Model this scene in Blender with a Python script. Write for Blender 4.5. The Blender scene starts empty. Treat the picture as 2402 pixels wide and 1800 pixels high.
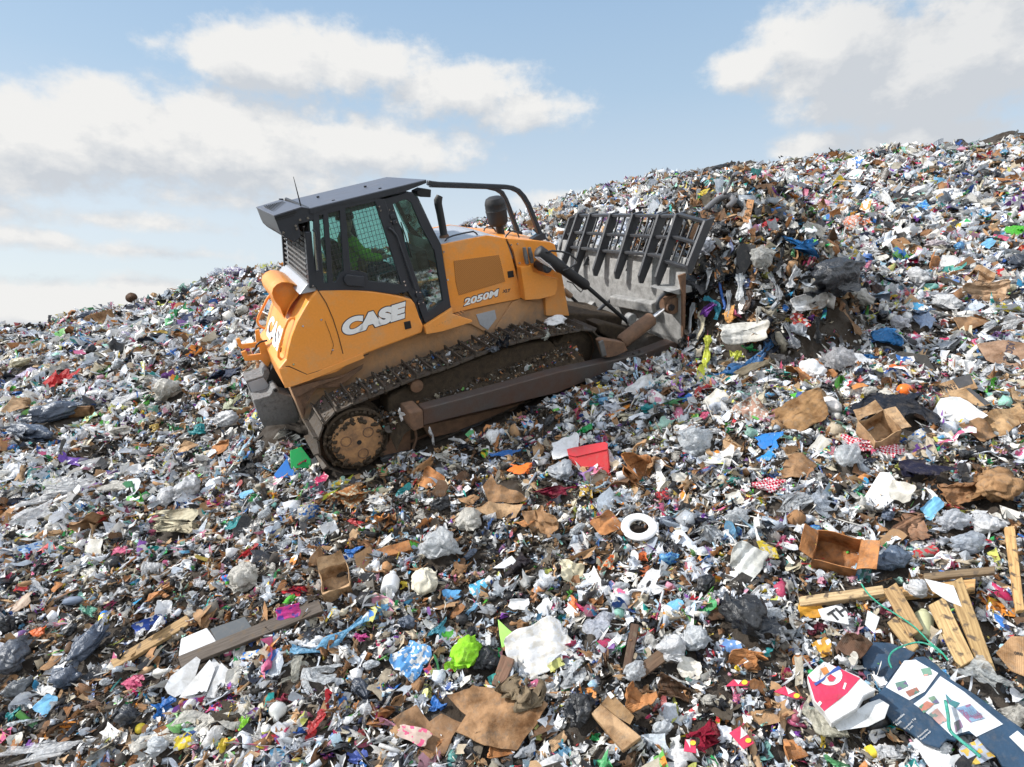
import bpy, bmesh, math, random
import numpy as np
from mathutils import Vector, Matrix
SC = bpy.context.scene
COL = SC.collection
rnd = random.Random(7)
RNG = np.random.default_rng(11)

# ------------------------------------------------------------------ camera solved from the photograph
FPX = 1459.0                      # focal length in pixels of the 2402 px wide photograph
PITCH = math.atan(100.0 / FPX)    # camera looks slightly down
_F = np.array([3359, 1360, FPX]); _R = np.array([-871, 585, FPX])
_F /= np.linalg.norm(_F); _R -= _F * (_F @ _R); _R /= np.linalg.norm(_R)
_U = np.cross(_F, _R)
if _U[1] < 0: _U = -_U
MD = np.array([_F, _R, _U])       # camera axes (right, up, forward) -> bulldozer axes (forward, far side, up)
_r1 = np.array([838.5 - 1201, 900 - 1031.7, FPX])
CD = np.array([0, -1.27, .48]) - MD @ (_r1 * .00512772)      # camera position in bulldozer axes
CW = np.array([[1, 0, 0], [0, math.sin(PITCH), math.cos(PITCH)], [0, math.cos(PITCH), -math.sin(PITCH)]])  # cam -> world (cols applied below)
def cam2world(v):                 # v = (right, up, forward)
    x, y, z = v
    return np.array([x, y * math.sin(PITCH) + z * math.cos(PITCH), y * math.cos(PITCH) - z * math.sin(PITCH)])
CAMPOS = np.array([0, 0, 4.6])
B = np.array([cam2world(MD[0]), cam2world(MD[1]), cam2world(MD[2])]).T    # bulldozer -> world rotation
ORG = CAMPOS - B @ CD
def d2w(p): return B @ np.array(p, float) + ORG
def ray_w(u, v): return cam2world((u - 1201, 900 - v, FPX))
def pix(pw):                      # world -> photograph pixel
    d = np.asarray(pw, float) - CAMPOS
    x = d[..., 0]; y = d[..., 1] * math.sin(PITCH) + d[..., 2] * math.cos(PITCH); z = d[..., 1] * math.cos(PITCH) - d[..., 2] * math.sin(PITCH)
    return 1201 + FPX * x / z, 900 - FPX * y / z, z
def un(u, v, Y=None, X=None, Z=None):     # photograph pixel on a plane of the bulldozer -> bulldozer axes
    d = MD @ np.array([u - 1201, 900 - v, FPX])
    if Y is not None: t = (Y - CD[1]) / d[1]
    elif X is not None: t = (X - CD[0]) / d[0]
    else: t = (Z - CD[2]) / d[2]
    return CD + t * d
# zoom windows used while measuring
def z1(x, y): return 540 + x * .27137, 380 + y * .27137
def z2(x, y): return 540 + x * .27137, 740 + y * .27137
def z3(x, y): return 960 + x * .18091, 400 + y * .18091
def z4(x, y): return 1200 + x * .27137, 440 + y * .27137
def z5(x, y): return 900 + x * .27137, 620 + y * .27137
def z6(x, y): return 540 + x * .13568, 620 + y * .13568
def z7(x, y): return 600 + x * .09045, 400 + y * .09045
def z8(x, y): return 1280 + x * .18091, 480 + y * .18091
def z9(x, y): return 540 + x * .16282, 840 + y * .16282
def z10(x, y): return 600 + x * .18091, 400 + y * .18091
def z11(x, y): return 680 + x * .18091, 850 + y * .18091
def XZ(zf, pts, Y):
    out = []
    for p in pts:
        q = un(*zf(*p), Y=Y); out.append((q[0], q[2]))
    return out
def P3(zf, pts, Y): return [tuple(un(*zf(*p), Y=Y)) for p in pts]

# ------------------------------------------------------------------ noise
def _hash(i, j, s):
    n = (i * 374761393 + j * 668265263 + s * 982451653) & 0xFFFFFFFF
    n = ((n ^ (n >> 13)) * 1274126177) & 0xFFFFFFFF
    return ((n ^ (n >> 16)) & 0xFFFF) / 65535.0
def vnoise(x, y, s=0):
    x = np.asarray(x, float); y = np.asarray(y, float)
    xi = np.floor(x).astype(np.int64); yi = np.floor(y).astype(np.int64)
    fx = x - xi; fy = y - yi; fx = fx * fx * (3 - 2 * fx); fy = fy * fy * (3 - 2 * fy)
    a = _hash(xi, yi, s); b = _hash(xi + 1, yi, s); c = _hash(xi, yi + 1, s); d = _hash(xi + 1, yi + 1, s)
    return (a * (1 - fx) + b * fx) * (1 - fy) + (c * (1 - fx) + d * fx) * fy
def fbm(x, y, s=0, o=4):
    t = 0; a = .5
    for k in range(o): t = t + a * vnoise(x * 2 ** k, y * 2 ** k, s + k * 17); a *= .5
    return t

# ------------------------------------------------------------------ materials
def newmat(name):
    m = bpy.data.materials.new(name); m.use_nodes = True
    nt = m.node_tree; b = nt.nodes['Principled BSDF']
    return m, nt, b
def N(nt, t, **k):
    n = nt.nodes.new(t)
    for a, v in k.items(): setattr(n, a, v)
    return n
def L(nt, a, b): nt.links.new(a, b)
def paint(name, col, rough=.45, metal=0., dirt=.25, dcol=(.13, .10, .07), scale=3., bump=.15, bscale=40., spec=.5, lowdirt=None, coat=0.):
    """painted or bare metal with dirt patches, grain and optional dust on its lower part (object Z)"""
    m, nt, b = newmat(name)
    tc = N(nt, 'ShaderNodeTexCoord')
    n1 = N(nt, 'ShaderNodeTexNoise'); n1.inputs['Scale'].default_value = scale; n1.inputs['Detail'].default_value = 9; n1.inputs['Roughness'].default_value = .68
    L(nt, tc.outputs['Object'], n1.inputs['Vector'])
    r = N(nt, 'ShaderNodeValToRGB'); r.color_ramp.elements[0].position = .62 - dirt * .35; r.color_ramp.elements[1].position = .72
    L(nt, n1.outputs['Fac'], r.inputs['Fac'])
    n2 = N(nt, 'ShaderNodeTexNoise'); n2.inputs['Scale'].default_value = bscale; n2.inputs['Detail'].default_value = 6
    L(nt, tc.outputs['Object'], n2.inputs['Vector'])
    mul = N(nt, 'ShaderNodeMath', operation='MULTIPLY'); L(nt, r.outputs['Color'], mul.inputs[0]); mul.inputs[1].default_value = min(1, dirt * 1.6)
    fac = mul.outputs[0]
    if lowdirt:
        z0, z1_, st = lowdirt
        sx = N(nt, 'ShaderNodeSeparateXYZ'); L(nt, tc.outputs['Object'], sx.inputs[0])
        mr = N(nt, 'ShaderNodeMapRange'); mr.inputs[1].default_value = z1_; mr.inputs[2].default_value = z0; mr.inputs[3].default_value = 0; mr.inputs[4].default_value = 1
        L(nt, sx.outputs['Z'], mr.inputs[0])
        m3 = N(nt, 'ShaderNodeMath', operation='MULTIPLY'); L(nt, mr.outputs[0], m3.inputs[0])
        n4 = N(nt, 'ShaderNodeTexNoise'); n4.inputs['Scale'].default_value = 9; n4.inputs['Detail'].default_value = 8; L(nt, tc.outputs['Object'], n4.inputs['Vector'])
        m4 = N(nt, 'ShaderNodeMath', operation='MULTIPLY'); L(nt, n4.outputs['Fac'], m4.inputs[0]); m4.inputs[1].default_value = 2 * st
        L(nt, m4.outputs[0], m3.inputs[1])
        mx = N(nt, 'ShaderNodeMath', operation='MAXIMUM', use_clamp=True); L(nt, fac, mx.inputs[0]); L(nt, m3.outputs[0], mx.inputs[1]); fac = mx.outputs[0]
    mix = N(nt, 'ShaderNodeMix', data_type='RGBA'); mix.inputs[6].default_value = (*col, 1); mix.inputs[7].default_value = (*dcol, 1)
    L(nt, fac, mix.inputs[0])
    vm = N(nt, 'ShaderNodeMix', data_type='RGBA', blend_type='MULTIPLY'); vm.inputs[0].default_value = .18
    L(nt, mix.outputs[2], vm.inputs[6]); L(nt, n2.outputs['Fac'], vm.inputs[7])
    L(nt, vm.outputs[2], b.inputs['Base Color'])
    rr = N(nt, 'ShaderNodeMapRange'); rr.inputs[3].default_value = rough; rr.inputs[4].default_value = .9; L(nt, fac, rr.inputs[0])
    L(nt, rr.outputs[0], b.inputs['Roughness'])
    b.inputs['Metallic'].default_value = metal; b.inputs['Specular IOR Level'].default_value = spec
    if coat: b.inputs['Coat Weight'].default_value = coat
    bp = N(nt, 'ShaderNodeBump'); bp.inputs['Strength'].default_value = bump; bp.inputs['Distance'].default_value = .01
    ad = N(nt, 'ShaderNodeMath', operation='ADD'); L(nt, n1.outputs['Fac'], ad.inputs[0]); L(nt, n2.outputs['Fac'], ad.inputs[1])
    L(nt, ad.outputs[0], bp.inputs['Height']); L(nt, bp.outputs[0], b.inputs['Normal'])
    return m
M = {}
M['orange'] = paint('orange_paint', (.92, .335, .045), .38, dirt=.34, dcol=(.55, .36, .2), bump=.04, coat=.1, lowdirt=(.9, 1.6, .4))
M['orange_rear'] = paint('orange_paint_rear', (.92, .345, .052), .36, dirt=.34, dcol=(.60, .40, .23), bump=.04, coat=.1, lowdirt=(1.0, 1.75, .25))
M['orange_dusty'] = paint('dusty_orange_paint', (.62, .31, .12), .7, dirt=.5, dcol=(.28, .21, .155), scale=5, bump=.4, lowdirt=(.75, 1.35, .9))
M['cab'] = paint('dark_grey_paint', (.030, .034, .044), .42, dirt=.12, dcol=(.10, .10, .11), bump=.05)
M['roof'] = paint('roof_grey_paint', (.10, .11, .14), .5, dirt=.3, dcol=(.15, .15, .17), bump=.08)
M['rubber'] = paint('black_rubber', (.022, .022, .025), .6, dirt=.15, bump=.1)
M['steel'] = paint('dusty_blade_steel', (.36, .36, .355), .6, metal=.0, dirt=.7, dcol=(.17, .168, .165), scale=9, bump=.7, bscale=60)
M['rack'] = paint('dark_rack_steel', (.055, .058, .066), .5, metal=.2, dirt=.35, dcol=(.13, .13, .13), bump=.2)
M['arm'] = paint('scraped_push_arm_steel', (.085, .078, .075), .45, metal=.3, dirt=.62, dcol=(.11, .048, .026), scale=1.2, bump=.35)
M['rust'] = paint('rusty_steel', (.20, .11, .065), .8, dirt=.6, dcol=(.085, .055, .04), scale=7, bump=.6)
M['mud'] = paint('packed_mud', (.085, .062, .042), .95, dirt=.7, dcol=(.04, .032, .026), scale=14, bump=1.2, bscale=90, spec=.2)
M['shoe'] = paint('track_shoe_steel', (.085, .078, .072), .55, metal=.4, dirt=.85, dcol=(.095, .068, .045), scale=12, bump=.9, bscale=70)
M['hub'] = paint('worn_orange_hub', (.46, .25, .11), .85, dirt=.72, dcol=(.12, .075, .055), scale=6, bump=.7)
M['chrome'] = paint('chromed_rod', (.7, .7, .72), .15, metal=1, dirt=.05, bump=.02)
M['greymetal'] = paint('speckled_grey_casting', (.20, .20, .205), .75, dirt=.6, dcol=(.09, .085, .08), scale=22, bump=.7, lowdirt=(.55, .95, .8))
M['white'] = paint('white_decal', (.92, .92, .92), .4, dirt=.02, dcol=(.5, .4, .3), bump=.02)
M['ink'] = paint('dark_decal', (.03, .032, .045), .5, dirt=.05, bump=.02)
M['black'] = paint('black_plastic', (.012, .012, .014), .5, dirt=.05, bump=.05)
M['hoodtop'] = paint('hood_top_grey', (.42, .44, .48), .35, dirt=.3, dcol=(.25, .22, .2), bump=.1)
M['hivis'] = paint('lime_hi_vis_jacket', (.45, .95, .12), .8, dirt=.1, dcol=(.1, .4, .08), bump=.5, bscale=12)
M['skin'] = paint('skin', (.55, .33, .24), .55, dirt=.05, dcol=(.4, .2, .15), bump=.05)
M['denim'] = paint('dark_trousers', (.05, .07, .12), .9, dirt=.1, bump=.3)
M['liner'] = paint('cab_liner', (.30, .31, .31), .8, dirt=.1, bump=.1)
m, nt, b = newmat('vent_mesh')       # perforated panel: real orange paint with rows of dark holes
tc = N(nt, 'ShaderNodeTexCoord'); mp = N(nt, 'ShaderNodeMapping'); mp.inputs['Rotation'].default_value = (0, .6, 0); mp.inputs['Scale'].default_value = (1, 1, 1)
L(nt, tc.outputs['Object'], mp.inputs[0])
w = N(nt, 'ShaderNodeTexWave', bands_direction='X'); w.inputs['Scale'].default_value = 17; w.inputs['Distortion'].default_value = 0; L(nt, mp.outputs[0], w.inputs['Vector'])
w2 = N(nt, 'ShaderNodeTexWave', bands_direction='Z'); w2.inputs['Scale'].default_value = 21; L(nt, mp.outputs[0], w2.inputs['Vector'])
mm = N(nt, 'ShaderNodeMath', operation='MULTIPLY'); L(nt, w.outputs['Fac'], mm.inputs[0]); L(nt, w2.outputs['Fac'], mm.inputs[1])
cr = N(nt, 'ShaderNodeValToRGB'); cr.color_ramp.elements[0].color = (.50, .20, .04, 1); cr.color_ramp.elements[1].color = (.20, .085, .02, 1); cr.color_ramp.elements[0].position = .2; cr.color_ramp.elements[1].position = .5
L(nt, mm.outputs[0], cr.inputs[0]); L(nt, cr.outputs[0], b.inputs['Base Color']); b.inputs['Roughness'].default_value = .6
M['vent'] = m
def glass(name, tint, refl=.10):
    m = bpy.data.materials.new(name); m.use_nodes = True; nt = m.node_tree; nt.nodes.clear()
    o = N(nt, 'ShaderNodeOutputMaterial'); t = N(nt, 'ShaderNodeBsdfTransparent'); t.inputs[0].default_value = (*tint, 1)
    g = N(nt, 'ShaderNodeBsdfGlossy'); g.inputs['Roughness'].default_value = .03; g.inputs[0].default_value = (.9, .95, .95, 1)
    fr = N(nt, 'ShaderNodeFresnel'); fr.inputs[0].default_value = 1.5
    ad = N(nt, 'ShaderNodeMath', operation='ADD', use_clamp=True); L(nt, fr.outputs[0], ad.inputs[0]); ad.inputs[1].default_value = refl
    mx = N(nt, 'ShaderNodeMixShader'); L(nt, ad.outputs[0], mx.inputs[0]); L(nt, t.outputs[0], mx.inputs[1]); L(nt, g.outputs[0], mx.inputs[2]); L(nt, mx.outputs[0], o.inputs[0])
    return m
M['glass'] = glass('tinted_cab_glass', (.74, .91, .87), .10)
M['smoke'] = glass('smoked_bowl', (.10, .12, .14), .03)

# ------------------------------------------------------------------ object helpers
def link(name, me, mat=None, parent=None):
    o = bpy.data.objects.new(name, me); COL.objects.link(o)
    if mat is not None and not me.materials: me.materials.append(mat)
    if parent is not None: o.parent = parent
    return o
def from_bm(name, bm, mat, parent=None, smooth=False, bevel=0.):
    me = bpy.data.meshes.new(name); bmesh.ops.recalc_face_normals(bm, faces=bm.faces[:]); bm.to_mesh(me); bm.free()
    if smooth: me.shade_smooth()
    o = link(name, me, mat, parent)
    if bevel:
        md = o.modifiers.new('b', 'BEVEL'); md.width = bevel; md.segments = 2; md.limit_method = 'ANGLE'; md.angle_limit = .6
    return o
def bm_prism(bm, pts, y0, y1, shear=0.):
    """polygon in (X, Z) swept from y0 to y1"""
    a = [bm.verts.new((x, y0, z)) for x, z in pts]; c = [bm.verts.new((x, y1, z + shear * (y1 - y0))) for x, z in pts]
    n = len(pts)
    bm.faces.new(a); bm.faces.new(c[::-1])
    for i in range(n): bm.faces.new((a[i], c[i], c[(i + 1) % n], a[(i + 1) % n]))
def prism(name, pts, y0, y1, mat, parent, bevel=.008, shear=0.):
    bm = bmesh.new(); bm_prism(bm, pts, y0, y1, shear)
    return from_bm(name, bm, mat, parent, bevel=bevel)
def bm_box(bm, c, s, R=None):
    g = bmesh.ops.create_cube(bm, size=1)
    T = Matrix.Translation(c) @ ((R.to_4x4()) if R is not None else Matrix()) @ Matrix.Diagonal((*s, 1))
    bmesh.ops.transform(bm, matrix=T, verts=g['verts'])
def box(name, c, s, mat, parent, bevel=.006, R=None):
    bm = bmesh.new(); bm_box(bm, c, s, R); return from_bm(name, bm, mat, parent, bevel=bevel)
def bm_tube(bm, pts, r, seg=10, cap=True, flat=None):
    """tube through points; r a number or a list; flat=(w,h) gives a rectangular bar"""
    pts = [Vector(p) for p in pts]; n = len(pts)
    rs = r if isinstance(r, (list, tuple)) else [r] * n
    up = None; rings = []
    for i, p in enumerate(pts):
        t = ((pts[min(i + 1, n - 1)] - pts[max(i - 1, 0)])).normalized()
        if up is None:
            up = Vector((0, 1, 0)) if abs(t.y) < .9 else Vector((0, 0, 1))
        a = (up - t * up.dot(t)).normalized(); c = t.cross(a); up = a
        ring = []
        if flat:
            for sx, sy in ((-1, -1), (1, -1), (1, 1), (-1, 1)): ring.append(bm.verts.new(p + a * sx * flat[0] / 2 + c * sy * flat[1] / 2))
        else:
            for k in range(seg):
                th = 2 * math.pi * k / seg; ring.append(bm.verts.new(p + (a * math.cos(th) + c * math.sin(th)) * rs[i]))
        rings.append(ring)
    m_ = len(rings[0])
    for i in range(n - 1):
        for k in range(m_): bm.faces.new((rings[i][k], rings[i][(k + 1) % m_], rings[i + 1][(k + 1) % m_], rings[i + 1][k]))
    if cap: bm.faces.new(rings[0][::-1]); bm.faces.new(rings[-1])
def tube(name, pts, r, mat, parent, seg=12, flat=None, bevel=0.):
    bm = bmesh.new(); bm_tube(bm, pts, r, seg, flat=flat); o = from_bm(name, bm, mat, parent, smooth=not flat, bevel=bevel)
    if not flat:
        md = o.modifiers.new('e', 'EDGE_SPLIT'); md.split_angle = .9
    return o
def bm_lathe(bm, c, axis, prof, seg=24):
    """prof: (distance along axis, radius)"""
    ax = Vector(axis).normalized(); a = ax.orthogonal().normalized(); b_ = ax.cross(a); c = Vector(c); rings = []
    for d, r in prof:
        rings.append([bm.verts.new(c + ax * d + (a * math.cos(2 * math.pi * k / seg) + b_ * math.sin(2 * math.pi * k / seg)) * max(r, 1e-4)) for k in range(seg)])
    for i in range(len(rings) - 1):
        for k in range(seg): bm.faces.new((rings[i][k], rings[i][(k + 1) % seg], rings[i + 1][(k + 1) % seg], rings[i + 1][k]))
    bm.faces.new(rings[0][::-1]); bm.faces.new(rings[-1])
def lathe(name, c, axis, prof, mat, parent, seg=28):
    bm = bmesh.new(); bm_lathe(bm, c, axis, prof, seg); o = from_bm(name, bm, mat, parent, smooth=True)
    md = o.modifiers.new('e', 'EDGE_SPLIT'); md.split_angle = .6
    return o
def plate(name, outer, holes, y, th, mat, parent, bevel=.003):
    """flat plate with openings in the (X, Z) plane at depth y"""
    cu = bpy.data.curves.new(name, 'CURVE'); cu.dimensions = '2D'; cu.fill_mode = 'BOTH'; cu.extrude = th / 2; cu.bevel_depth = bevel; cu.bevel_resolution = 1
    for pl in [outer] + list(holes):
        s = cu.splines.new('POLY'); s.points.add(len(pl) - 1); s.use_cyclic_u = True
        for i, (x, z) in enumerate(pl): s.points[i].co = (x, z, 0, 1)
    t = bpy.data.objects.new('tmp', cu); COL.objects.link(t)
    dg = bpy.context.evaluated_depsgraph_get(); me = bpy.data.meshes.new_from_object(t.evaluated_get(dg)); bpy.data.objects.remove(t)
    me.transform(Matrix.Translation((0, y, 0)) @ Matrix.Rotation(math.pi / 2, 4, 'X')); me.name = name; me.materials.clear()
    return link(name, me, mat, parent)
def text_mesh(name, s, o, xd, yd, width, height, mat, parent, off=0., shear=.0, depth=.002, lift=0., space=1.0):
    """writing on a surface: origin o, baseline direction xd, up direction yd"""
    cu = bpy.data.curves.new(name, 'FONT'); cu.body = s; cu.offset = off; cu.shear = shear; cu.extrude = depth; cu.space_character = space
    t = bpy.data.objects.new('tmp', cu); COL.objects.link(t)
    dg = bpy.context.evaluated_depsgraph_get(); me = bpy.data.meshes.new_from_object(t.evaluated_get(dg)); bpy.data.objects.remove(t)
    co = np.array([v.co[:] for v in me.vertices]); lo = co.min(0); hi = co.max(0); ext = (lo, hi)
    if lift and hasattr(text_mesh, 'ext') and text_mesh.ext is not None: lo, hi = text_mesh.ext
    else: text_mesh.ext = (lo, hi)
    xd = Vector(xd).normalized(); yd = Vector(yd); yd = (yd - xd * yd.dot(xd)).normalized(); nd = xd.cross(yd)
    sx = width / (hi[0] - lo[0]); sy = height / (hi[1] - lo[1])
    for v in me.vertices:
        x, y, z = (v.co[0] - lo[0]) * sx, (v.co[1] - lo[1]) * sy, v.co[2] + lift
        v.co = Vector(o) + xd * x + yd * y + nd * z
    me.materials.clear(); me.name = name
    return link(name, me, mat, parent)
def clip_line(poly, fixed, axis):
    """segments of the line axis=fixed inside the polygon"""
    hit = []
    n = len(poly)
    for i in range(n):
        a, b_ = poly[i], poly[(i + 1) % n]
        if (a[axis] - fixed) * (b_[axis] - fixed) < 0:
            t = (fixed - a[axis]) / (b_[axis] - a[axis]); hit.append(a[1 - axis] + t * (b_[1 - axis] - a[1 - axis]))
    hit.sort(); return list(zip(hit[::2], hit[1::2]))
def empty(name, loc=(0, 0, 0), mat4=None):
    o = bpy.data.objects.new(name, None); COL.objects.link(o); o.empty_display_size = .2
    if mat4 is not None: o.matrix_world = mat4
    else: o.location = loc
    return o
def tag(o, label=None, cat=None, group=None, kind=None):
    if label: o['label'] = label
    if cat: o['category'] = cat
    if group: o['group'] = group
    if kind: o['kind'] = kind
    return o
# ================================================================== BULLDOZER (built in its own axes: X forward, Y to the far side, Z up)
DM = Matrix([[B[0][0], B[0][1], B[0][2], ORG[0]], [B[1][0], B[1][1], B[1][2], ORG[1]], [B[2][0], B[2][1], B[2][2], ORG[2]], [0, 0, 0, 1]])
dozer = empty('bulldozer', mat4=DM)
tag(dozer, 'orange and black crawler bulldozer with trash rack blade climbing the rubbish slope', 'bulldozer')
YS = -.75
# ---- rear body (fuel tank housing)
rear = XZ(z1, [(752, 1108)], YS) + XZ(z6, [(1420, 540), (1300, 740), (1160, 990), (1060, 1250), (1000, 1480), (970, 1650)], YS) + XZ(z9, [(700, 160), (790, 430)], YS)
bot = XZ(z1, [(1180, 1658), (1660, 1478), (1672, 1420)], YS)
bot = [(rear[-1][0] + .62, 1.175)] + bot
top = XZ(z1, [(1640, 1350), (1600, 1230), (1570, 1190), (1480, 1163), (1380, 1140), (1250, 1120), (1100, 1106), (900, 1100)], YS)
side = rear + bot + top
prism('rear_housing', side, YS, .75, M['orange_rear'], dozer, bevel=.02)
# panel seams, access panel outline and bolts on the near side
bm = bmesh.new()
for zf, pts in ((z1, [(760, 1112), (830, 1220), (890, 1360), (935, 1500), (975, 1658)]), (z9, [(800, 122), (850, 122), (1110, 240), (1300, 180), (1660, 60), (2000, -60)]), (z6, [(1640, 980), (1720, 1180), (1790, 1400), (1740, 1560)])):
    bm_tube(bm, P3(zf, pts, YS - .003), 0, flat=(.006, .008 if zf is not z6 else .003))
from_bm('panel_seam', bm, M['black'], dozer)
for zf, p, r in ((z6, (1575, 958), .012), (z6, (1255, 1068), .012), (z6, (1770, 1480), .012), (z9, (912, 90), .012)):
    q = un(*zf(*p), Y=YS); lathe('bolt', (q[0], YS - .008, q[2]), (0, 1, 0), [(0, r), (.01, r)], M['chrome'], dozer, 10)
# near seam lip under the body: lower skirt of the housing
sk = XZ(z9, [(705, 160), (830, 128), (1105, 243), (1250, 200)], YS - .01) + XZ(z2, [(1145, 330), (1160, 370)], YS - .01) + XZ(z9, [(1130, 330), (860, 420), (790, 435)], YS - .01)
prism('side_skirt', sk, YS - .012, YS - .004, M['orange_rear'], dozer, bevel=.003)
# latches
for zf, pts in ((z1, [(1500, 1385), (1555, 1372), (1567, 1435), (1512, 1450)]), (z3, [(1272, 1310), (1345, 1297), (1357, 1380), (1280, 1395)])):
    yy = YS if zf is z1 else -.62
    prism('door_latch', XZ(zf, pts, yy), yy - .012, yy + .01, M['black'], dozer, bevel=.006)
# ---- round cowl on the rear
cp = [(720, 500), (738, 420), (800, 350), (890, 308), (1000, 308), (1100, 338), (1200, 385), (1262, 412), (1235, 465), (1150, 580), (1060, 690), (1000, 800), (940, 945), (895, 850), (860, 745), (800, 680), (750, 600)]
YC = -.42
cxz = XZ(z6, cp, YC)
bm = bmesh.new()
n = len(cxz); cx = sum(p[0] for p in cxz) / n; cz = sum(p[1] for p in cxz) / n
inner = [(cx + (x - cx) * .94, cz + (z - cz) * .94) for x, z in cxz]
def ring(pts, y): return [bm.verts.new((x, y, z)) for x, z in pts]
A = ring(cxz, YC); Bf = ring(cxz, .36); C_ = ring(inner, YC); D_ = ring(inner, YC + .10)
for i in range(n):
    j = (i + 1) % n
    bm.faces.new((A[i], A[j], Bf[j], Bf[i])); bm.faces.new((A[i], C_[i], C_[j], A[j])); bm.faces.new((C_[i], D_[i], D_[j], C_[j]))
bm.faces.new(D_); bm.faces.new(Bf)
o = from_bm('lamp_cowl', bm, M['orange_rear'], dozer, smooth=True); md = o.modifiers.new('e', 'EDGE_SPLIT'); md.split_angle = .5
# ---- rear hand rails
tube('grab_rail', P3(z6, [(690, 535), (640, 600), (560, 760), (490, 900), (468, 980), (490, 1050), (560, 1100), (600, 1110)], .66), .017, M['orange_rear'], dozer)
tube('grab_rail', P3(z6, [(1150, 960), (1120, 935), (1050, 935), (1000, 975), (940, 1120), (880, 1340), (838, 1500), (835, 1600), (880, 1650)], -.60), .016, M['orange_rear'], dozer)
# ---- rear lip, hitch bracket with hooks
prism('hitch_bracket', XZ(z2, [(50, 205), (80, 195), (98, 250), (225, 232), (215, 130), (250, 120), (262, 190), (300, 235), (335, 330), (400, 520), (350, 470), (262, 385), (125, 392), (92, 318), (135, 300), (150, 345), (262, 330), (250, 272), (100, 287), (70, 270)], .20), .18, .22, M['orange_rear'], dozer, bevel=.004)
tube('tow_rope', P3(z6, [(440, 1460), (455, 1400), (510, 1350), (560, 1335), (640, 1320)], .12), .012, M['black'], dozer)
prism('rear_lip', XZ(z6, [(500, 1110), (590, 1210), (640, 1320), (850, 1658), (760, 1658), (540, 1260)], -.1), -.72, .5, M['orange_rear'], dozer, bevel=.004) if False else None
# ---- chassis, belly and drawbar
prism('chassis', [(-.46, .55), (3.45, .55), (3.55, .85), (3.50, 1.2), (3.42, 1.62), (1.3, 1.45), (1.25, 1.30), (-.47, 1.19)], -.56, .56, M['orange_dusty'], dozer, bevel=.01)
prism('rear_frame_plate', XZ(z9, [(868, 432), (1250, 330), (1640, 262), (1250, 400), (960, 560), (1050, 700), (1062, 870), (985, 700), (930, 560)], -.70), -.72, -.69, M['rust'], dozer, bevel=.003)
prism('skirt_plate', XZ(z9, [(875, 432), (1640, 240), (1920, 85), (1900, 150), (1560, 420), (1240, 430), (1100, 640), (1062, 870), (960, 600)], -.66), -.67, -.655, M['rust'], dozer, bevel=.003)
db = XZ(z9, [(335, 612), (560, 545), (600, 500), (612, 445), (660, 425), (705, 450), (712, 505), (890, 556), (985, 800), (1000, 900), (940, 945), (480, 990), (400, 820)], -.28)
prism('drawbar_box', db, -.28, .30, M['greymetal'], dozer, bevel=.012)
q = un(*z9(655, 468), Y=-.28); lathe('pin_hole', (q[0], -.286, q[2]), (0, 1, 0), [(0, .022), (.01, .022)], M['black'], dozer, 16)
bx = un(*z9(345, 590), Y=-.25); tx = un(*z9(235, 330), Y=.10)
prism('drawbar_plate', XZ(z9, [(225, 335), (470, 255), (485, 190), (520, 158), (560, 175), (572, 215), (562, 255), (612, 450), (590, 545), (335, 600)], 0), 0, .34, M['greymetal'], dozer, bevel=.01)
prism('drawbar_recess', XZ(z9, [(255, 360), (480, 285), (585, 430), (560, 520), (345, 575)], -.01), -.012, .0, M['hoodtop'], dozer, bevel=.004)
prism('rear_guard', [(-.80, .95), (-.50, 1.30), (-.45, 1.15), (-.5, .8), (-.62, .75)], .0, .55, M['black'], dozer, bevel=.01)
# ---- cab: posts, window frames, roof
cab = prism('cab_floor', [(.14, 2.06), (.45, 2.08), (1.1, 1.9), (1.30, 1.46), (1.75, 1.50), (1.72, 1.40), (1.2, 1.40), (.2, 1.9)], -.70, .70, M['cab'], dozer)
out = XZ(z10, [(745, 560), (1010, 455), (1560, 360), (1660, 375), (1990, 1470), (1985, 1560), (1800, 1600), (1500, 1555), (1200, 1545), (860, 1550), (800, 1555), (770, 1500)], -.735)
h1 = XZ(z10, [(812, 578), (872, 566), (935, 1455), (875, 1462)], -.735)
h2 = XZ(z10, [(930, 548), (1085, 512), (1140, 1300), (1090, 1330), (1035, 1450), (992, 1452)], -.735)
h3 = XZ(z10, [(1150, 482), (1545, 398), (1888, 1478), (1850, 1480), (1455, 1432), (1430, 1335), (1385, 1322), (1290, 1300), (1222, 1300)], -.735)
plate('side_window_frame', out, [h1, h2, h3], -.735, .035, M['cab'], dozer)
bm = bmesh.new()
for hp in (h1, h2, h3):
    xs = [p[0] for p in hp]; zs = [p[1] for p in hp]
    x = min(xs) + .022
    while x < max(xs):
        for a, c in clip_line(hp, x, 0): bm_box(bm, (x, -.752, (a + c) / 2), (.0042, .004, c - a + .01))
        x += .043
    z = min(zs) + .02
    while z < max(zs):
        for a, c in clip_line(hp, z, 1): bm_box(bm, ((a + c) / 2, -.756, z), (c - a + .01, .004, .0042))
        z += .058
from_bm('window_mesh_guard', bm, M['cab'], dozer)
for hp in (h1, h2, h3):
    prism('side_window', hp, -.722, -.717, M['glass'], dozer, bevel=0)
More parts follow.
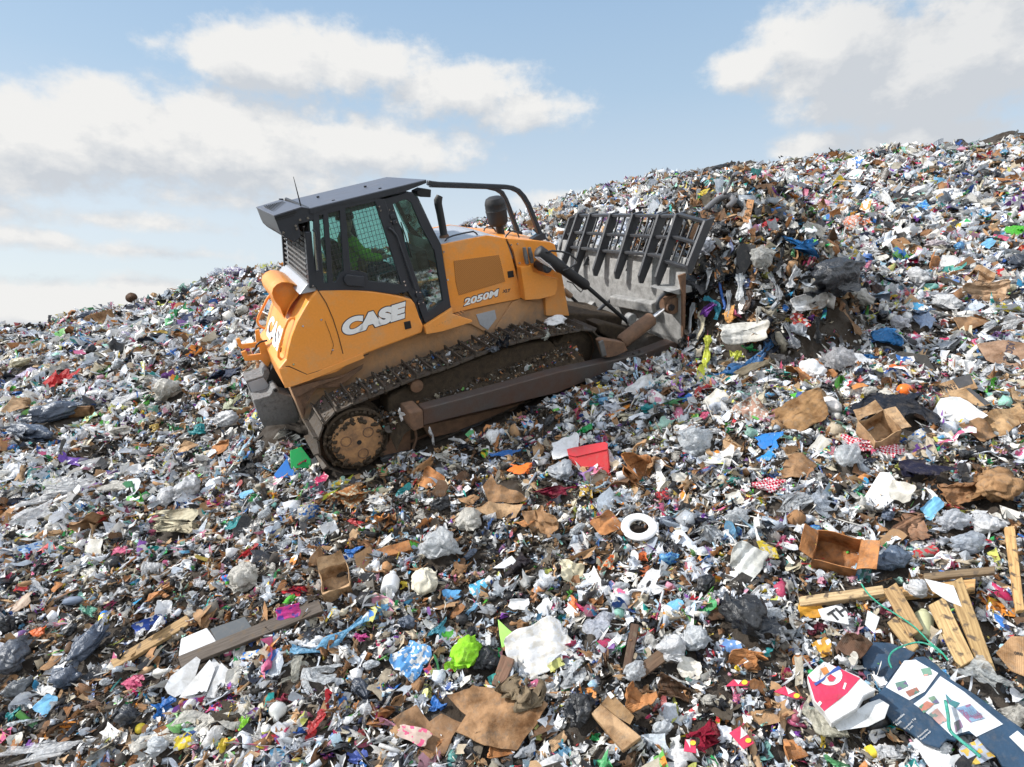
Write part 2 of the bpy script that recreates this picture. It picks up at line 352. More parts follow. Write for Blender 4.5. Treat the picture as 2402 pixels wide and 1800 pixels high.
# far side window frame and panes, mirrored
mir = lambda pts: pts
ofar = [(.30, 3.0), (1.62, 2.97), (1.80, 2.3), (1.75, 1.6), (1.28, 1.6), (1.1, 2.0), (.2, 2.12)]
hf1 = [(.36, 2.92), (1.05, 2.9), (1.05, 2.12), (.34, 2.2)]; hf2 = [(1.13, 2.9), (1.56, 2.88), (1.70, 2.3), (1.65, 1.7), (1.34, 1.7), (1.13, 2.1)]
plate('far_window_frame', ofar, [hf1, hf2], .735, .035, M['cab'], dozer)
for hp in (hf1, hf2): prism('side_window', hp, .728, .732, M['glass'], dozer, bevel=0)
# rear screen with slats: leans forward with the post
sT = un(*z10(645, 830), Y=-.70); sB = un(*z10(680, 1455), Y=-.70)
def xs_(z): return sB[0] + (sT[0] - sB[0]) * (z - sB[2]) / (sT[2] - sB[2])
yfr = .62
bm = bmesh.new()
for k in range(13):
    z = sB[2] + .03 + k * .058
    bm_box(bm, (xs_(z) - .012, (-.70 + yfr) / 2, z), (.02, .70 + yfr, .009))
for k in range(5): 
    bm_tube(bm, [(xs_(sB[2]) + .004, -.70 + 1.3 * (k + .5) / 5, sB[2]), (xs_(sB[2] + .75) + .004, -.70 + 1.3 * (k + .5) / 5, sB[2] + .75)], 0, flat=(.012, .01))
from_bm('rear_screen_slat', bm, M['greymetal'], dozer)
zt_ = sB[2] + .80
prism('rear_panel', [(xs_(sB[2]) + .03, sB[2] - .02), (xs_(zt_) + .03, zt_), (xs_(zt_) + .06, zt_), (xs_(sB[2]) + .06, sB[2] - .02)], -.68, yfr, M['black'], dozer)
XR = sB[0]
tube('screen_frame', [(xs_(sB[2] - .04) - .012, yfr, sB[2] - .04), (xs_(zt_) - .012, yfr, zt_)], 0, M['cab'], dozer, flat=(.05, .05))
prism('rear_sill', [(XR - .14, sB[2] - .10), (XR + .08, sB[2] - .12), (XR + .08, sB[2] - .02), (XR - .02, sB[2] - .01)], -.72, .66, M['hoodtop'], dozer)
prism('rear_post', XZ(z10, [(635, 800), (718, 790), (785, 1500), (700, 1530), (690, 1505)], -.74), -.755, -.66, M['cab'], dozer)
tube('gas_strut', P3(z10, [(760, 800), (768, 1000), (800, 1290)], -.79), .014, M['chrome'], dozer)
tube('grab_handle', P3(z10, [(735, 775), (770, 790), (785, 860), (820, 1290), (790, 1310)], -.80), .011, M['cab'], dozer)
# roof and air conditioner housing
roof = XZ(z10, [(560, 440), (700, 488), (2212, 118), (2212, 160), (1960, 262), (1640, 345), (1000, 455), (750, 560), (700, 560)], -.75)
roof = roof[1:]
prism('cab_roof', roof, -.752, .75, M['roof'], dozer, bevel=.006, shear=-.035)
prism('roof_fascia', XZ(z10, [(700, 500), (2212, 130), (2212, 165), (1960, 265), (1640, 350), (1000, 460), (745, 565), (700, 560)], -.76), -.762, -.754, M['cab'], dozer, bevel=.002)
acp = XZ(z10, [(235, 588), (590, 474), (700, 492), (760, 540), (745, 650), (545, 700), (590, 850), (500, 940), (395, 880), (330, 820), (300, 760)], -.745)
prism('air_conditioner_housing', acp, -.748, .60, M['cab'], dozer, bevel=.008, shear=-.03)
tp = XZ(z10, [(232, 584), (590, 470), (700, 488)], -.755)
prism('housing_lid', [tp[0], tp[1], tp[2], (tp[2][0], tp[2][1] - .012), (tp[1][0], tp[1][1] - .014), (tp[0][0], tp[0][1] - .014)], -.756, .62, M['roof'], dozer, bevel=.003, shear=-.03)
bm = bmesh.new()
for r_ in range(4):
    for k in range(8 - (1 if r_ > 2 else 0)):
        q = un(*z7(515 + k * 68 + (r_ % 2) * 45, 1185 + r_ * 34 - k * 19), Y=-.748); bm_box(bm, (q[0], -.749, q[2]), (.022, .006, .009))
for k in range(10):
    x = acp[0][0] + .06 + k * .024; bm_box(bm, (x, -.05, acp[0][1] + .012 - .018), (.010, .70, .012))
from_bm('vent_slot', bm, M['black'], dozer)
for p in ((1145, 1280), (1345, 1235), (1030, 1435), (1060, 1510), (710, 1610)):
    q = un(*z7(*p), Y=-.75); lathe('bolt', (q[0], -.762, q[2]), (0, 1, 0), [(0, .014), (.012, .016)], M['chrome'], dozer, 12)
for p in ((1602, 470), (1618, 522), (1922, 1440), (1938, 1487), (738, 1495)):
    q = un(*z10(*p), Y=-.76); lathe('bolt', (q[0], -.768, q[2]), (0, 1, 0), [(0, .011), (.01, .013)], M['chrome'], dozer, 12)
for p in ((808, 350), (1008, 400), (1420, 215), (1612, 244)):
    yy = -.62 if p in ((1008, 400), (1612, 244)) else .2
    q = un(*z10(*p), Z=3.10); lathe('lifting_bolt', (q[0], q[1], 3.095), (0, 0, 1), [(0, .018), (.02, .018)], M['black'], dozer, 10)
ab = un(*z7(1175, 950), Y=-.60); at_ = un(*z7(975, 165), Y=-.60)
tube('antenna', [tuple(ab), tuple((ab + at_) / 2), tuple(at_)], [.008, .006, .003], M['black'], dozer, 8)
# camera / work lamp under the front of the roof
prism('work_lamp', XZ(z1, [(1590, 250), (1640, 225), (1712, 235), (1708, 302), (1620, 298), (1590, 275)], -.60), -.70, -.50, M['black'], dozer)
# ---- cab door
do = XZ(z1, [(1325, 322), (1565, 262), (1700, 500), (1812, 705), (1900, 1252), (1682, 1392), (1600, 1180), (1470, 800), (1380, 520)], -.715)
dg = XZ(z1, [(1400, 365), (1505, 318), (1560, 345), (1650, 560), (1765, 770), (1838, 1195), (1705, 1295), (1655, 1160), (1520, 760), (1445, 500)], -.715)
door = plate('cab_door', do, [dg], -.715, .04, M['cab'], dozer)
prism('door_glass', dg, -.71, -.705, M['glass'], door, bevel=0)
for p in ((1400, 470), (1420, 520), (1625, 1150), (1640, 1215)):
    q = un(*z1(*p), Y=-.75); box('hinge', (q[0], -.75, q[2]), (.06, .05, .05), M['cab'], door)
for p in ((1375, 415), (1410, 420), (1390, 515), (1437, 520), (1610, 1125), (1640, 1128), (1630, 1225), (1668, 1215)):
    q = un(*z1(*p), Y=-.78); lathe('hinge_bolt', (q[0], -.785, q[2]), (0, 1, 0), [(0, .009), (.012, .009)], M['chrome'], door, 8)
tube('door_bar', P3(z1, [(1365, 570), (1400, 590), (1440, 640), (1530, 900), (1600, 1100)], -.77), .014, M['cab'], door)
tube('wiper', P3(z1, [(1475, 520), (1520, 660), (1570, 830)], -.745), .007, M['black'], door)
prism('door_post', XZ(z1, [(1250, 335), (1332, 320), (1480, 800), (1610, 1190), (1640, 1380), (1600, 1240), (1570, 1185), (1520, 1100)], -.73), -.745, -.66, M['cab'], dozer)
prism('battery_box', XZ(z1, [(980, 985), (1000, 968), (1150, 985), (1150, 1075), (1000, 1062), (972, 1020)], -.75), -.80, -.74, M['cab'], dozer)
# windshield frame, far door post and mirror
prism('front_post', XZ(z1, [(1560, 262), (1600, 300), (1800, 690), (1812, 760), (1790, 740), (1640, 480)], -.62), -.67, -.60, M['cab'], dozer)
prism('far_front_post', XZ(z1, [(1590, 330), (1640, 440), (1750, 640), (1800, 720), (1770, 720), (1650, 560)], .45), .40, .48, M['cab'], dozer)
ws = [(1.66, 2.98), (1.72, 2.98), (1.86, 2.30), (1.80, 2.30)]
prism('windshield', [(1.66, 2.95), (1.665, 2.95), (1.825, 2.28), (1.82, 2.28)], -.58, .60, M['glass'], dozer, bevel=0)
tube('mirror_arm', P3(z1, [(1640, 570), (1680, 580), (1700, 640), (1740, 690)], -.64), .012, M['black'], dozer)
# inside: seat, console, liner
seat = empty('operator_seat'); seat.parent = dozer
box('seat_cushion', (.90, 0, 1.93), (.5, .5, .13), M['black'], seat, .03); box('seat_back', (.60, 0, 2.30), (.12, .48, .60), M['black'], seat, .04)
box('console', (1.05, -.38, 1.95), (.5, .16, .28), M['black'], dozer, .02); box('console', (1.05, .38, 1.95), (.5, .16, .28), M['black'], dozer, .02)
box('dashboard', (1.62, 0, 1.95), (.16, .8, .55), M['black'], dozer, .03)
box('roof_liner', (.98, 0, 2.97), (1.25, 1.3, .05), M['liner'], dozer, .02)
# ---- hood
YH = -.62
ht = XZ(z3, [(415, 965), (700, 905), (1010, 846), (1130, 862), (1250, 882)], YH)
hood = ht + XZ(z3, [(1330, 1120), (1460, 1610)], YH) + XZ(z5, [(1180, 300), (900, 355), (585, 428)], YH)
prism('hood_side_panel', hood, YH, YH + .05, M['orange'], dozer, bevel=.006)
hoodf = [(x, z) for x, z in hood]
prism('hood_side_panel', hoodf, .57, .62, M['orange'], dozer, bevel=.006)
top2 = [(x, z - .004) for x, z in ht]
nx = XZ(z3, [(1258, 882), (1600, 905), (1830, 930), (1890, 960)], YH)
prism('hood_top', top2 + [(3.40, 1.86), (3.40, 1.70), (1.80, 2.0)], YH + .055, .565, M['hoodtop'], dozer, bevel=.01)
nose = nx + XZ(z4, [(400, 600), (425, 690), (500, 1110), (300, 1110), (290, 950), (110, 980), (60, 760), (20, 560)], YH)
prism('radiator_housing', nose, YH, .62, M['orange'], dozer, bevel=.01)
vent = XZ(z3, [(575, 1172), (1160, 1095), (1185, 1180), (1242, 1440), (640, 1622), (600, 1450)], YH)
prism('engine_vent', vent, YH - .006, YH - .001, M['vent'], dozer, bevel=.002)
lower = XZ(z5, [(585, 428), (900, 358), (1180, 300), (1330, 330), (1260, 480), (1100, 590), (900, 600), (760, 520), (640, 500)], -.58)
prism('frame_side_panel', lower, -.585, -.562, M['orange_dusty'], dozer, bevel=.003)
prism('grey_patch_panel', XZ(z5, [(800, 435), (960, 395), (975, 470), (900, 570), (830, 520)], -.59), -.592, -.586, M['hoodtop'], dozer, bevel=.002)
prism('frame_brace', XZ(z5, [(1110, 330), (1180, 300), (1285, 320), (1200, 480), (1120, 560), (960, 560)], -.61), -.612, -.59, M['orange_dusty'], dozer, bevel=.004)
# step
st = P3(z5, [(345, 600), (380, 570), (640, 412), (660, 412), (745, 440), (755, 490), (700, 515), (500, 575), (360, 600)], -.75)
prism('step', XZ(z5, [(345, 530), (585, 375), (585, 425), (755, 480), (755, 495), (500, 575), (360, 600)], -.76), -.80, -.74, M['orange_rear'], dozer, bevel=.006)
bm = bmesh.new()
for k in range(12):
    q = un(*z5(440 + k * 24, 560 - k * 11), Y=-.80); bm_box(bm, (q[0], -.74, q[2] + .03), (.012, .12, .012))
from_bm('step_tread', bm, M['orange_dusty'], dozer)
# bolts of the nose
for zf, p in ((z3, (1325, 968)), (z3, (1407, 952)), (z3, (1428, 1203)), (z3, (450, 1057)), (z3, (503, 1420)), (z4, (72, 690)), (z4, (345, 778)), (z4, (72, 655))):
    q = un(*zf(*p), Y=YH - .012); lathe('bolt', (q[0], YH - .012, q[2]), (0, 1, 0), [(0, .012), (.012, .014)], M['chrome'], dozer, 10)
# lift cylinder guard box on the near side
prism('cylinder_guard', XZ(z4, [(78, 690), (170, 672), (185, 728), (290, 765), (405, 790), (395, 870), (380, 932), (250, 965), (118, 975)], -.74), -.745, -.60, M['orange'], dozer, bevel=.01)
bm = bmesh.new()
bm_tube(bm, P3(z3, [(1255, 885), (1310, 1010), (1360, 1160), (1410, 1340), (1465, 1610)], YH - .003), 0, flat=(.003, .010))
from_bm('panel_seam', bm, M['black'], dozer)
# hand rails on the hood
for pts, y in (([(455, 935), (490, 880), (560, 850), (700, 815), (830, 792), (868, 815), (890, 850)], -.45), ([(345, 850), (360, 815), (430, 790), (540, 752), (620, 742), (660, 765), (690, 800)], .45), ([(962, 812), (975, 755), (1010, 732), (1070, 732), (1105, 765), (1138, 820)], .2), ([(1240, 880), (1262, 840), (1310, 792), (1350, 785), (1400, 800), (1425, 870)], -.5)):
    tube('hood_rail', P3(z3, pts, y), .011, M['cab'], dozer, 8)
# exhaust, pre-cleaner
ex = P3(z3, [(460, 905), (430, 720), (400, 560), (375, 440), (372, 390), (395, 330)], -.20)
tube('exhaust_stack', ex, [.052, .050, .050, .052, .055, .042], M['rubber'], dozer, 18)
lathe('exhaust_base', tuple(un(*z3(462, 900), Y=-.2)), (0, 0, 1), [(0, .07), (.05, .065), (.07, .055)], M['rust'], dozer)
pc = un(*z3(1188, 830), Y=0.)
lathe('precleaner_stem', tuple(pc), (0, 0, 1), [(0, .060), (.14, .055), (.15, .065)], M['rubber'], dozer)
lathe('precleaner_bowl', (pc[0] - .01, 0, pc[2] + .13), (0, 0, 1), [(0, .07), (.012, .12), (.05, .142), (.2, .15), (.22, .155), (.235, .148), (.26, .150), (.29, .146), (.30, .150), (.34, .142), (.385, .12), (.405, .08), (.41, .02)], M['rubber'], dozer)
# sweeps from roof to hood
sw = P3(z3, [(235, 160), (300, 172), (390, 182), (700, 192), (1000, 205), (1250, 215), (1330, 228), (1410, 265), (1480, 340), (1540, 440), (1600, 590), (1700, 840)], -.50)
tube('sweep_bar', sw, 0, M['cab'], dozer, flat=(.075, .062), bevel=.012)
sw2 = P3(z3, [(260, 190), (1000, 215), (1130, 245), (1200, 290), (1250, 380), (1290, 480), (1340, 620), (1400, 780), (1420, 830)], .48)
tube('sweep_bar', sw2, 0, M['cab'], dozer, flat=(.075, .062), bevel=.012)
for y, p in ((-.50, (1700, 850)), (.48, (1410, 825))):
    q = un(*z3(*p), Y=y); prism('sweep_bracket', [(q[0] - .17, q[2] - .04), (q[0] + .05, q[2] - .06), (q[0] + .06, q[2] + .02), (q[0] + .02, q[2] + .05), (q[0] - .16, q[2] + .01)], y - .05, y + .05, M['cab'], dozer)
# ---- writing
def flat_text(name, s, zf, o, br, tl, Y, parent, off, shear, two=True, mat='white', space=1.0):
    a = un(*zf(*o), Y=Y); b_ = un(*zf(*br), Y=Y); c_ = un(*zf(*tl), Y=Y)
    xd = Vector(b_ - a); yd = Vector(c_ - a); w_ = xd.length; yp = yd - xd.normalized() * yd.dot(xd.normalized()); h_ = yp.length
    text_mesh.ext = None
    back = None
    a = Vector(a); xn = xd.normalized(); yn = yp.normalized()
    if two:
        g_ = .012
        text_mesh(name + '_outline', s, a - xn * g_ - yn * g_, xd, yd, w_ + 2 * g_, h_ + 2 * g_, M['ink'], parent, off + .035, shear, .001, 0, space)
    text_mesh(name, s, a, xd, yd, w_, h_, M[mat], parent, off, shear, .001, .002 if two else 0, space) if not two else _tm(name, s, a, xd, yd, w_, h_, M[mat], parent, off, shear, space)
def _tm(name, s, a, xd, yd, w_, h_, mat, parent, off, shear, space):
    text_mesh.ext = None
    n_ = Vector(xd).cross(Vector(yd)).normalized()
    return text_mesh(name, s, Vector(a) + n_ * .0025, xd, yd, w_, h_, mat, parent, off, shear, .001, 0, space)
flat_text('lettering', 'CASE', z1, (985, 1512), (1545, 1340), (985, 1362), YS - .002, dozer, .078, .22)
flat_text('lettering', '2050M', z5, (692, 362), (1002, 270), (700, 300), YH - .002, dozer, .04, .25)
flat_text('lettering', 'XLT', z5, (1025, 250), (1098, 238), (1032, 222), YH - .002, dozer, .035, .25, two=False, mat='ink')
# rear lettering lies on the sloping rear face
a = np.array(rear[3]); b2 = np.array(rear[6]); pn = np.array([a[1] - b2[1], 0, b2[0] - a[0]]); pp = np.array([a[0], 0, a[1]])
def on_rear(zf, p):
    u, v = zf(*p); d = MD @ np.array([u - 1201, 900 - v, FPX]); t = ((pp - CD) @ pn) / (d @ pn); return CD + t * d
o_ = on_rear(z6, (628, 1215)); b_ = on_rear(z6, (862, 1560)); t_ = on_rear(z6, (668, 985))
xd = Vector(b_ - o_); yd = Vector(t_ - o_); nn = xd.cross(yd).normalized()
nn = nn if nn.x < 0 else -nn
text_mesh.ext = None; text_mesh('lettering_outline', 'CASE', Vector(o_) + nn * .012, xd, yd, xd.length * 1.04, .31, M['ink'], dozer, .075, .1, .001)
text_mesh.ext = None; text_mesh('lettering', 'CASE', Vector(o_) + nn * .016 + xd * .01, xd, yd, xd.length, .29, M['white'], dozer, .045, .1, .001)
# ---- tracks
def track_path(sag):
    pts = []
    for k in range(13):
        th = math.pi * (1.0 + (k / 12.0)) + math.pi / 2   # lower-left quadrant first
    P = []
    P += [(3.28, .025), (0.0, .012)]
    for k in range(1, 12):
        th = -math.pi / 2 - math.pi * k / 12; P.append((.0 + .468 * math.cos(th), .48 + .468 * math.sin(th)))
    P += [(.02, .945), (.45, .955), (.88, .975), (1.3, .955), (1.75, .965), (2.1, .965), (2.6, .915), (3.2, .80)]
    for k in range(1, 12):
        th = math.pi / 2 - .05 - math.pi * k / 12.2; P.append((3.28 + .375 * math.cos(th), .40 + .375 * math.sin(th)))
    return P
def resample(P, step):
    P = [Vector((p[0], 0, p[1])) for p in P] ; P.append(P[0]); d = [0]
    for i in range(1, len(P)): d.append(d[-1] + (P[i] - P[i - 1]).length)
    n_ = round(d[-1] / step); out = []
    for k in range(n_):
        s_ = d[-1] * k / n_; i = 1
        while d[i] < s_: i += 1
        t_ = (s_ - d[i - 1]) / (d[i] - d[i - 1]); p = P[i - 1].lerp(P[i], t_)
        s2 = (s_ + .06) % d[-1]; i = 1
        while d[i] < s2: i += 1
        t2 = (s2 - d[i - 1]) / (d[i] - d[i - 1]); p2 = P[i - 1].lerp(P[i], t2)
        s3 = (s_ - .06) % d[-1]; i = 1
        while d[i] < s3: i += 1
        t3 = (s3 - d[i - 1]) / (d[i] - d[i - 1]); p3 = P[i - 1].lerp(P[i], t3)
        out.append((p, (p2 - p3).normalized()))
    return out
bm = bmesh.new()
bm_prism(bm, [(-.102, 0), (-.095, -.022), (.08, -.022), (.098, -.006), (.098, .006), (.05, 0), (-.06, 0), (-.066, .058), (-.083, .058), (-.088, .004)], -.28, .28)
me_shoe = bpy.data.meshes.new('track_shoe'); bmesh.ops.recalc_face_normals(bm, faces=bm.faces[:]); bm.to_mesh(me_shoe); bm.free(); me_shoe.materials.append(M['shoe'])
shoes = resample(track_path(0), .203)
for yc, nm in ((-.99, 0), (.99, 1)):
    bm = bmesh.new()
    inner_p = [(p - Vector((-t.z, 0, t.x)) * .0) for p, t in shoes]
    for k, (p, t) in enumerate(shoes):       # chain links under the shoes
        nrm = Vector((t.z, 0, -t.x)); nrm = nrm if (p + nrm * .1 - Vector((1.6, 0, .48))).length > (p - Vector((1.6, 0, .48))).length else -nrm
        R = Matrix((t, Vector((0, 1, 0)), t.cross(Vector((0, 1, 0))))).transposed()
        for s_ in (-1, 1): bm_box(bm, p - nrm * .06 + Vector((0, yc + s_ * .07, 0)), (.19, .035, .075), R)
    tr = from_bm('track', bm, M['rust'], dozer)
    for k, (p, t) in enumerate(shoes):
        nrm = Vector((t.z, 0, -t.x))
        if (p + nrm * .1 - Vector((1.6, 0, .48))).length < (p - Vector((1.6, 0, .48))).length: nrm = -nrm
        o = link('track_shoe', me_shoe, None, tr)
        yv = nrm.cross(t)
        o.matrix_local = Matrix.Translation(p + Vector((0, yc, 0))) @ Matrix((t, yv, nrm)).transposed().to_4x4()
    s = -1 if yc < 0 else 1
    ye = yc + s * .30
    hubp = [(0, .30), (.02, .315), (.04, .315), (.05, .30), (.07, .292), (.082, .27), (.088, .20), (.093, .05)]
    h = lathe('sprocket', (0, yc + s * .16, .48), (0, s, 0), [(-.2, .43), (-.17, .43), (-.16, .38), (.0, .38), (.03, .36), (.05, .395), (.09, .40), (.10, .37), (.06, .34), (.055, .2)], M['mud'], dozer, 36)
    hh = lathe('sprocket_hub', (0, yc + s * .26, .475), (0, s, 0), hubp, M['hub'], dozer, 40)
    for k in range(3):
        th = .55 + k * 2.1; c_ = (0 + .16 * math.cos(th), yc + s * .352, .475 + .16 * math.sin(th))
        bm = bmesh.new(); g = [Vector((c_[0] + .062 * math.cos(a_ / 24 * 2 * math.pi), c_[1], c_[2] + .062 * math.sin(a_ / 24 * 2 * math.pi))) for a_ in range(25)]
        bm_tube(bm, g, .006, 6, cap=False); from_bm('hub_ring', bm, M['rust'], hh)
    bm = bmesh.new(); rh_ = random.Random(4)
    for k in range(150):
        th = rh_.uniform(0, 6.283); rr_ = rh_.choice([rh_.uniform(.25, .315), rh_.uniform(.29, .40)]); g = bmesh.ops.create_icosphere(bm, subdivisions=1, radius=1); w_ = rh_.uniform(.010, .034)
        for v_ in g['verts']: v_.co = Vector((rr_ * math.cos(th), yc + s * (.345 if rr_ < .31 else .30), .475 + rr_ * math.sin(th))) + Vector((v_.co.x * w_ * rh_.uniform(.7, 1.3), v_.co.y * w_ * .4, v_.co.z * w_ * rh_.uniform(.7, 1.3)))
    mo_ = from_bm('packed_mud', bm, M['mud'], hh, smooth=True); mo_['kind'] = 'stuff'
    lathe('hub_plug', (.0, yc + s * .352, .475), (0, s, 0), [(0, .03), (.006, .028)], M['black'], hh)
    lathe('idler', (3.28, yc, .40), (0, s, 0), [(-.12, .30), (-.1, .33), (.1, .33), (.12, .30), (.13, .10), (.16, .10)], M['mud'], dozer, 32)
    lathe('carrier_roller', (.89, yc, .84), (0, s, 0), [(-.1, .08), (.12, .08), (.13, .06), (.20, .055), (.21, .085), (.235, .082), (.24, .05), (.25, .02)], M['rust'], dozer, 24)
    # track frame with a rounded, mud covered top
    fr = [(.42, .10), (3.0, .10), (3.12, .30), (3.02, .52), (2.9, .72), (2.6, .80), (2.1, .86), (.9, .86), (.52, .80), (.42, .40)]
    prism('track_frame', fr, yc - .16, yc + .22, M['mud'], dozer, bevel=.04)
    # rear track guard and lower rock guards
    if s < 0:
        prism('track_guard', XZ(z11, [(1290, 700), (1560, 820), (1560, 1150), (1520, 1180), (1180, 1240), (1215, 1100), (1290, 1000)], -1.22), -1.24, -1.12, M['rust'], dozer, bevel=.01)
        prism('rock_guard', XZ(z11, [(1165, 1245), (1230, 1215), (1560, 1140), (1545, 1195), (1500, 1240), (1195, 1292)], -1.26), -1.30, -1.15, M['rack'], dozer, bevel=.012)
        prism('rock_guard', XZ(z5, [(660, 1430), (1030, 1290), (1040, 1320), (800, 1440), (680, 1455)], -1.26), -1.30, -1.15, M['rack'], dozer, bevel=.012)
        prism('frame_skirt', XZ(z5, [(330, 1395), (640, 1330), (1250, 1180), (1250, 1260), (900, 1400), (660, 1440), (400, 1500)], -1.24), -1.26, -1.15, M['rust'], dozer, bevel=.012)
        tube('guard_strap', P3(z11, [(1585, 800), (1625, 880), (1640, 980), (1600, 1120), (1540, 1230)], -1.32), .018, M['rust'], dozer)
# packed mud on the near track frame: lumpy shelf between track and push arm
def mud_sheet(X, Y, Z):
    n0, n1 = X.shape; v = np.stack([X, Y, Z], -1).reshape(-1, 3); i = np.arange(n0 - 1)[:, None] * n1; j = np.arange(n1 - 1)[None]
    f = np.stack([i + j, i + n1 + j, i + n1 + j + 1, i + j + 1], -1).reshape(-1, 4); me = bpy.data.meshes.new('packed_mud'); me.vertices.add(len(v)); me.vertices.foreach_set('co', v.astype(np.float32).ravel()); me.loops.add(len(f) * 4); me.polygons.add(len(f)); me.loops.foreach_set('vertex_index', f.astype(np.int32).ravel()); me.polygons.foreach_set('loop_start', np.arange(0, len(f) * 4, 4, dtype=np.int32)); me.update(calc_edges=True); link('packed_mud', me, M['mud'], dozer)
gx_, gt_ = np.meshgrid(np.linspace(.38, 3.23, 260), np.linspace(0, 1, 50), indexing='ij'); gy_ = -1.44 + .60 * gt_
gz_ = .50 + .16 * np.clip((gt_ - .15) * 2, 0, 1) - .10 * np.clip(1 - gt_ * 4, 0, 1) - .04 * (gx_ - .4) / 2.8 + .11 * fbm(gx_ * 5, gy_ * 7, 3) + .09 * fbm(gx_ * 22, gy_ * 22, 5, 3) - .07 - np.clip(.52 - gx_, 0, 1) * 1.5
mud_sheet(gx_, gy_, gz_)
gx_, gy_ = np.meshgrid(np.linspace(-.28, 3.32, 300), np.linspace(-1.255, -.735, 44), indexing='ij')
gz_ = np.interp(gx_, [-.3, 0, .45, .88, 1.3, 1.75, 2.1, 2.6, 3.2, 3.4], [.84, .945, .955, .975, .955, .965, .965, .915, .80, .74]) - .025 + .11 * (fbm(gx_ * 6, gy_ * 6, 9) - .40) + .07 * (fbm(gx_ * 30, gy_ * 30, 2, 3) - .3)
mud_sheet(gx_, gy_, gz_)
# ---- push arm, near side (outside the track) and far side
arm = XZ(z5, [(345, 1250), (1000, 1075), (1500, 935), (2212, 782)], -1.60) + XZ(z4, [(1400, 1335), (1485, 1370), (1485, 1445), (1300, 1475), (1100, 1530), (800, 1610)], -1.60) + XZ(z5, [(1500, 1115), (1260, 1172), (640, 1320), (345, 1395)], -1.60)
prism('push_arm', arm, -1.60, -1.42, M['arm'], dozer, bevel=.012)
prism('push_arm', [(x, z) for x, z in arm], 1.42, 1.60, M['arm'], dozer, bevel=.012)
prism('arm_trunnion', XZ(z5, [(215, 1275), (330, 1250), (340, 1400), (250, 1440), (220, 1380)], -1.56), -1.60, -1.25, M['rust'], dozer, bevel=.02)
# ---- blade: moldboard, rack, gussets, all in one tilted plane behind
bz = lambda y: -.06 * y             # the blade is tilted: near end higher
blade = empty('blade'); blade.parent = dozer
bm = bmesh.new()
# curved moldboard seen from behind
prof = [(4.86, -.10), (4.80, .1), (4.80, .45), (4.84, .80), (4.93, 1.10), (5.0, 1.28)]
def mold(y0, y1, prof=prof, th=.035):
    ys = [y0 + (y1 - y0) * k / 8 for k in range(9)]
    vb = [[bm.verts.new((x, y, z + bz(y))) for x, z in prof] for y in ys]; vf = [[bm.verts.new((x + th, y, z + bz(y))) for x, z in prof] for y in ys]
    for i in range(8):
        for j in range(len(prof) - 1):
            bm.faces.new((vb[i][j], vb[i + 1][j], vb[i + 1][j + 1], vb[i][j + 1])); bm.faces.new((vf[i][j], vf[i][j + 1], vf[i + 1][j + 1], vf[i + 1][j]))
        bm.faces.new((vb[i][-1], vb[i + 1][-1], vf[i + 1][-1], vf[i][-1])); bm.faces.new((vb[i][0], vf[i][0], vf[i + 1][0], vb[i + 1][0]))
    for a_, b_ in ((vb[0], vf[0]), (vb[-1], vf[-1])):
        for j in range(len(prof) - 1): bm.faces.new((a_[j], a_[j + 1], b_[j + 1], b_[j]))
mold(-1.62, 1.75)
from_bm('moldboard', bm, M['steel'], blade, bevel=.006)
box('cutting_edge', (4.87, 0.05, -.12), (.04, 3.36, .2), M['rack'], blade, R=Matrix.Rotation(-.06, 3, 'X'))
# end plate at the near side
prism('end_plate', XZ(z4, [(1440, 760), (1500, 740), (1500, 900), (1490, 1440), (1475, 1440), (1470, 900)], -1.64), -1.66, -1.62, M['rust'], blade)
# rack posts: wide flat plates standing behind the moldboard
def post(topp, botp, Yt, Yb, w=.19, wb=.16, nm='rack_post'):
    pt = un(*z8(*topp), Y=Yt); pb = un(*z8(*botp), Y=Yb)
    bm = bmesh.new()
    o4 = [pt, pt + np.array([w, 0, -.0]), pb + np.array([wb + .06, 0, .22]), pb + np.array([.06, 0, -.02]), pb, pb + np.array([-.01, 0, .12])]
    a_ = [bm.verts.new((q[0], q[1] - .021, q[2])) for q in o4]; b_ = [bm.verts.new((q[0], q[1] + .021, q[2])) for q in o4]
    bm.faces.new(a_); bm.faces.new(b_[::-1])
    for i in range(6): bm.faces.new((a_[i], b_[i], b_[(i + 1) % 6], a_[(i + 1) % 6]))
    return from_bm(nm, bm, M['rack'], blade, bevel=.004)
posts = [((300, 178), (190, 640), 1.64), ((405, 118), (228, 775), 1.28), ((565, 120), (375, 885), .86), ((828, 122), (625, 925), .27), ((1120, 122), (905, 965), -.31), ((1455, 128), (1215, 1020), -.90), ((1680, 128), (1430, 1040), -1.27), ((2055, 208), (1835, 900), -1.68)]
tops = []
for (t_, b_, y) in posts:
    post(t_, b_, y, y); tops.append(un(*z8(*t_), Y=y))
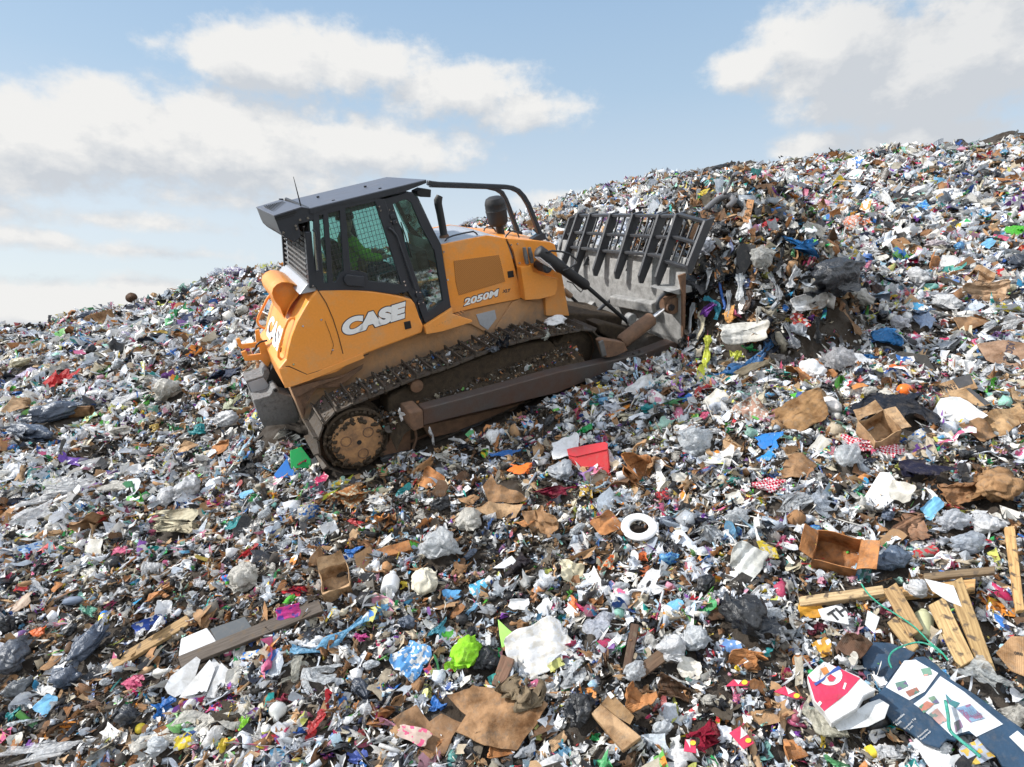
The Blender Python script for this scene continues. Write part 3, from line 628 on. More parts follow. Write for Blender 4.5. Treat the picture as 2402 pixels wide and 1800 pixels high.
# rails between posts
def rail(pA, pB, YA, YB, h=.055, d=.04, dx=.05):
    a_ = un(*z8(*pA), Y=YA); b_ = un(*z8(*pB), Y=YB)
    bm = bmesh.new(); bm_tube(bm, [tuple(a_ + np.array([dx, 0, 0])), tuple(b_ + np.array([dx, 0, 0]))], 0, flat=(d, h)); return from_bm('rack_rail', bm, M['rack'], blade, bevel=.004)
def bars(pA, pB, pC, pD, YA, YB, nb):
    """thin vertical bars between top line A-B and bottom line C-D"""
    for k in range(nb):
        t = (k + 1) / (nb + 1); u1 = (pA[0] + (pB[0] - pA[0]) * t, pA[1] + (pB[1] - pA[1]) * t); u2 = (pC[0] + (pD[0] - pC[0]) * t, pC[1] + (pD[1] - pC[1]) * t); y = YA + (YB - YA) * t
        a_ = un(*z8(*u1), Y=y) + np.array([.09, 0, 0]); b_ = un(*z8(*u2), Y=y) + np.array([.07, 0, 0])
        bm = bmesh.new(); bm_tube(bm, [tuple(a_), tuple(b_)], 0, flat=(.018, .03)); from_bm('rack_bar', bm, M['rack'], blade)
tx_ = [p[0] for p in posts]
topy = [(415, 148), (570, 148), (835, 150), (1130, 152), (1460, 158), (1690, 160)]
midy = [(345, 368), (500, 378), (760, 398), (1055, 410), (1385, 428), (1600, 440)]
lowy = [(290, 560), (430, 575), (700, 608), (985, 632), (1290, 655), (1490, 690)]
Yp = [1.28, .86, .27, -.31, -.90, -1.27]
for k in range(5):
    rail(topy[k], topy[k + 1], Yp[k], Yp[k + 1], .075); rail(midy[k], midy[k + 1], Yp[k], Yp[k + 1], .06); rail(lowy[k], lowy[k + 1], Yp[k], Yp[k + 1], .06)
    nb = (1, 3, 3, 3, 1)[k]
    bars(topy[k], topy[k + 1], lowy[k], lowy[k + 1], Yp[k], Yp[k + 1], nb)
rail((300, 180), (405, 125), 1.64, 1.28, .06); rail((250, 400), (345, 368), 1.64, 1.28, .05)
rail((1690, 140), (2050, 240), -1.27, -1.68, .075); rail((1600, 420), (1930, 520), -1.27, -1.68, .065); rail((1500, 740), (1830, 840), -1.27, -1.68, .07)
bars((1690, 150), (2050, 250), (1500, 740), (1830, 840), -1.27, -1.68, 3)
# sheet below the rack between posts, and the two open lifting pockets
for p, y in (((530, 745), .72), ((1075, 815), -.33)):
    bm = bmesh.new(); q0 = un(*z8(p[0] - 45, p[1] + 50), Y=y); q1 = un(*z8(p[0] + 5, p[1] - 62), Y=y); q2 = un(*z8(p[0] + 50, p[1] + 20), Y=y - .04)
    v = [bm.verts.new(tuple(q0)), bm.verts.new(tuple(q1)), bm.verts.new(tuple(q2)), bm.verts.new(tuple(q0 + np.array([.16, 0, .05]))), bm.verts.new(tuple(q1 + np.array([.16, 0, .0]))), bm.verts.new(tuple(q2 + np.array([.16, 0, .0])))]
    for f in ((0, 1, 4, 3), (1, 2, 5, 4), (0, 3, 5, 2)): bm.faces.new([v[i] for i in f])
    o = from_bm('lifting_eye', bm, M['rack'], blade); sm = o.modifiers.new('s', 'SOLIDIFY'); sm.thickness = .012
# stiffening beam across the back
tb = [un(*z8(875, 1235), Y=-.12), un(*z8(1430, 1335), Y=-1.16)]
bm = bmesh.new(); bm_tube(bm, [tuple(tb[0]), tuple(tb[1])], 0, flat=(.16, .15)); from_bm('stiffening_beam', bm, M['steel'], blade, bevel=.02)
# gusset and tilt lug near the end plate
prism('gusset', XZ(z4, [(1240, 870), (1440, 820), (1450, 870), (1330, 895)], -1.35), -1.62, -1.20, M['steel'], blade)
lug = un(*z4(1372, 1015), Y=-1.48)
lathe('tilt_lug', (lug[0], -1.56, lug[2]), (0, 1, 0), [(0, .12), (.03, .125), (.10, .125), (.13, .11)], M['rust'], blade)
prism('lug_plate', XZ(z4, [(1290, 950), (1380, 920), (1450, 880), (1450, 1060), (1370, 1080), (1300, 1050)], -1.45), -1.52, -1.40, M['rust'], blade)
lathe('tilt_pin', (lug[0] - .06, -1.59, lug[2]), (0, 1, 0), [(0, .045), (.03, .045)], M['black'], blade)
tube('hose_guard', P3(z4, [(1265, 1050), (1255, 1010), (1275, 960), (1330, 910), (1440, 870)], -1.5), .028, M['rack'], blade)
# tilt cylinder
pA = un(*z4(945, 1340), Y=-1.48); pB = un(*z4(1215, 1130), Y=-1.48); pC = un(*z4(1330, 1040), Y=-1.48)
tube('tilt_cylinder', [tuple(pA), tuple(pA + (pB - pA) * .06), tuple(pB + (pA - pB) * .05), tuple(pB)], [.085, .105, .105, .085], M['rust'], dozer, 20)
tube('tilt_rod', [tuple(pB), tuple(pC)], .032, M['chrome'], dozer)
prism('tilt_bracket', XZ(z4, [(755, 1325), (790, 1305), (950, 1330), (985, 1400), (880, 1450), (800, 1465)], -1.52), -1.58, -1.42, M['rust'], dozer, bevel=.015)
tube('bracket_frame', [tuple(p) for p in P3(z4, [(770, 1330), (800, 1455)], -1.60)], 0, M['greymetal'], dozer, flat=(.03, .07))
# lift cylinders
for Y, pts in ((-.84, ((225, 545), (650, 855), (1000, 1160))),):
    a_ = un(*z4(*pts[0]), Y=Y); b_ = un(*z4(*pts[1]), Y=Y); c_ = un(*z4(*pts[2]), Y=Y)
    tube('lift_cylinder', [tuple(a_), tuple(a_ + (b_ - a_) * .02), tuple(a_ + (b_ - a_) * .45), tuple(a_ + (b_ - a_) * .47), tuple(a_ + (b_ - a_) * .97), tuple(b_)], [.06, .085, .085, .075, .075, .06], M['rubber'], dozer, 20)
    tube('lift_rod', [tuple(b_), tuple(c_)], .03, M['rubber'], dozer, 14)
    lathe('rod_eye', (c_[0] + .06, Y - .06, c_[2] + .03), (0, 1, 0), [(0, .075), (.01, .085), (.11, .085), (.12, .075)], M['steel'], dozer)
    yk = un(*z4(300, 690), Y=-.86)
    lathe('cylinder_yoke', (yk[0], -.92, yk[2]), (0, 1, 0), [(0, .05), (.02, .075), (.2, .075), (.3, .06)], M['cab'], dozer)
    prism('yoke_clamp', XZ(z4, [(190, 600), (240, 600), (340, 680), (390, 740), (340, 700), (250, 650)], -.93), -.94, -.90, M['chrome'], dozer, bevel=.004)
for p0_, p1_ in (((108, 520), (135, 660)), ((152, 520), (178, 650))):
    tube('hose_fitting', P3(z4, [p0_, ((p0_[0] + p1_[0]) / 2, (p0_[1] + p1_[1]) / 2), p1_], -.70), [.022, .032, .026], M['greymetal'], dozer, 10)
tube('hydraulic_hose', P3(z4, [(300, 560), (350, 548), (430, 555), (500, 575), (570, 632), (560, 660), (490, 705), (440, 720)], -.93), .014, M['rubber'], dozer, 8)
tube('hydraulic_hose', P3(z4, [(480, 810), (530, 830), (570, 880), (600, 905), (620, 880)], -.86), .008, M['rubber'], dozer, 8)
fa = [un(*z4(*p), Y=.55) for p in ((440, 880), (510, 940), (680, 1110))]
tube('lift_cylinder', [tuple(fa[0]), tuple(fa[1])], .05, M['orange_dusty'], dozer, 14)
tube('lift_rod', [tuple(fa[1]), tuple(fa[2])], .028, M['rubber'], dozer, 12)
lathe('rod_eye', (fa[2][0] + .1, .50, fa[2][2] + .12), (0, 1, 0), [(0, .12), (.12, .12)], M['steel'], dozer)
tube('brace_rod', P3(z4, [(680, 1130), (730, 1080), (820, 1000), (900, 945)], -.1), .03, M['rack'], dozer, 10)
prism('idler_yoke', XZ(z4, [(690, 1160), (760, 1150), (960, 1200), (990, 1290), (840, 1310), (720, 1240)], -.8), -.95, -.62, M['mud'], dozer, bevel=.03)
# front of the tractor in front of the radiator
prism('front_frame', [(3.3, .35), (4.55, .15), (4.62, .35), (3.6, .75), (3.4, .8)], -.52, .52, M['mud'], dozer, bevel=.03)

# ================================================================== OPERATOR in the cab
op = tag(empty('person', mat4=DM), 'operator in lime green hi-vis jacket sitting in the bulldozer cab', 'person')
def skin_mesh(name, verts, edges, radii, mat, parent, root=0, sub=2):
    me = bpy.data.meshes.new(name); me.from_pydata(verts, edges, []); o = bpy.data.objects.new(name, me); COL.objects.link(o)
    s = o.modifiers.new('s', 'SKIN'); s.use_smooth_shade = True
    me.skin_vertices[0].data[root].use_root = True
    for i, r in enumerate(radii): me.skin_vertices[0].data[i].radius = (r, r) if not isinstance(r, tuple) else r
    sb = o.modifiers.new('u', 'SUBSURF'); sb.levels = sb.render_levels = sub
    dg_ = bpy.context.evaluated_depsgraph_get(); m2 = bpy.data.meshes.new_from_object(o.evaluated_get(dg_)); m2.name = name
    bpy.data.objects.remove(o); m2.materials.clear(); m2.shade_smooth() if hasattr(m2, 'shade_smooth') else None
    return link(name, m2, mat, parent)
BS = (.07, 0, .12)
bv = [(.80, 0, 2.00), (.76, 0, 2.2), (.74, 0, 2.42), (.76, 0, 2.50), (.80, 0, 2.60), (.82, 0, 2.70),
      (.76, -.20, 2.42), (.86, -.27, 2.20), (1.08, -.22, 2.12), (1.16, -.20, 2.12), (.76, .20, 2.42), (.86, .27, 2.20), (1.08, .22, 2.12), (1.16, .20, 2.12),
      (1.0, -.11, 1.98), (1.24, -.13, 1.99), (1.30, -.13, 1.60), (1.40, -.13, 1.56), (1.0, .11, 1.98), (1.24, .13, 1.99), (1.30, .13, 1.60), (1.40, .13, 1.56)]
bv = [(x + BS[0] * (1 if i < 14 else .4), y, z + (BS[2] if i < 14 else .06)) for i, (x, y, z) in enumerate(bv)]
be = [(0, 1), (1, 2), (2, 3), (3, 4), (4, 5), (2, 6), (6, 7), (7, 8), (8, 9), (2, 10), (10, 11), (11, 12), (12, 13), (0, 14), (14, 15), (15, 16), (16, 17), (0, 18), (18, 19), (19, 20), (20, 21)]
br = [.13, .13, .13, .055, .085, .085, .06, .048, .034, .030, .06, .048, .034, .030, .085, .065, .05, .04, .085, .065, .05, .04]
skin_mesh('body', bv, be, br, M['skin'], op)
jr = [.15, .155, .15, .075]
skin_mesh('jacket', bv[:4] + [bv[6], bv[7], bv[8], bv[10], bv[11], bv[12]], [(0, 1), (1, 2), (2, 3), (2, 4), (4, 5), (5, 6), (2, 7), (7, 8), (8, 9)], jr + [.08, .068, .05, .08, .068, .05], M['hivis'], op)
skin_mesh('trousers', [bv[0], bv[14], bv[15], bv[16], bv[18], bv[19], bv[20]], [(0, 1), (1, 2), (2, 3), (0, 4), (4, 5), (5, 6)], [.14, .10, .08, .065, .10, .08, .065], M['denim'], op)
bm = bmesh.new(); bm_lathe(bm, (.87, 0, 2.78), (.1, 0, 1), [(0, .115), (.06, .112), (.11, .085), (.135, .03)], 20)
from_bm('hair', bm, M['black'], op, smooth=True)
for sy in (-1, 1):
    for k in range(4):
        bm = bmesh.new(); y = sy * (.20 - .022 * (k - 1.5)); p = [(1.23, y, 2.24), (1.28, y, 2.235 - .006 * k), (1.305, y, 2.21), (1.305, y, 2.185)]
        bm_tube(bm, p, [.010, .010, .009, .008], 8); from_bm('finger', bm, M['skin'], op, smooth=True)
    bm = bmesh.new(); bm_tube(bm, [(1.20, sy * .17, 2.24), (1.23, sy * .14, 2.23), (1.26, sy * .13, 2.22)], [.011, .011, .009], 8); from_bm('thumb', bm, M['skin'], op, smooth=True)
# ================================================================== TERRAIN: the rubbish slope
UW = B @ np.array([0, 0, 1.0])        # normal of the slope under the bulldozer
def plane_z(x, y): return ORG[2] - (UW[0] * (x - ORG[0]) + UW[1] * (y - ORG[1])) / UW[2]
crest = [(-900, 830), (-400, 800), (0, 782), (120, 772), (200, 752), (300, 724), (400, 702), (540, 672), (640, 656), (760, 632), (900, 602), (1000, 578), (1123, 535), (1250, 498), (1310, 474), (1400, 455), (1500, 430), (1600, 415), (1700, 396), (1900, 383), (2000, 370), (2200, 346), (2402, 328), (2800, 300), (3300, 290)]
R0 = 9.5
_az = []; _c = []
for (u, v) in crest:
    d = ray_w(u, v); a = math.atan2(d[0], d[1]); e = d[2] / math.hypot(d[0], d[1])
    r = np.linspace(R0, 70, 800); pz = plane_z(r * math.sin(a), r * math.cos(a)) - CAMPOS[2]
    lo, hi = 1e-5, .5
    for _ in range(50):
        c = (lo + hi) / 2
        if ((pz - c * (r - R0) ** 2) / r).max() > e: lo = c
        else: hi = c
    _az.append(a); _c.append(c)
_az = np.array(_az); _c = np.array(_c)
def dozer_xy(x, y):
    z = plane_z(x, y); p = np.stack([x - ORG[0], y - ORG[1], z - ORG[2]]); return np.tensordot(B[:, 0], p, 1), np.tensordot(B[:, 1], p, 1)
def smooth(t): t = np.clip(t, 0, 1); return t * t * (3 - 2 * t)
def mound(x, y):
    X, Y = dozer_xy(x, y)
    Xn = X + .35 * (fbm(Y * 1.5, X * 1.3, 31) - .5); Yn = Y + .5 * (fbm(X * 1.2, Y * 1.4, 33) - .5)
    d = np.sqrt(((Xn - 6.2) / 1.9) ** 2 + ((Yn + .95) / np.where(Yn < -.95, 2.35, 1.6)) ** 2)
    h = 1.92 * np.clip(1 - d ** 2.4, 0, 1) ** .75
    return h * smooth((X - np.where(Y < -1.75, 4.7, 5.02)) / .45)
def base_z(x, y):
    x = np.asarray(x, float); y = np.asarray(y, float)
    r = np.hypot(x, y); a = np.arctan2(x, y); a = np.clip(a, _az[0], _az[-1])
    c = np.interp(a, _az, _c)
    t = np.clip(r - R0, 0, 45)
    z = plane_z(x, y) - c * t * t - 2 * c * 45 * np.clip(r - R0 - 45, 0, None)
    # behind the camera and far to the sides the slope levels out
    zz = plane_z(x, y); 
    return z
def flat_mask(x, y):
    X, Y = dozer_xy(x, y)
    inside = smooth((X + 1.2) / .6) * smooth((5.6 - X) / .5) * smooth((1.9 - np.abs(Y)) / .3)
    return 1 - inside
def terr(x, y):
    x = np.asarray(x, float); y = np.asarray(y, float)
    z = base_z(x, y)
    fm = flat_mask(x, y); r = np.hypot(x, y)
    big = (fbm(x * .55, y * .55, 1, 3) - .44) * .55 + (fbm(x * 2.1, y * 2.1, 4, 3) - .44) * .22
    big = big * np.interp(r, [0, 5, 9, 14, 30], [.3, .7, .8, 1.4, 2.0])
    z = z + big * fm + mound(x, y)
    X, Y = dozer_xy(x, y)
    # rubble banked up against the near track and under the push arm
    bank = np.exp(-((Y + 1.62) / .30) ** 2) * smooth((X + .3) / .8) * smooth((4.6 - X) / .6) * .10
    rearb = np.exp(-((X + .95) / .45) ** 2) * np.exp(-((Y + .2) / 1.3) ** 2) * .42
    far = smooth((Y - 1.35) / .8) * smooth((5.0 - X) / 1.) * smooth((X + 1) / 2) * .25
    bl = np.exp(-((X - 4.75) / .35) ** 2) * smooth((Y + 1.7) / .4) * smooth((1.6 - Y) / .4) * .10
    return z + bank + rearb + far + bl
def terr_n(x, y, e=.12):
    dx = (terr(x + e, y) - terr(x - e, y)) / (2 * e); dy = (terr(x, y + e) - terr(x, y - e)) / (2 * e)
    n = np.stack([-dx, -dy, np.ones_like(dx)], -1); return n / np.linalg.norm(n, axis=-1, keepdims=True)
def hit(u, v):
    d = ray_w(u, v); d = d / np.linalg.norm(d); t = np.concatenate([np.linspace(2, 16, 1400), np.linspace(16, 60, 1500)])
    p = CAMPOS[None] + d[None] * t[:, None]; g = terr(p[:, 0], p[:, 1]); k = np.where(p[:, 2] < g)[0]
    if len(k) == 0:
        k = [np.argmin(p[:, 2] - g)]
    return p[k[0]], t[k[0]]
# mesh: rings around the place the photographer stood, fine where the slope is near
azs = np.concatenate([np.linspace(-math.pi, -.95, 60, endpoint=False), np.linspace(-.95, .95, 640, endpoint=False), np.linspace(.95, math.pi, 60, endpoint=False)])
rs = np.concatenate([[.02, .5, 1.0], 1.5 * (60 / 1.5) ** np.linspace(0, 1, 330), [70, 90]])
AZ, RR = np.meshgrid(azs, rs); gx = RR * np.sin(AZ); gy = RR * np.cos(AZ); gz = terr(gx, gy)
fine = (fbm(gx * 9, gy * 9, 8, 3) - .44) * .10 + (fbm(gx * 30, gy * 30, 12, 2) - .4) * .03
gz = gz + fine
na = len(azs); nr = len(rs)
vv = np.stack([gx, gy, gz], -1).reshape(-1, 3)
ii = np.arange(nr - 1)[:, None] * na; jj = np.arange(na)[None]; j2 = (jj + 1) % na
ff = np.stack([ii + jj, ii + j2, ii + na + j2, ii + na + jj], -1).reshape(-1, 4)[:, ::-1]
def fast_mesh(name, v, f, n):
    me = bpy.data.meshes.new(name); me.vertices.add(len(v)); me.vertices.foreach_set('co', np.ascontiguousarray(v, np.float32).ravel())
    me.loops.add(len(f) * n); me.polygons.add(len(f)); me.loops.foreach_set('vertex_index', np.ascontiguousarray(f, np.int32).ravel())
    me.polygons.foreach_set('loop_start', np.arange(0, len(f) * n, n, dtype=np.int32)); me.update(calc_edges=True); return me
M['soil'] = paint('landfill_soil', (.042, .032, .024), .95, dirt=.6, dcol=(.10, .09, .08), scale=4, bump=1.0, bscale=70, spec=.15)
ground = link('ground', fast_mesh('ground', vv, ff, 4), M['soil']); ground['kind'] = 'structure'
# the land at the foot of the hill
bm = bmesh.new(); bmesh.ops.create_circle(bm, cap_ends=True, radius=4500, segments=96); pl = from_bm('distant_land', bm, paint('far_grass', (.07, .085, .045), .95, dirt=.5, scale=.01, bump=0)); pl.location = (0, 0, -62); pl['kind'] = 'structure'

# ================================================================== RUBBISH SHAPES
def fold(p, rng, k=5, f=1.6, amp=.3):
    """sum of triangle waves: sharp creases like crumpled paper or plastic"""
    out = np.zeros_like(p)
    for i in range(k):
        d = rng.normal(size=3); d /= np.linalg.norm(d); o = rng.normal(size=3); o /= np.linalg.norm(o)
        t = p @ d * f * (1 + i * .55) + rng.random() * 5; tri = np.abs((t % 1) - .5) * 2 - .5
        out += o[None] * (tri * amp / (1 + i * .6))[:, None]
    return out
def ico(sub):
    bm = bmesh.new(); bmesh.ops.create_icosphere(bm, subdivisions=sub, radius=1); v = np.array([x.co[:] for x in bm.verts]); f = np.array([[a.index for a in x.verts] for x in bm.faces]); bm.free(); return v, f
ICO = {k: ico(k) for k in (1, 2, 3, 4)}
def g_tri(nx, ny, u=1, v=1):
    xs, ys = np.meshgrid(np.linspace(-u, u, nx), np.linspace(-v, v, ny), indexing='ij'); p = np.stack([xs.ravel(), ys.ravel(), np.zeros(nx * ny)], 1)
    f = []
    for i in range(nx - 1):
        for j in range(ny - 1):
            a, b_, c, d = i * ny + j, (i + 1) * ny + j, (i + 1) * ny + j + 1, i * ny + j + 1
            f += [(a, b_, c), (a, c, d)] if (i + j) % 2 else [(a, b_, d), (b_, c, d)]
    return p, np.array(f)
def s_crumple(rng, sub, flat=.55, amp=.42):
    v, f = ICO[sub]; v = v.copy(); v *= (1 + .25 * rng.normal(size=3))[None]; v = v + fold(v, rng, 6, .9, amp); v[:, 2] *= flat; return v, f
def s_sheet(rng, n, asp=.7, curl=.35, amp=.35):
    v, f = g_tri(n, max(3, int(n * asp)), 1, asp); 
    e = v.copy(); v[:, 0] += .12 * np.sin(e[:, 1] * rng.uniform(2, 5) + rng.random() * 6) ; v[:, 1] += .12 * np.sin(e[:, 0] * rng.uniform(2, 5) + rng.random() * 6)
    v = v + fold(v, rng, 5, .6, amp) * np.array([.35, .35, 1]); v[:, 2] += curl * (v[:, 0] * rng.uniform(-1, 1)) ** 2 + curl * rng.uniform(-1, 1) * v[:, 0] * v[:, 1]; return v, f
def s_strip(rng, n):
    v, f = g_tri(n, 3, 1, .12); t = v[:, 0]; a = rng.uniform(1, 4) * t; y, z = v[:, 1].copy(), v[:, 2].copy()
    v[:, 1] = y * np.cos(a) + .35 * np.sin(t * rng.uniform(1, 4) + rng.random() * 6); v[:, 2] = y * np.sin(a) + .12 * np.sin(t * rng.uniform(2, 5)) ; return v, f
def s_chunk(rng):
    v, f = ICO[1]; v = v * rng.uniform(.5, 1.2, 3)[None] + rng.normal(size=v.shape) * .12; v = np.sign(v) * np.minimum(np.abs(v), rng.uniform(.5, .8)); return v, f
def s_stick(rng):
    a = rng.uniform(.03, .09); v = np.array([[x, y * a, z * a] for x in (-1, 0, 1) for y, z in ((-1, -1), (1, -1), (1, 1), (-1, 1))], float); v[4:8] += rng.normal(size=3) * .05
    f = []
    for i in (0, 4):
        for k in range(4): a1, b1 = i + k, i + (k + 1) % 4; f += [(a1, b1, b1 + 4), (a1, b1 + 4, a1 + 4)]
    f += [(0, 2, 1), (0, 3, 2), (8, 9, 10), (8, 10, 11)]; return v, np.array(f)
def s_shard(rng):
    n = rng.integers(4, 7); th = np.sort(rng.random(n)) * 2 * math.pi; r = rng.uniform(.5, 1.1, n); v = np.stack([r * np.cos(th), r * np.sin(th) * .7, rng.normal(size=n) * .16], 1)
    v = np.vstack([v, [[0, 0, rng.uniform(-.1, .25)]]]); f = np.array([(i, (i + 1) % n, n) for i in range(n)]); return v, f
def s_tube(rng, seg=9):
    rr = [.02, .13, .14, .30, .34, .34, .31, .34, .33, .02]; zz = [1, 1, .8, .6, .4, 0, -.1, -.2, -.95, -1]
    if rng.random() < .5: rr = [.02, .42, .42, .34, .02]; zz = [.52, .52, .45, -.5, -.5]
    v = np.array([[z, r * math.cos(2 * math.pi * k / seg), r * math.sin(2 * math.pi * k / seg)] for r, z in zip(rr, zz) for k in range(seg)]); f = []
    for i in range(len(rr) - 1):
        for k in range(seg): a, b_ = i * seg + k, i * seg + (k + 1) % seg; f += [(a, b_, b_ + seg), (a, b_ + seg, a + seg)]
    v += fold(v, rng, 3, .8, .09); return v, np.array(f)
def s_wad(rng, n, asp=.8, folds=4, amp=.22, flat=.7):
    """a sheet folded over along random lines and crushed: layers, points and creases like real film or paper"""
    v, f = g_tri(n, max(4, int(n * asp)), 1, asp); v[:, :2] += rng.normal(size=(len(v), 2)) * .25 / n; v[:, 0] += .18 * np.sin(v[:, 1] * rng.uniform(3, 7) + rng.random() * 6); v[:, 1] += .18 * np.sin(v[:, 0] * rng.uniform(3, 7) + rng.random() * 6)
    for k in range(folds):
        d = rng.normal(size=3) * np.array([1, 1, .35]); d /= np.linalg.norm(d); ax = np.cross(d, [0, 0, 1.0]) + rng.normal(size=3) * .25; ax /= np.linalg.norm(ax)
        o = rng.uniform(-.35, .35); s_ = v @ d - o; th = np.clip(s_ * rng.uniform(3, 7), 0, 1) * rng.uniform(.7, 2.7) * rng.choice([-1, 1]); c0 = d * o
        p = v - c0; c, s = np.cos(th)[:, None], np.sin(th)[:, None]; v = c0 + p * c + np.cross(ax, p) * s + ax * (p @ ax)[:, None] * (1 - c)
    v = v + fold(v, rng, 7, 1.0, amp); v -= v.mean(0); v /= np.abs(v).max() * .85; v[:, 2] *= flat; return v, f
def s_bag(rng, sub=3, amp=.16, gather=.16):
    """filled plastic bag: slack, angular skin with pleats running to a gathered neck"""
    v, f = ICO[sub]; v = v.copy(); g = rng.normal(size=3) * np.array([1, 1, .5]); g /= np.linalg.norm(g); a = np.cross(g, [.3, .2, .9]); a /= np.linalg.norm(a); b_ = np.cross(g, a)
    for k in range(3):
        d = rng.normal(size=3); d /= np.linalg.norm(d); v = v * (1 + .34 * np.tanh(v @ d * 2.2) * rng.uniform(-1, 1))[:, None]
    nrm = v / np.linalg.norm(v, axis=1, keepdims=True); ang = np.arctan2(nrm @ a, nrm @ b_); h = nrm @ g; k = rng.integers(5, 10)
    tri = lambda t: np.abs((t % 1) - .5) * 2 - .5
    pl = tri(ang * k / (2 * math.pi) + .2 * np.sin(h * 4 + rng.random() * 6)); disp = gather * 1.4 * pl * np.clip(h + .75, .15, 1.2)
    for i in range(6):
        d = rng.normal(size=3); d /= np.linalg.norm(d); fr_ = .7 + .42 * i; w = fold(v, rng, 1, 1.3, .25); disp = disp + tri((v + w) @ d * fr_ + rng.random()) * amp * 1.5 / (1 + .45 * i)
    v = v * (1 + disp)[:, None] + g * (np.clip(h - .72, 0, 1) * 1.5)[:, None]
    v = v + fold(v, rng, 6, .8, amp * .9); v -= (v.max(0) + v.min(0)) / 2; v /= np.abs(v).max(0); return v, f
# colours (real surface colours)
PAL = {
 'white': [(.78, .79, .81), (.82, .82, .82), (.70, .73, .78), (.64, .69, .78), (.78, .76, .71)],
 'clear': [(.48, .53, .60), (.40, .46, .54), (.56, .58, .60), (.42, .43, .43), (.52, .58, .66)],
 'dark': [(.018, .019, .022), (.03, .032, .038), (.05, .05, .055), (.022, .026, .04), (.04, .035, .03)],
 'brown': [(.36, .19, .085), (.44, .26, .13), (.24, .12, .055), (.15, .08, .04), (.52, .34, .19), (.34, .15, .055)],
 'earth': [(.06, .047, .033), (.09, .07, .052), (.04, .032, .026), (.13, .11, .085), (.075, .064, .056), (.19, .17, .145)],
 'beige': [(.50, .42, .31), (.44, .40, .32), (.56, .50, .38)],
 'col': [(.03, .16, .50), (.02, .08, .30), (.04, .30, .55), (.55, .03, .04), (.45, .02, .10), (.03, .35, .10), (.10, .45, .05), (.02, .32, .30), (.65, .48, .03), (.70, .25, .03), (.60, .12, .25), (.20, .05, .35), (.35, .55, .70), (.65, .30, .40), (.30, .60, .50), (.60, .62, .15)],
}
def mk_rubbish_mat(name, gloss=.35, trans=.18):
    m, nt, b = newmat(name)
    a = N(nt, 'ShaderNodeAttribute', attribute_name='col'); a2 = N(nt, 'ShaderNodeAttribute', attribute_name='col2')
    tc = N(nt, 'ShaderNodeTexCoord')
    n1 = N(nt, 'ShaderNodeTexVoronoi', distance='CHEBYCHEV'); n1.inputs['Scale'].default_value = 15; L(nt, tc.outputs['Object'], n1.inputs['Vector'])
    sc_ = N(nt, 'ShaderNodeSeparateColor'); L(nt, n1.outputs['Color'], sc_.inputs[0])
    r1 = N(nt, 'ShaderNodeValToRGB'); r1.color_ramp.interpolation = 'CONSTANT'; r1.color_ramp.elements[0].position = 0; r1.color_ramp.elements[1].position = .62; L(nt, sc_.outputs[0], r1.inputs[0])
    mx = N(nt, 'ShaderNodeMix', data_type='RGBA'); L(nt, r1.outputs[0], mx.inputs[0]); L(nt, a.outputs['Color'], mx.inputs[6]); L(nt, a2.outputs['Color'], mx.inputs[7])
    n2 = N(nt, 'ShaderNodeTexNoise'); n2.inputs['Scale'].default_value = 16; n2.inputs['Detail'].default_value = 9; n2.inputs['Roughness'].default_value = .7; L(nt, tc.outputs['Object'], n2.inputs['Vector'])
    r2 = N(nt, 'ShaderNodeValToRGB'); r2.color_ramp.elements[0].position = .50; r2.color_ramp.elements[1].position = .68; r2.color_ramp.elements[1].color = (.5, .5, .5, 1); L(nt, n2.outputs['Fac'], r2.inputs[0])
    md = N(nt, 'ShaderNodeMix', data_type='RGBA'); L(nt, r2.outputs[0], md.inputs[0]); L(nt, mx.outputs[2], md.inputs[6]); md.inputs[7].default_value = (.17, .145, .12, 1)
    L(nt, md.outputs[2], b.inputs['Base Color']); L(nt, a.outputs['Alpha'], b.inputs['Roughness']); b.inputs['Specular IOR Level'].default_value = gloss
    n3 = N(nt, 'ShaderNodeTexNoise'); n3.inputs['Scale'].default_value = 22; n3.inputs['Detail'].default_value = 4; n3.inputs['Distortion'].default_value = 1.2; L(nt, tc.outputs['Object'], n3.inputs['Vector'])
    bp = N(nt, 'ShaderNodeBump'); bp.inputs['Strength'].default_value = .5; bp.inputs['Distance'].default_value = .02; L(nt, n3.outputs['Fac'], bp.inputs['Height']); L(nt, bp.outputs[0], b.inputs['Normal'])
    if trans:
        t = N(nt, 'ShaderNodeBsdfTranslucent'); L(nt, md.outputs[2], t.inputs[0]); ms = N(nt, 'ShaderNodeMixShader'); ms.inputs[0].default_value = trans
        o = nt.nodes['Material Output']; L(nt, b.outputs[0], ms.inputs[1]); L(nt, t.outputs[0], ms.inputs[2]); L(nt, ms.outputs[0], o.inputs[0])
    return m
M['rub'] = mk_rubbish_mat('loose_rubbish', .45, .2)
def rot_rand(rng, n, tilt=.5, yaw=None):
    """random yaw and limited tilt matrices"""
    th = rng.random(n) * 2 * math.pi
    if yaw: th = np.where(rng.random(n) < .65, rng.normal(size=n) * yaw + math.pi * rng.integers(0, 2, n), th)
    a = rng.normal(size=n) * tilt; b_ = rng.normal(size=n) * tilt
    c, s = np.cos(th), np.sin(th); o = np.zeros(n); i = np.ones(n)
    Rz = np.stack([np.stack([c, -s, o], -1), np.stack([s, c, o], -1), np.stack([o, o, i], -1)], 1)
    c, s = np.cos(a), np.sin(a); Rx = np.stack([np.stack([i, o, o], -1), np.stack([o, c, -s], -1), np.stack([o, s, c], -1)], 1)
    c, s = np.cos(b_), np.sin(b_); Ry = np.stack([np.stack([c, o, s], -1), np.stack([o, i, o], -1), np.stack([-s, o, c], -1)], 1)
    return Rx @ Ry @ Rz
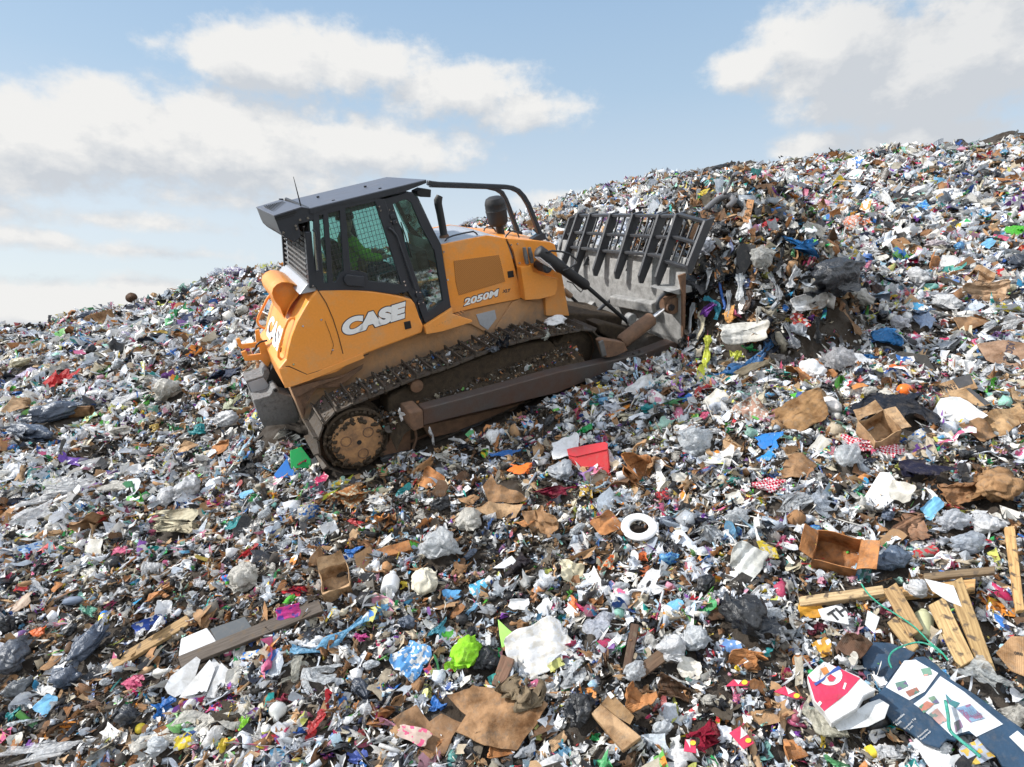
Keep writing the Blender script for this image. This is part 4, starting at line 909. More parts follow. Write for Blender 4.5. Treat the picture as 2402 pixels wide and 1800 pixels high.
def frames(nrm):
    t = np.cross(np.broadcast_to([0, 1.0, 0], nrm.shape), nrm); t /= np.linalg.norm(t, axis=1, keepdims=True); b_ = np.cross(nrm, t); return np.stack([t, b_, nrm], -1)
class Heap:
    def __init__(s): s.v = []; s.f = []; s.c = []; s.c2 = []; s.n = 0
    def add(s, T, R, pos, sc, col, col2, lift=0.):
        v, f = T; n = len(pos)
        if n == 0: return
        sc = np.asarray(sc); w = np.einsum('nij,vj->nvi', R * (sc[:, None, None] if sc.ndim == 1 else sc[:, None, :]), v) + pos[:, None]
        s.v.append(w.reshape(-1, 3).astype(np.float32)); s.f.append((f[None] + (np.arange(n) * len(v))[:, None, None] + s.n).reshape(-1, 3).astype(np.int32)); s.n += n * len(v)
        s.c.append(np.repeat(col, len(v), 0).astype(np.float32)); s.c2.append(np.repeat(col2, len(v), 0).astype(np.float32))
    def build(s, name, mat):
        me = fast_mesh(name, np.concatenate(s.v), np.concatenate(s.f), 3)
        for nm, c in (('col', s.c), ('col2', s.c2)):
            at = me.color_attributes.new(nm, 'FLOAT_COLOR', 'POINT'); at.data.foreach_set('color', np.concatenate(c).ravel())
        me.materials.append(mat); o = bpy.data.objects.new(name, me); COL.objects.link(o); return o
def pick_cols(rng, n, w):
    keys = list(w); p = np.array([w[k] for k in keys]); k = rng.choice(len(keys), n, p=p / p.sum()); out = np.zeros((n, 4)); out2 = np.zeros((n, 4))
    for q in range(n):
        key = keys[k[q]]; pal = PAL[key]; c = np.array(pal[rng.integers(len(pal))]) * rng.uniform(.75, 1.15)
        if key == 'col': g_ = rng.uniform(.0, .35); c = c * (1 - g_) + g_ * np.array([.30, .28, .26])
        elif key in ('white', 'clear'): c = c * (1 - np.array([0, .02, .05]) * rng.random())
        out[q, :3] = c; out[q, 3] = {'white': .5, 'clear': .28, 'dark': .3, 'brown': .8, 'earth': .9, 'beige': .75, 'col': .45}[key]
        if rng.random() < (.30 if key in ('white', 'col') else .06):
            pc = PAL['col' if rng.random() < .7 else 'white']; out2[q, :3] = pc[rng.integers(len(pc))]
        else: out2[q, :3] = c * rng.uniform(.8, 1.15)
    return np.clip(out, 0, 1), np.clip(out2, 0, 1)
# ================================================================== LOOSE RUBBISH (nobody could count it): one object
def scatter(n, rmin, rmax, a0, a1, rng, mode='area'):
    a = rng.uniform(a0, a1, n); 
    r = np.sqrt(rng.uniform(rmin ** 2, rmax ** 2, n)) if mode == 'area' else rng.uniform(rmin, rmax, n)
    return r * np.sin(a), r * np.cos(a), r
NEAR = [s_wad(RNG, 9, RNG.uniform(.5, 1), RNG.integers(2, 6), .25) for _ in range(11)] + [s_sheet(RNG, 7) for _ in range(4)] + [s_strip(RNG, 9) for _ in range(4)] + [s_chunk(RNG) for _ in range(2)] + [s_shard(RNG) for _ in range(7)] + [s_stick(RNG) for _ in range(3)] + [s_tube(RNG) for _ in range(2)] + [s_wad(RNG, 11, .45, 3, .2, .5) for _ in range(3)]
NW = np.array([1.7] * 11 + [1.1] * 4 + [1.1] * 4 + [.7] * 2 + [.55] * 7 + [.6] * 3 + [.12] * 2 + [1.6] * 3); NW /= NW.sum()
MID = [s_wad(RNG, 8, RNG.uniform(.5, 1), RNG.integers(2, 6), .28) for _ in range(11)] + [s_sheet(RNG, 6, .7, .4, .5) for _ in range(4)] + [s_strip(RNG, 6) for _ in range(3)] + [s_chunk(RNG) for _ in range(2)] + [s_shard(RNG) for _ in range(5)] + [s_shard(RNG) for _ in range(1)] + [s_tube(RNG, 7) for _ in range(1)] + [s_wad(RNG, 9, .45, 3, .25, .5) for _ in range(4)]
MW = np.array([1.7] * 11 + [1.2] * 4 + [.9] * 3 + [.6] * 2 + [.5] * 5 + [.3] + [.2] + [1.6] * 4); MW /= MW.sum()
FAR = [s_wad(RNG, 6, RNG.uniform(.5, 1), RNG.integers(2, 5), .3) for _ in range(9)] + [s_sheet(RNG, 4, .8, .5, .6) for _ in range(3)] + [s_chunk(RNG) for _ in range(1)] + [s_shard(RNG) for _ in range(4)] + [s_wad(RNG, 6, .4, 2, .3, .5) for _ in range(4)]
FW = np.array([1.6] * 9 + [1.2] * 3 + [.6] * 1 + [.5] * 4 + [1.4] * 4); FW /= FW.sum()
HERO_XY = []      # filled by the big pieces: (x, y, radius)
def keep_out(x, y):
    X, Y = dozer_xy(x, y)
    k = ~((X > -.62) & (X < 5.02) & (np.abs(Y) < 1.38)) & ~((X > .6) & (X < 5.02) & (np.abs(Y) < 1.66))
    k &= ~((X > -1.15) & (X < -.5) & (Y > -.45) & (Y < .45))
    return k
def weights_for(zone):
    return {'soil': {'white': 2.6, 'clear': 1.4, 'dark': 2.2, 'brown': 2.3, 'earth': 5.4, 'beige': .8, 'col': .7},
            'mix': {'white': 6.0, 'clear': 1.6, 'dark': 1.9, 'brown': 2.0, 'earth': 1.6, 'beige': .7, 'col': 1.4},
            'pale': {'white': 7.5, 'clear': 2.8, 'dark': 2.2, 'brown': 1.5, 'earth': 1.3, 'beige': .7, 'col': 1.7},
            'mound': {'white': 1.7, 'clear': 1.4, 'dark': 3.9, 'brown': 2.3, 'earth': 6.2, 'beige': .4, 'col': .8}}[zone]
def lay_stuff(heap, n, rmin, rmax, T, Wt, size, rng, zone_fn, tilt=.55, mode='area', amax=.92, liftk=.25):
    x, y, r = scatter(n, rmin, rmax, -amax, amax, rng, mode); k = keep_out(x, y); x, y, r = x[k], y[k], r[k]; n = len(x)
    z = terr(x, y); nr = terr_n(x, y); zone = zone_fn(x, y, r, rng)
    cols = np.zeros((n, 4)); cols2 = np.zeros((n, 4))
    for zn in set(zone):
        q = np.where(zone == zn)[0]; cols[q], cols2[q] = pick_cols(rng, len(q), weights_for(zn))
    sc = size * np.exp(rng.normal(size=n) * .48) * (1 if np.isscalar(size) else 1)
    sc = np.minimum(sc, size * 2.1); sc = np.where(cols[:, 3] > .85, sc * .62, sc)
    if HERO_XY:
        Hh = np.array(HERO_XY); kk = np.ones(n, bool)
        for c0 in range(0, n, 4000):
            e = slice(c0, c0 + 4000); dd = np.hypot(x[e, None] - Hh[None, :, 0], y[e, None] - Hh[None, :, 1]); kk[e] = (dd > Hh[None, :, 2] * .68 + np.clip(sc[e, None] - .02, 0, None) * .8).all(1)
        x, y, z, nr, cols, cols2, sc, r, zone = x[kk], y[kk], z[kk], nr[kk], cols[kk], cols2[kk], sc[kk], r[kk], zone[kk]; n = len(x)
    dx_ = B[:, 0][None] - nr * (nr @ B[:, 0])[:, None]; dx_ /= np.linalg.norm(dx_, axis=1, keepdims=True)
    R = np.stack([dx_, np.cross(nr, dx_), nr], -1) @ rot_rand(rng, n, tilt, .65)
    st = np.exp(rng.normal(size=n) * .35 + .22); sc3 = np.stack([sc * st, sc / st ** .5, sc / st ** .35], 1); sc3 = np.minimum(sc3, np.interp(r, [0, 9.5, 11, 16, 30], [.21, .21, .24, .32, .40])[:, None]); sc3 = np.where((zone == 'soil')[:, None], np.minimum(sc3 * .92, .14), sc3)
    lift = (rng.random(n) * 1.1 - .1) * sc * liftk + .05 * fbm(x * 9, y * 9, 8, 2)
    p = np.stack([x, y, z], 1) + nr * lift[:, None]
    t = rng.choice(len(T), n, p=Wt)
    for i in range(len(T)):
        q = np.where(t == i)[0]; heap.add(T[i], R[q], p[q], sc3[q], cols[q], cols2[q])
def zf_near(x, y, r, rng):
    s = fbm(x * .7, y * .7, 41, 3) + rng.normal(size=len(x)) * .06
    X, Y = dozer_xy(x, y); wheel = np.exp(-((X + .6) / 2.6) ** 2 - ((Y + 2.6) / 1.35) ** 2)      # churned soil beside and behind the track
    left = smooth((-x + .5) / 4)          # darker soil on the left of the foreground
    return np.where(s + .12 * (1 - left) - .04 - .30 * wheel > .395, 'mix', 'soil')
def zf_mid(x, y, r, rng):
    X, Y = dozer_xy(x, y); s = fbm(x * .45, y * .45, 43, 3) + rng.normal(size=len(x)) * .05
    z = np.where(s > .40, 'pale', np.where(s < .18, 'soil', 'mix'))
    s = s - .30 * np.exp(-((X + .9) / 2.4) ** 2 - ((Y + 2.2) / 1.5) ** 2)
    near_dozer = (X < 2.0) & (X > -3.5) & (np.abs(Y) < 3.2)
    z = np.where(near_dozer & (s < .50), 'soil', z)
    return np.where(mound(x, y) > .15, 'mound', z)
heap = Heap()
def build_stuff():
    lay_stuff(heap, 36000, 3.0, 9.3, NEAR, NW, .040, RNG, zf_near)
    lay_stuff(heap, 22000, 3.0, 10.5, FAR, FW, .022, RNG, zf_near, tilt=.9, liftk=.9)
    lay_stuff(heap, 17000, 3.0, 9.6, NEAR, NW, .076, RNG, zf_near, tilt=.4)
    lay_stuff(heap, 3600, 3.0, 9.6, NEAR, NW, .13, RNG, zf_near, tilt=.25)
    lay_stuff(heap, 30000, 8.2, 15.5, MID, MW, .060, RNG, zf_mid)
    lay_stuff(heap, 16000, 8.2, 15.5, FAR, FW, .038, RNG, zf_mid, tilt=.8, liftk=.8)
    lay_stuff(heap, 15000, 8.2, 17, MID, MW, .112, RNG, zf_mid, tilt=.35)
    lay_stuff(heap, 50000, 14, 32, FAR, FW, .095, RNG, zf_mid, mode='lin')
    lay_stuff(heap, 17000, 14, 32, MID, MW, .155, RNG, zf_mid, tilt=.35, mode='lin')
    # the mound in front of the blade: extra, larger and steeper pieces
    Xr = RNG.uniform(5.0, 8.6, 14000); Yr = RNG.uniform(-3.1, 2.8, 14000); w = np.array([B @ np.array([a, b_, 0]) + ORG for a, b_ in zip(Xr, Yr)])
    x, y = w[:, 0], w[:, 1]; mh = mound(x, y); k = mh > .08; k &= keep_out(x, y); x, y = x[k], y[k]; n = len(x); nr = terr_n(x, y, .08)
    cols, cols2 = pick_cols(RNG, n, weights_for('mound')); sc = .085 * np.exp(RNG.normal(size=n) * .5); sc = np.minimum(sc, .22); st = np.exp(RNG.normal(size=n) * .4 + .3); sc = np.minimum(np.stack([sc * st, sc / st ** .5, sc / st ** .4], 1), .21); sc = np.where((cols[:, 3] > .85)[:, None], sc * .6, sc)
    dn = np.array([0, 0, -1.0])[None] + nr * nr[:, 2:3]; dn /= np.linalg.norm(dn, axis=1, keepdims=True); R = np.stack([dn, np.cross(nr, dn), nr], -1) @ rot_rand(RNG, n, .6, .7); p = np.stack([x, y, terr(x, y)], 1) + nr * (RNG.random(n) * .06)[:, None]; t = RNG.choice(len(NEAR), n, p=NW)
    for i in range(len(NEAR)):
        q = np.where(t == i)[0]; heap.add(NEAR[i], R[q], p[q], sc[q], cols[q], cols2[q])
    o = heap.build('loose_rubbish', M['rub']); tag(o, 'small torn plastic, paper and soil covering the whole slope', 'rubbish', kind='stuff')
    # crumbs caught on the tracks, track frame, push arm and step
    h2 = Heap(); n = 1500
    Xr = RNG.uniform(.3, 4.3, n); Yr = RNG.uniform(-1.42, -.86, n); zt = .60 - .04 * (Xr - .4) / 2.8 + .03 * RNG.random(n) - .10 * np.clip(1 - (Yr + 1.44) * 6, 0, 1)
    zt = np.where(Xr > 3.2, .36 - .07 * (Xr - 3.2) , zt)
    Yr = np.where(Xr > 3.2, RNG.uniform(-1.58, -1.43, n), Yr); zt = np.where(Xr > 3.2, np.interp(Xr, [3.2, 4.3], [.33, .19]), zt)
    X2 = RNG.uniform(-.25, 3.3, 1100); Y2 = RNG.uniform(-1.22, -.76, 1100); z2 = np.interp(X2, [-.3, 0, .45, .88, 1.3, 1.75, 2.1, 2.6, 3.2, 3.4], [.84, .945, .955, .975, .955, .965, .965, .915, .80, .74]) + .02
    P_ = np.stack([np.r_[Xr, X2], np.r_[Yr, Y2], np.r_[zt, z2]], 1); n = len(P_); pw = (B @ P_.T).T + ORG
    cols, cols2 = pick_cols(RNG, n, {'white': 1.0, 'clear': .5, 'dark': 1.0, 'brown': 2.4, 'earth': 8, 'beige': .7, 'col': .35}); sc = .018 * np.exp(RNG.normal(size=n) * .5); R = frames(np.repeat(UW[None], n, 0)) @ rot_rand(RNG, n, .8)
    t = RNG.choice(len(NEAR), n, p=NW)
    for i in range(len(NEAR)):
        q = np.where(t == i)[0]; h2.add(NEAR[i], R[q], pw[q], sc[q], cols[q], cols2[q])
    o = h2.build('litter_crumbs', M['rub']); tag(o, 'crumbs of litter and soil lying on the bulldozer tracks', 'litter crumbs', kind='stuff')
# ================================================================== INDIVIDUAL PIECES OF RUBBISH
m, nt, b = newmat('wood')
a = N(nt, 'ShaderNodeAttribute', attribute_name='col'); tc = N(nt, 'ShaderNodeTexCoord'); mp = N(nt, 'ShaderNodeMapping'); mp.inputs['Scale'].default_value = (1.5, 22, 22); L(nt, tc.outputs['Object'], mp.inputs[0])
n1 = N(nt, 'ShaderNodeTexNoise'); n1.inputs['Scale'].default_value = 3; n1.inputs['Detail'].default_value = 8; L(nt, mp.outputs[0], n1.inputs['Vector'])
n2 = N(nt, 'ShaderNodeTexNoise'); n2.inputs['Scale'].default_value = 14; n2.inputs['Detail'].default_value = 8; L(nt, tc.outputs['Object'], n2.inputs['Vector'])
r2 = N(nt, 'ShaderNodeValToRGB'); r2.color_ramp.elements[0].position = .56; r2.color_ramp.elements[1].position = .66; L(nt, n2.outputs['Fac'], r2.inputs[0])
mx = N(nt, 'ShaderNodeMix', data_type='RGBA', blend_type='MULTIPLY'); mx.inputs[0].default_value = .75; L(nt, a.outputs['Color'], mx.inputs[6]); cr = N(nt, 'ShaderNodeValToRGB'); cr.color_ramp.elements[0].position = .3; cr.color_ramp.elements[0].color = (.35, .28, .22, 1); cr.color_ramp.elements[1].position = .6; cr.color_ramp.elements[1].color = (1, 1, 1, 1); L(nt, n1.outputs['Fac'], cr.inputs[0]); L(nt, cr.outputs[0], mx.inputs[7])
m2 = N(nt, 'ShaderNodeMix', data_type='RGBA'); L(nt, r2.outputs[0], m2.inputs[0]); L(nt, mx.outputs[2], m2.inputs[6]); m2.inputs[7].default_value = (.10, .07, .045, 1); L(nt, m2.outputs[2], b.inputs['Base Color']); b.inputs['Roughness'].default_value = .8
bp = N(nt, 'ShaderNodeBump'); bp.inputs['Strength'].default_value = .5; bp.inputs['Distance'].default_value = .01; L(nt, n1.outputs['Fac'], bp.inputs['Height']); L(nt, bp.outputs[0], b.inputs['Normal'])
M['wood'] = m
def mk_hero_mat(name, trans, alpha=0., wr=26., bs=.6, spec=.5, dirt=.55, stretch=(1, 1, 1)):
    m = mk_rubbish_mat(name, spec, trans); nt = m.node_tree
    for n_ in nt.nodes:
        if n_.type == 'TEX_NOISE' and abs(n_.inputs['Scale'].default_value - 22) < .1: n_.inputs['Scale'].default_value = wr; n_.inputs['Detail'].default_value = 7; n_.inputs['Distortion'].default_value = 2.0
        if n_.type == 'BUMP': n_.inputs['Strength'].default_value = bs; n_.inputs['Distance'].default_value = .045 if bs > .65 else .02
        if n_.type == 'TEX_VORONOI': n_.inputs['Scale'].default_value = 34
        if n_.type == 'VALTORGB' and n_.color_ramp.elements[1].color[0] < .9: n_.color_ramp.elements[1].color = (dirt, dirt, dirt, 1)
    if name == 'cardboard':      # faint corrugation
        tc_ = N(nt, 'ShaderNodeTexCoord'); w_ = N(nt, 'ShaderNodeTexWave', bands_direction='Y'); w_.inputs['Scale'].default_value = 32; w_.inputs['Distortion'].default_value = .6; L(nt, tc_.outputs['Object'], w_.inputs['Vector']); bb = [q for q in nt.nodes if q.type == 'BUMP'][0]; old = bb.inputs['Height'].links[0].from_socket
        ad_ = N(nt, 'ShaderNodeMath', operation='MULTIPLY_ADD'); L(nt, w_.outputs['Fac'], ad_.inputs[0]); ad_.inputs[1].default_value = .25; L(nt, old, ad_.inputs[2]); L(nt, ad_.outputs[0], bb.inputs['Height'])
    if name in ('cardboard', 'printed_paper', 'fabric'):      # large wet stains
        bs_ = nt.nodes['Principled BSDF']; src = bs_.inputs['Base Color'].links[0].from_socket; n_ = N(nt, 'ShaderNodeTexNoise'); n_.inputs['Scale'].default_value = 5.5; n_.inputs['Detail'].default_value = 9; n_.inputs['Roughness'].default_value = .65; tc_ = N(nt, 'ShaderNodeTexCoord'); L(nt, tc_.outputs['Object'], n_.inputs['Vector'])
        cr_ = N(nt, 'ShaderNodeValToRGB'); k_ = {'cardboard': (.30, .24, .18), 'printed_paper': (.62, .60, .56), 'fabric': (.5, .46, .42)}[name]; cr_.color_ramp.elements[0].position = .40; cr_.color_ramp.elements[0].color = (1, 1, 1, 1); cr_.color_ramp.elements[1].position = .68; cr_.color_ramp.elements[1].color = (*k_, 1); L(nt, n_.outputs['Fac'], cr_.inputs[0])
        mm_ = N(nt, 'ShaderNodeMix', data_type='RGBA', blend_type='MULTIPLY'); mm_.inputs[0].default_value = 1; L(nt, src, mm_.inputs[6]); L(nt, cr_.outputs[0], mm_.inputs[7]); L(nt, mm_.outputs[2], bs_.inputs['Base Color'])
    if alpha:
        o = nt.nodes['Material Output']; l = o.inputs[0].links[0].from_socket; t = N(nt, 'ShaderNodeBsdfTransparent'); ms = N(nt, 'ShaderNodeMixShader'); ms.inputs[0].default_value = alpha
        n_ = N(nt, 'ShaderNodeTexNoise'); n_.inputs['Scale'].default_value = 9; n_.inputs['Detail'].default_value = 5
        mr = N(nt, 'ShaderNodeMapRange'); mr.inputs[1].default_value = .35; mr.inputs[2].default_value = .65; mr.inputs[3].default_value = 0; mr.inputs[4].default_value = alpha * 1.6; L(nt, n_.outputs['Fac'], mr.inputs[0]); L(nt, mr.outputs[0], ms.inputs[0])
        L(nt, l, ms.inputs[1]); L(nt, t.outputs[0], ms.inputs[2]); L(nt, ms.outputs[0], o.inputs[0])
    return m
M['bagmat'] = mk_hero_mat('thin_plastic', .34, 0, 9, 1.0, .7, .35)
M['binmat'] = mk_hero_mat('glossy_bin_bag', .0, 0, 8, .8, .6, .07)
M['film'] = mk_hero_mat('clear_film', .38, .34, 9, 1.0, .8, .2)
M['card'] = mk_hero_mat('cardboard', .0, 0, 30, .3, .15, .6)
M['cloth'] = mk_hero_mat('fabric', .05, 0, 40, .5, .1, .4)
M['hard'] = mk_hero_mat('hard_plastic', .0, 0, 6, .08, .5, .3)
M['print'] = mk_hero_mat('printed_paper', .0, 0, 12, .25, .4, .30)
CN = {'white': (.66, .67, .69), 'offwhite': (.58, .56, .51), 'cream': (.60, .55, .40), 'grey': (.30, .32, .35), 'palegrey': (.60, .63, .66), 'black': (.016, .018, .022), 'navy': (.022, .032, .065), 'slate': (.07, .09, .13), 'brown': (.34, .20, .105), 'tan': (.50, .33, .19), 'orange_brown': (.44, .20, .08), 'dark_brown': (.09, .05, .03), 'red': (.48, .025, .03), 'maroon': (.17, .015, .035), 'pink': (.65, .10, .22), 'magenta': (.50, .03, .22), 'blue': (.02, .17, .55), 'lightblue': (.16, .42, .66), 'teal': (.02, .30, .32), 'green': (.01, .36, .09), 'lime': (.30, .72, .04), 'yellow': (.72, .55, .04), 'yellowgreen': (.60, .65, .06), 'orange': (.80, .16, .02), 'gold': (.62, .42, .08), 'purple': (.12, .04, .30), 'silver': (.55, .56, .54), 'wood': (.40, .26, .12), 'darkwood': (.13, .095, .07), 'palewood': (.52, .38, .21)}
def setcol(me, c, rough=.5, c2=None):
    c = CN.get(c, c) if isinstance(c, str) else c; c2 = c if c2 is None else (CN[c2] if isinstance(c2, str) else c2); n = len(me.vertices)
    for nm, cc, al in (('col', c, rough), ('col2', c2, 1)):
        at = me.color_attributes.new(nm, 'FLOAT_COLOR', 'POINT'); at.data.foreach_set('color', np.tile(np.array([*cc, al], np.float32), n))
def mesh_vf(name, v, f, mat, col, rough=.5, c2=None, smooth_=False):
    me = fast_mesh(name, v, f, len(f[0])) if isinstance(f, np.ndarray) else bpy.data.meshes.new(name)
    if not isinstance(f, np.ndarray): me.from_pydata([tuple(p) for p in v], [], f); me.update()
    setcol(me, col, rough, c2); me.materials.append(mat)
    if smooth_: me.shade_smooth()
    return me
ZW = {'A': (0, 1000, .4825), 'B': (800, 1000, .4825), 'C': (1600, 1000, .4826), 'D': (1600, 300, .4826), 'E': (0, 600, .3166), 'S': (0, 0, 1.0)}
def zp(z, x, y): o = ZW[z]; return o[0] + x * o[2], o[1] + y * o[2]
def snorm(x, y): 
    n = terr_n(np.array([x]), np.array([y]), .35)[0]; return n
def tangent(u, v, lean=0.):
    p, t = hit(u, v); n = snorm(p[0], p[1])
    if lean:
        c = CAMPOS - p; c = c / np.linalg.norm(c); n = n * (1 - lean) + c * lean; n = n / np.linalg.norm(n)
    return p, n, t
def onplane(u, v, p, n):
    d = ray_w(u, v); return CAMPOS + d * (((p - CAMPOS) @ n) / (d @ n))
LAND = []        # (u, v, short description) of pieces one can find
def frame_at(u, v, w, h, ang, lean=0.):
    p, n, t = tangent(u, v, lean); c, s = math.cos(math.radians(ang)), math.sin(math.radians(ang))
    q1 = onplane(u + c * w / 2, v - s * w / 2, p, n); q0 = onplane(u - c * w / 2, v + s * w / 2, p, n)
    r1 = onplane(u - s * h / 2, v - c * h / 2, p, n); r0 = onplane(u + s * h / 2, v + c * h / 2, p, n)
    a = q1 - q0; La = np.linalg.norm(a); a = a / La; b_ = r1 - r0; b_ = b_ - a * (a @ b_); Lb = np.linalg.norm(b_); b_ = b_ / Lb; n2 = np.cross(a, b_)
    if n2 @ n < 0: n2 = -n2; b_ = -b_
    dist = np.linalg.norm(p - CAMPOS); fwd = cam2world((0, 0, 1)); dep = (p - CAMPOS) @ fwd
    return p, a, b_, n2, La, Lb, w * dep / FPX, h * dep / FPX
def mat4(p, a, b_, n):
    return Matrix(((a[0], b_[0], n[0], p[0]), (a[1], b_[1], n[1], p[1]), (a[2], b_[2], n[2], p[2]), (0, 0, 0, 1)))
def reserve(p, a, La, Lb):
    k = max(1, int(round(La / max(Lb, .05)))); k = min(k, 9)
    for i in range(k):
        c = p + a * La * ((i + .5) / k - .5); HERO_XY.append((c[0], c[1], max(min(Lb, La) * .5, La / k * .5)))
def put(name, me, mt, label, cat, group=None):
    o = bpy.data.objects.new(name, me); COL.objects.link(o); o.matrix_world = mt; tag(o, label, cat, group); return o
hr = np.random.default_rng(5)
def H(kind, z, x, y, w, h, ang, col, cat, label, short=None, c2=None, lean=0., lift=None, amp=None, name=None, mat=None, rough=None, group=None, folds=None):
    """one piece of rubbish centred on a pixel of the photograph, lying on the slope there"""
    s = ZW[z][2]; u, v = zp(z, x, y); w *= s; h *= s
    dl = {'wad': .25, 'drape': .0, 'sheet': .30, 'bag': 0, 'film': .25}.get(kind, 0)
    p, a, b_, n, La, Lb, Wm, Hm = frame_at(u, v, w, h, ang, lean or dl)
    La = min(La, Wm * 1.5); Lb = min(Lb, Hm * 1.9)
    name = name or cat.replace(' ', '_').replace('-', '_'); lf = .035 if lift is None else lift
    if kind in ('bag', 'bin', 'clearbag'):
        V, F = s_bag(hr, 4, .15 if amp is None else amp, .2); parts_ = [(V * .88, F)]
        for q_ in range(4):          # loose skirts and torn ears of the same bag
            w_, f_ = s_wad(hr, 15, .8, 2, .12, .8); th_ = hr.uniform(0, 6.3); w_ = w_ * hr.uniform(.40, .62) + np.array([math.cos(th_) * .55, math.sin(th_) * .55, hr.uniform(-.45, .35)]); parts_.append((w_, f_))
        off_ = np.cumsum([0] + [len(a_[0]) for a_ in parts_[:-1]]); V = np.concatenate([a_[0] for a_ in parts_]); F = np.concatenate([a_[1] + o_ for a_, o_ in zip(parts_, off_)]); hn = .75 * min(Wm, Hm * 1.3); V = V * np.array([La / 2 * .95, max(Hm * .95, .4 * Lb) / 2, hn / 2]); V[:, 2] += hn * .38
        V[:, 2] = np.maximum(V[:, 2], -.03)
        me = mesh_vf(name, V, F, M[{'bag': 'bagmat', 'bin': 'binmat', 'clearbag': 'film'}[kind]] if not mat else M[mat], col, {'bin': .40}.get(kind, .35) if rough is None else rough, c2, True)
    elif kind in ('wad', 'film', 'cloth', 'rag'):
        V, F = s_wad(hr, 30, .9, 4 if folds is None else folds, .13 if amp is None else amp, 1.); V -= (V.max(0) + V.min(0)) / 2; V /= (V.max(0) - V.min(0)) / 2
        hn = .38 * min(La, Lb); V = V * np.array([La / 2, Lb / 2, hn / 2]); V[:, 2] += hn * .45
        V = V + fold(V / max(La, Lb), hr, 6, 9, .012 * max(La, Lb)) 
        me = mesh_vf(name, V, F, M[{'wad': 'bagmat', 'film': 'film', 'cloth': 'cloth', 'rag': 'cloth'}[kind]] if not mat else M[mat], col, .4 if rough is None else rough, c2, kind in ('cloth', 'rag'))
    elif kind in ('sheet', 'card'):
        nx = 30; V, F = g_tri(nx, nx, 1, 1); am = (.10 if kind == 'sheet' else .07) if amp is None else amp
        e = hr.normal(size=8) * .07; V0 = V.copy(); V[:, 0] += e[0] * V0[:, 1] + e[1] * V0[:, 0] * V0[:, 1] + (.05 if kind == 'sheet' else .012) * np.sin(V0[:, 1] * 5 + e[4] * 40) + .02 * fold(V0, hr, 4, 4, 1)[:, 0]; V[:, 1] += e[2] * V0[:, 0] + e[3] * V0[:, 0] * V0[:, 1] + (.05 if kind == 'sheet' else .012) * np.sin(V0[:, 0] * 6 + e[5] * 40) + .02 * fold(V0, hr, 4, 4, 1)[:, 1]
        cut = hr.random(4) * .3
        for q, (sx, sy) in enumerate(((1, 1), (1, -1), (-1, 1), (-1, -1))):
            dd = (V0[:, 0] * sx + V0[:, 1] * sy) - (2 - cut[q] * 1.6); k = dd > 0; V[k, 0] -= sx * dd[k] * .5; V[k, 1] -= sy * dd[k] * .5
        V = V + fold(V, hr, 5, .6, am) * np.array([.2, .2, 1.8]) + fold(V, hr, 4, 2.2, am * .3) * np.array([.1, .1, 1.2])
        for q_ in range(3 if kind == 'card' else 2):      # sharp creases
            th_ = hr.uniform(0, 3.14); d_ = np.array([math.cos(th_), math.sin(th_), 0]); ax_ = np.array([-d_[1], d_[0], 0]); o_ = hr.uniform(.05, .6) * hr.choice([-1, 1]); s_ = V @ d_ - o_; bend = np.clip(s_ * 25, 0, 1) * hr.uniform(.25, .95) * (1 if hr.random() < .75 else -1) * (1 if kind == 'card' else .7); c0_ = d_ * o_; P_ = V - c0_; cs_, sn_ = np.cos(-bend)[:, None], np.sin(-bend)[:, None]; V = c0_ + P_ * cs_ + np.cross(ax_, P_) * sn_ + ax_ * (P_ @ ax_)[:, None] * (1 - cs_); V[:, 2] += am * 1.2 * V0[:, 0] * V0[:, 1] * hr.uniform(-1, 1) + am * hr.uniform(-.3, 1.4) * np.maximum(0, np.abs(V0[:, 0]) - .6) * 2
        V[:, 2] -= V[:, 2].min(); sc = max(La, Lb) / 2; V = V * np.array([La / 2, Lb / 2, min(La, Lb) / 2 * .8])
        me = mesh_vf(name, V, F, M['print' if kind == 'sheet' else 'card'] if not mat else M[mat], col, .75 if rough is None else rough, c2)
    elif kind == 'lump':
        V, F = s_crumple(hr, 4, 1, .35 if amp is None else amp); V /= np.abs(V).max(0); hn = .8 * min(Wm, Hm * 1.2); V = V * np.array([La / 2, max(Hm, .45 * Lb) / 2, hn / 2]); V[:, 2] += hn * .35
        me = mesh_vf(name, V, F, M['hard'] if not mat else M[mat], col, .7 if rough is None else rough, c2, mat is None)
    reserve(p, a, La, Lb)
    o = put(name, me, mat4(p + n * lf, a, b_, n), label, cat, group)
    if kind in ('sheet', 'card'): md = o.modifiers.new('t', 'SOLIDIFY'); md.thickness = .0015 if kind == 'sheet' else .005
    if short: LAND.append((u, v, short))
    return o
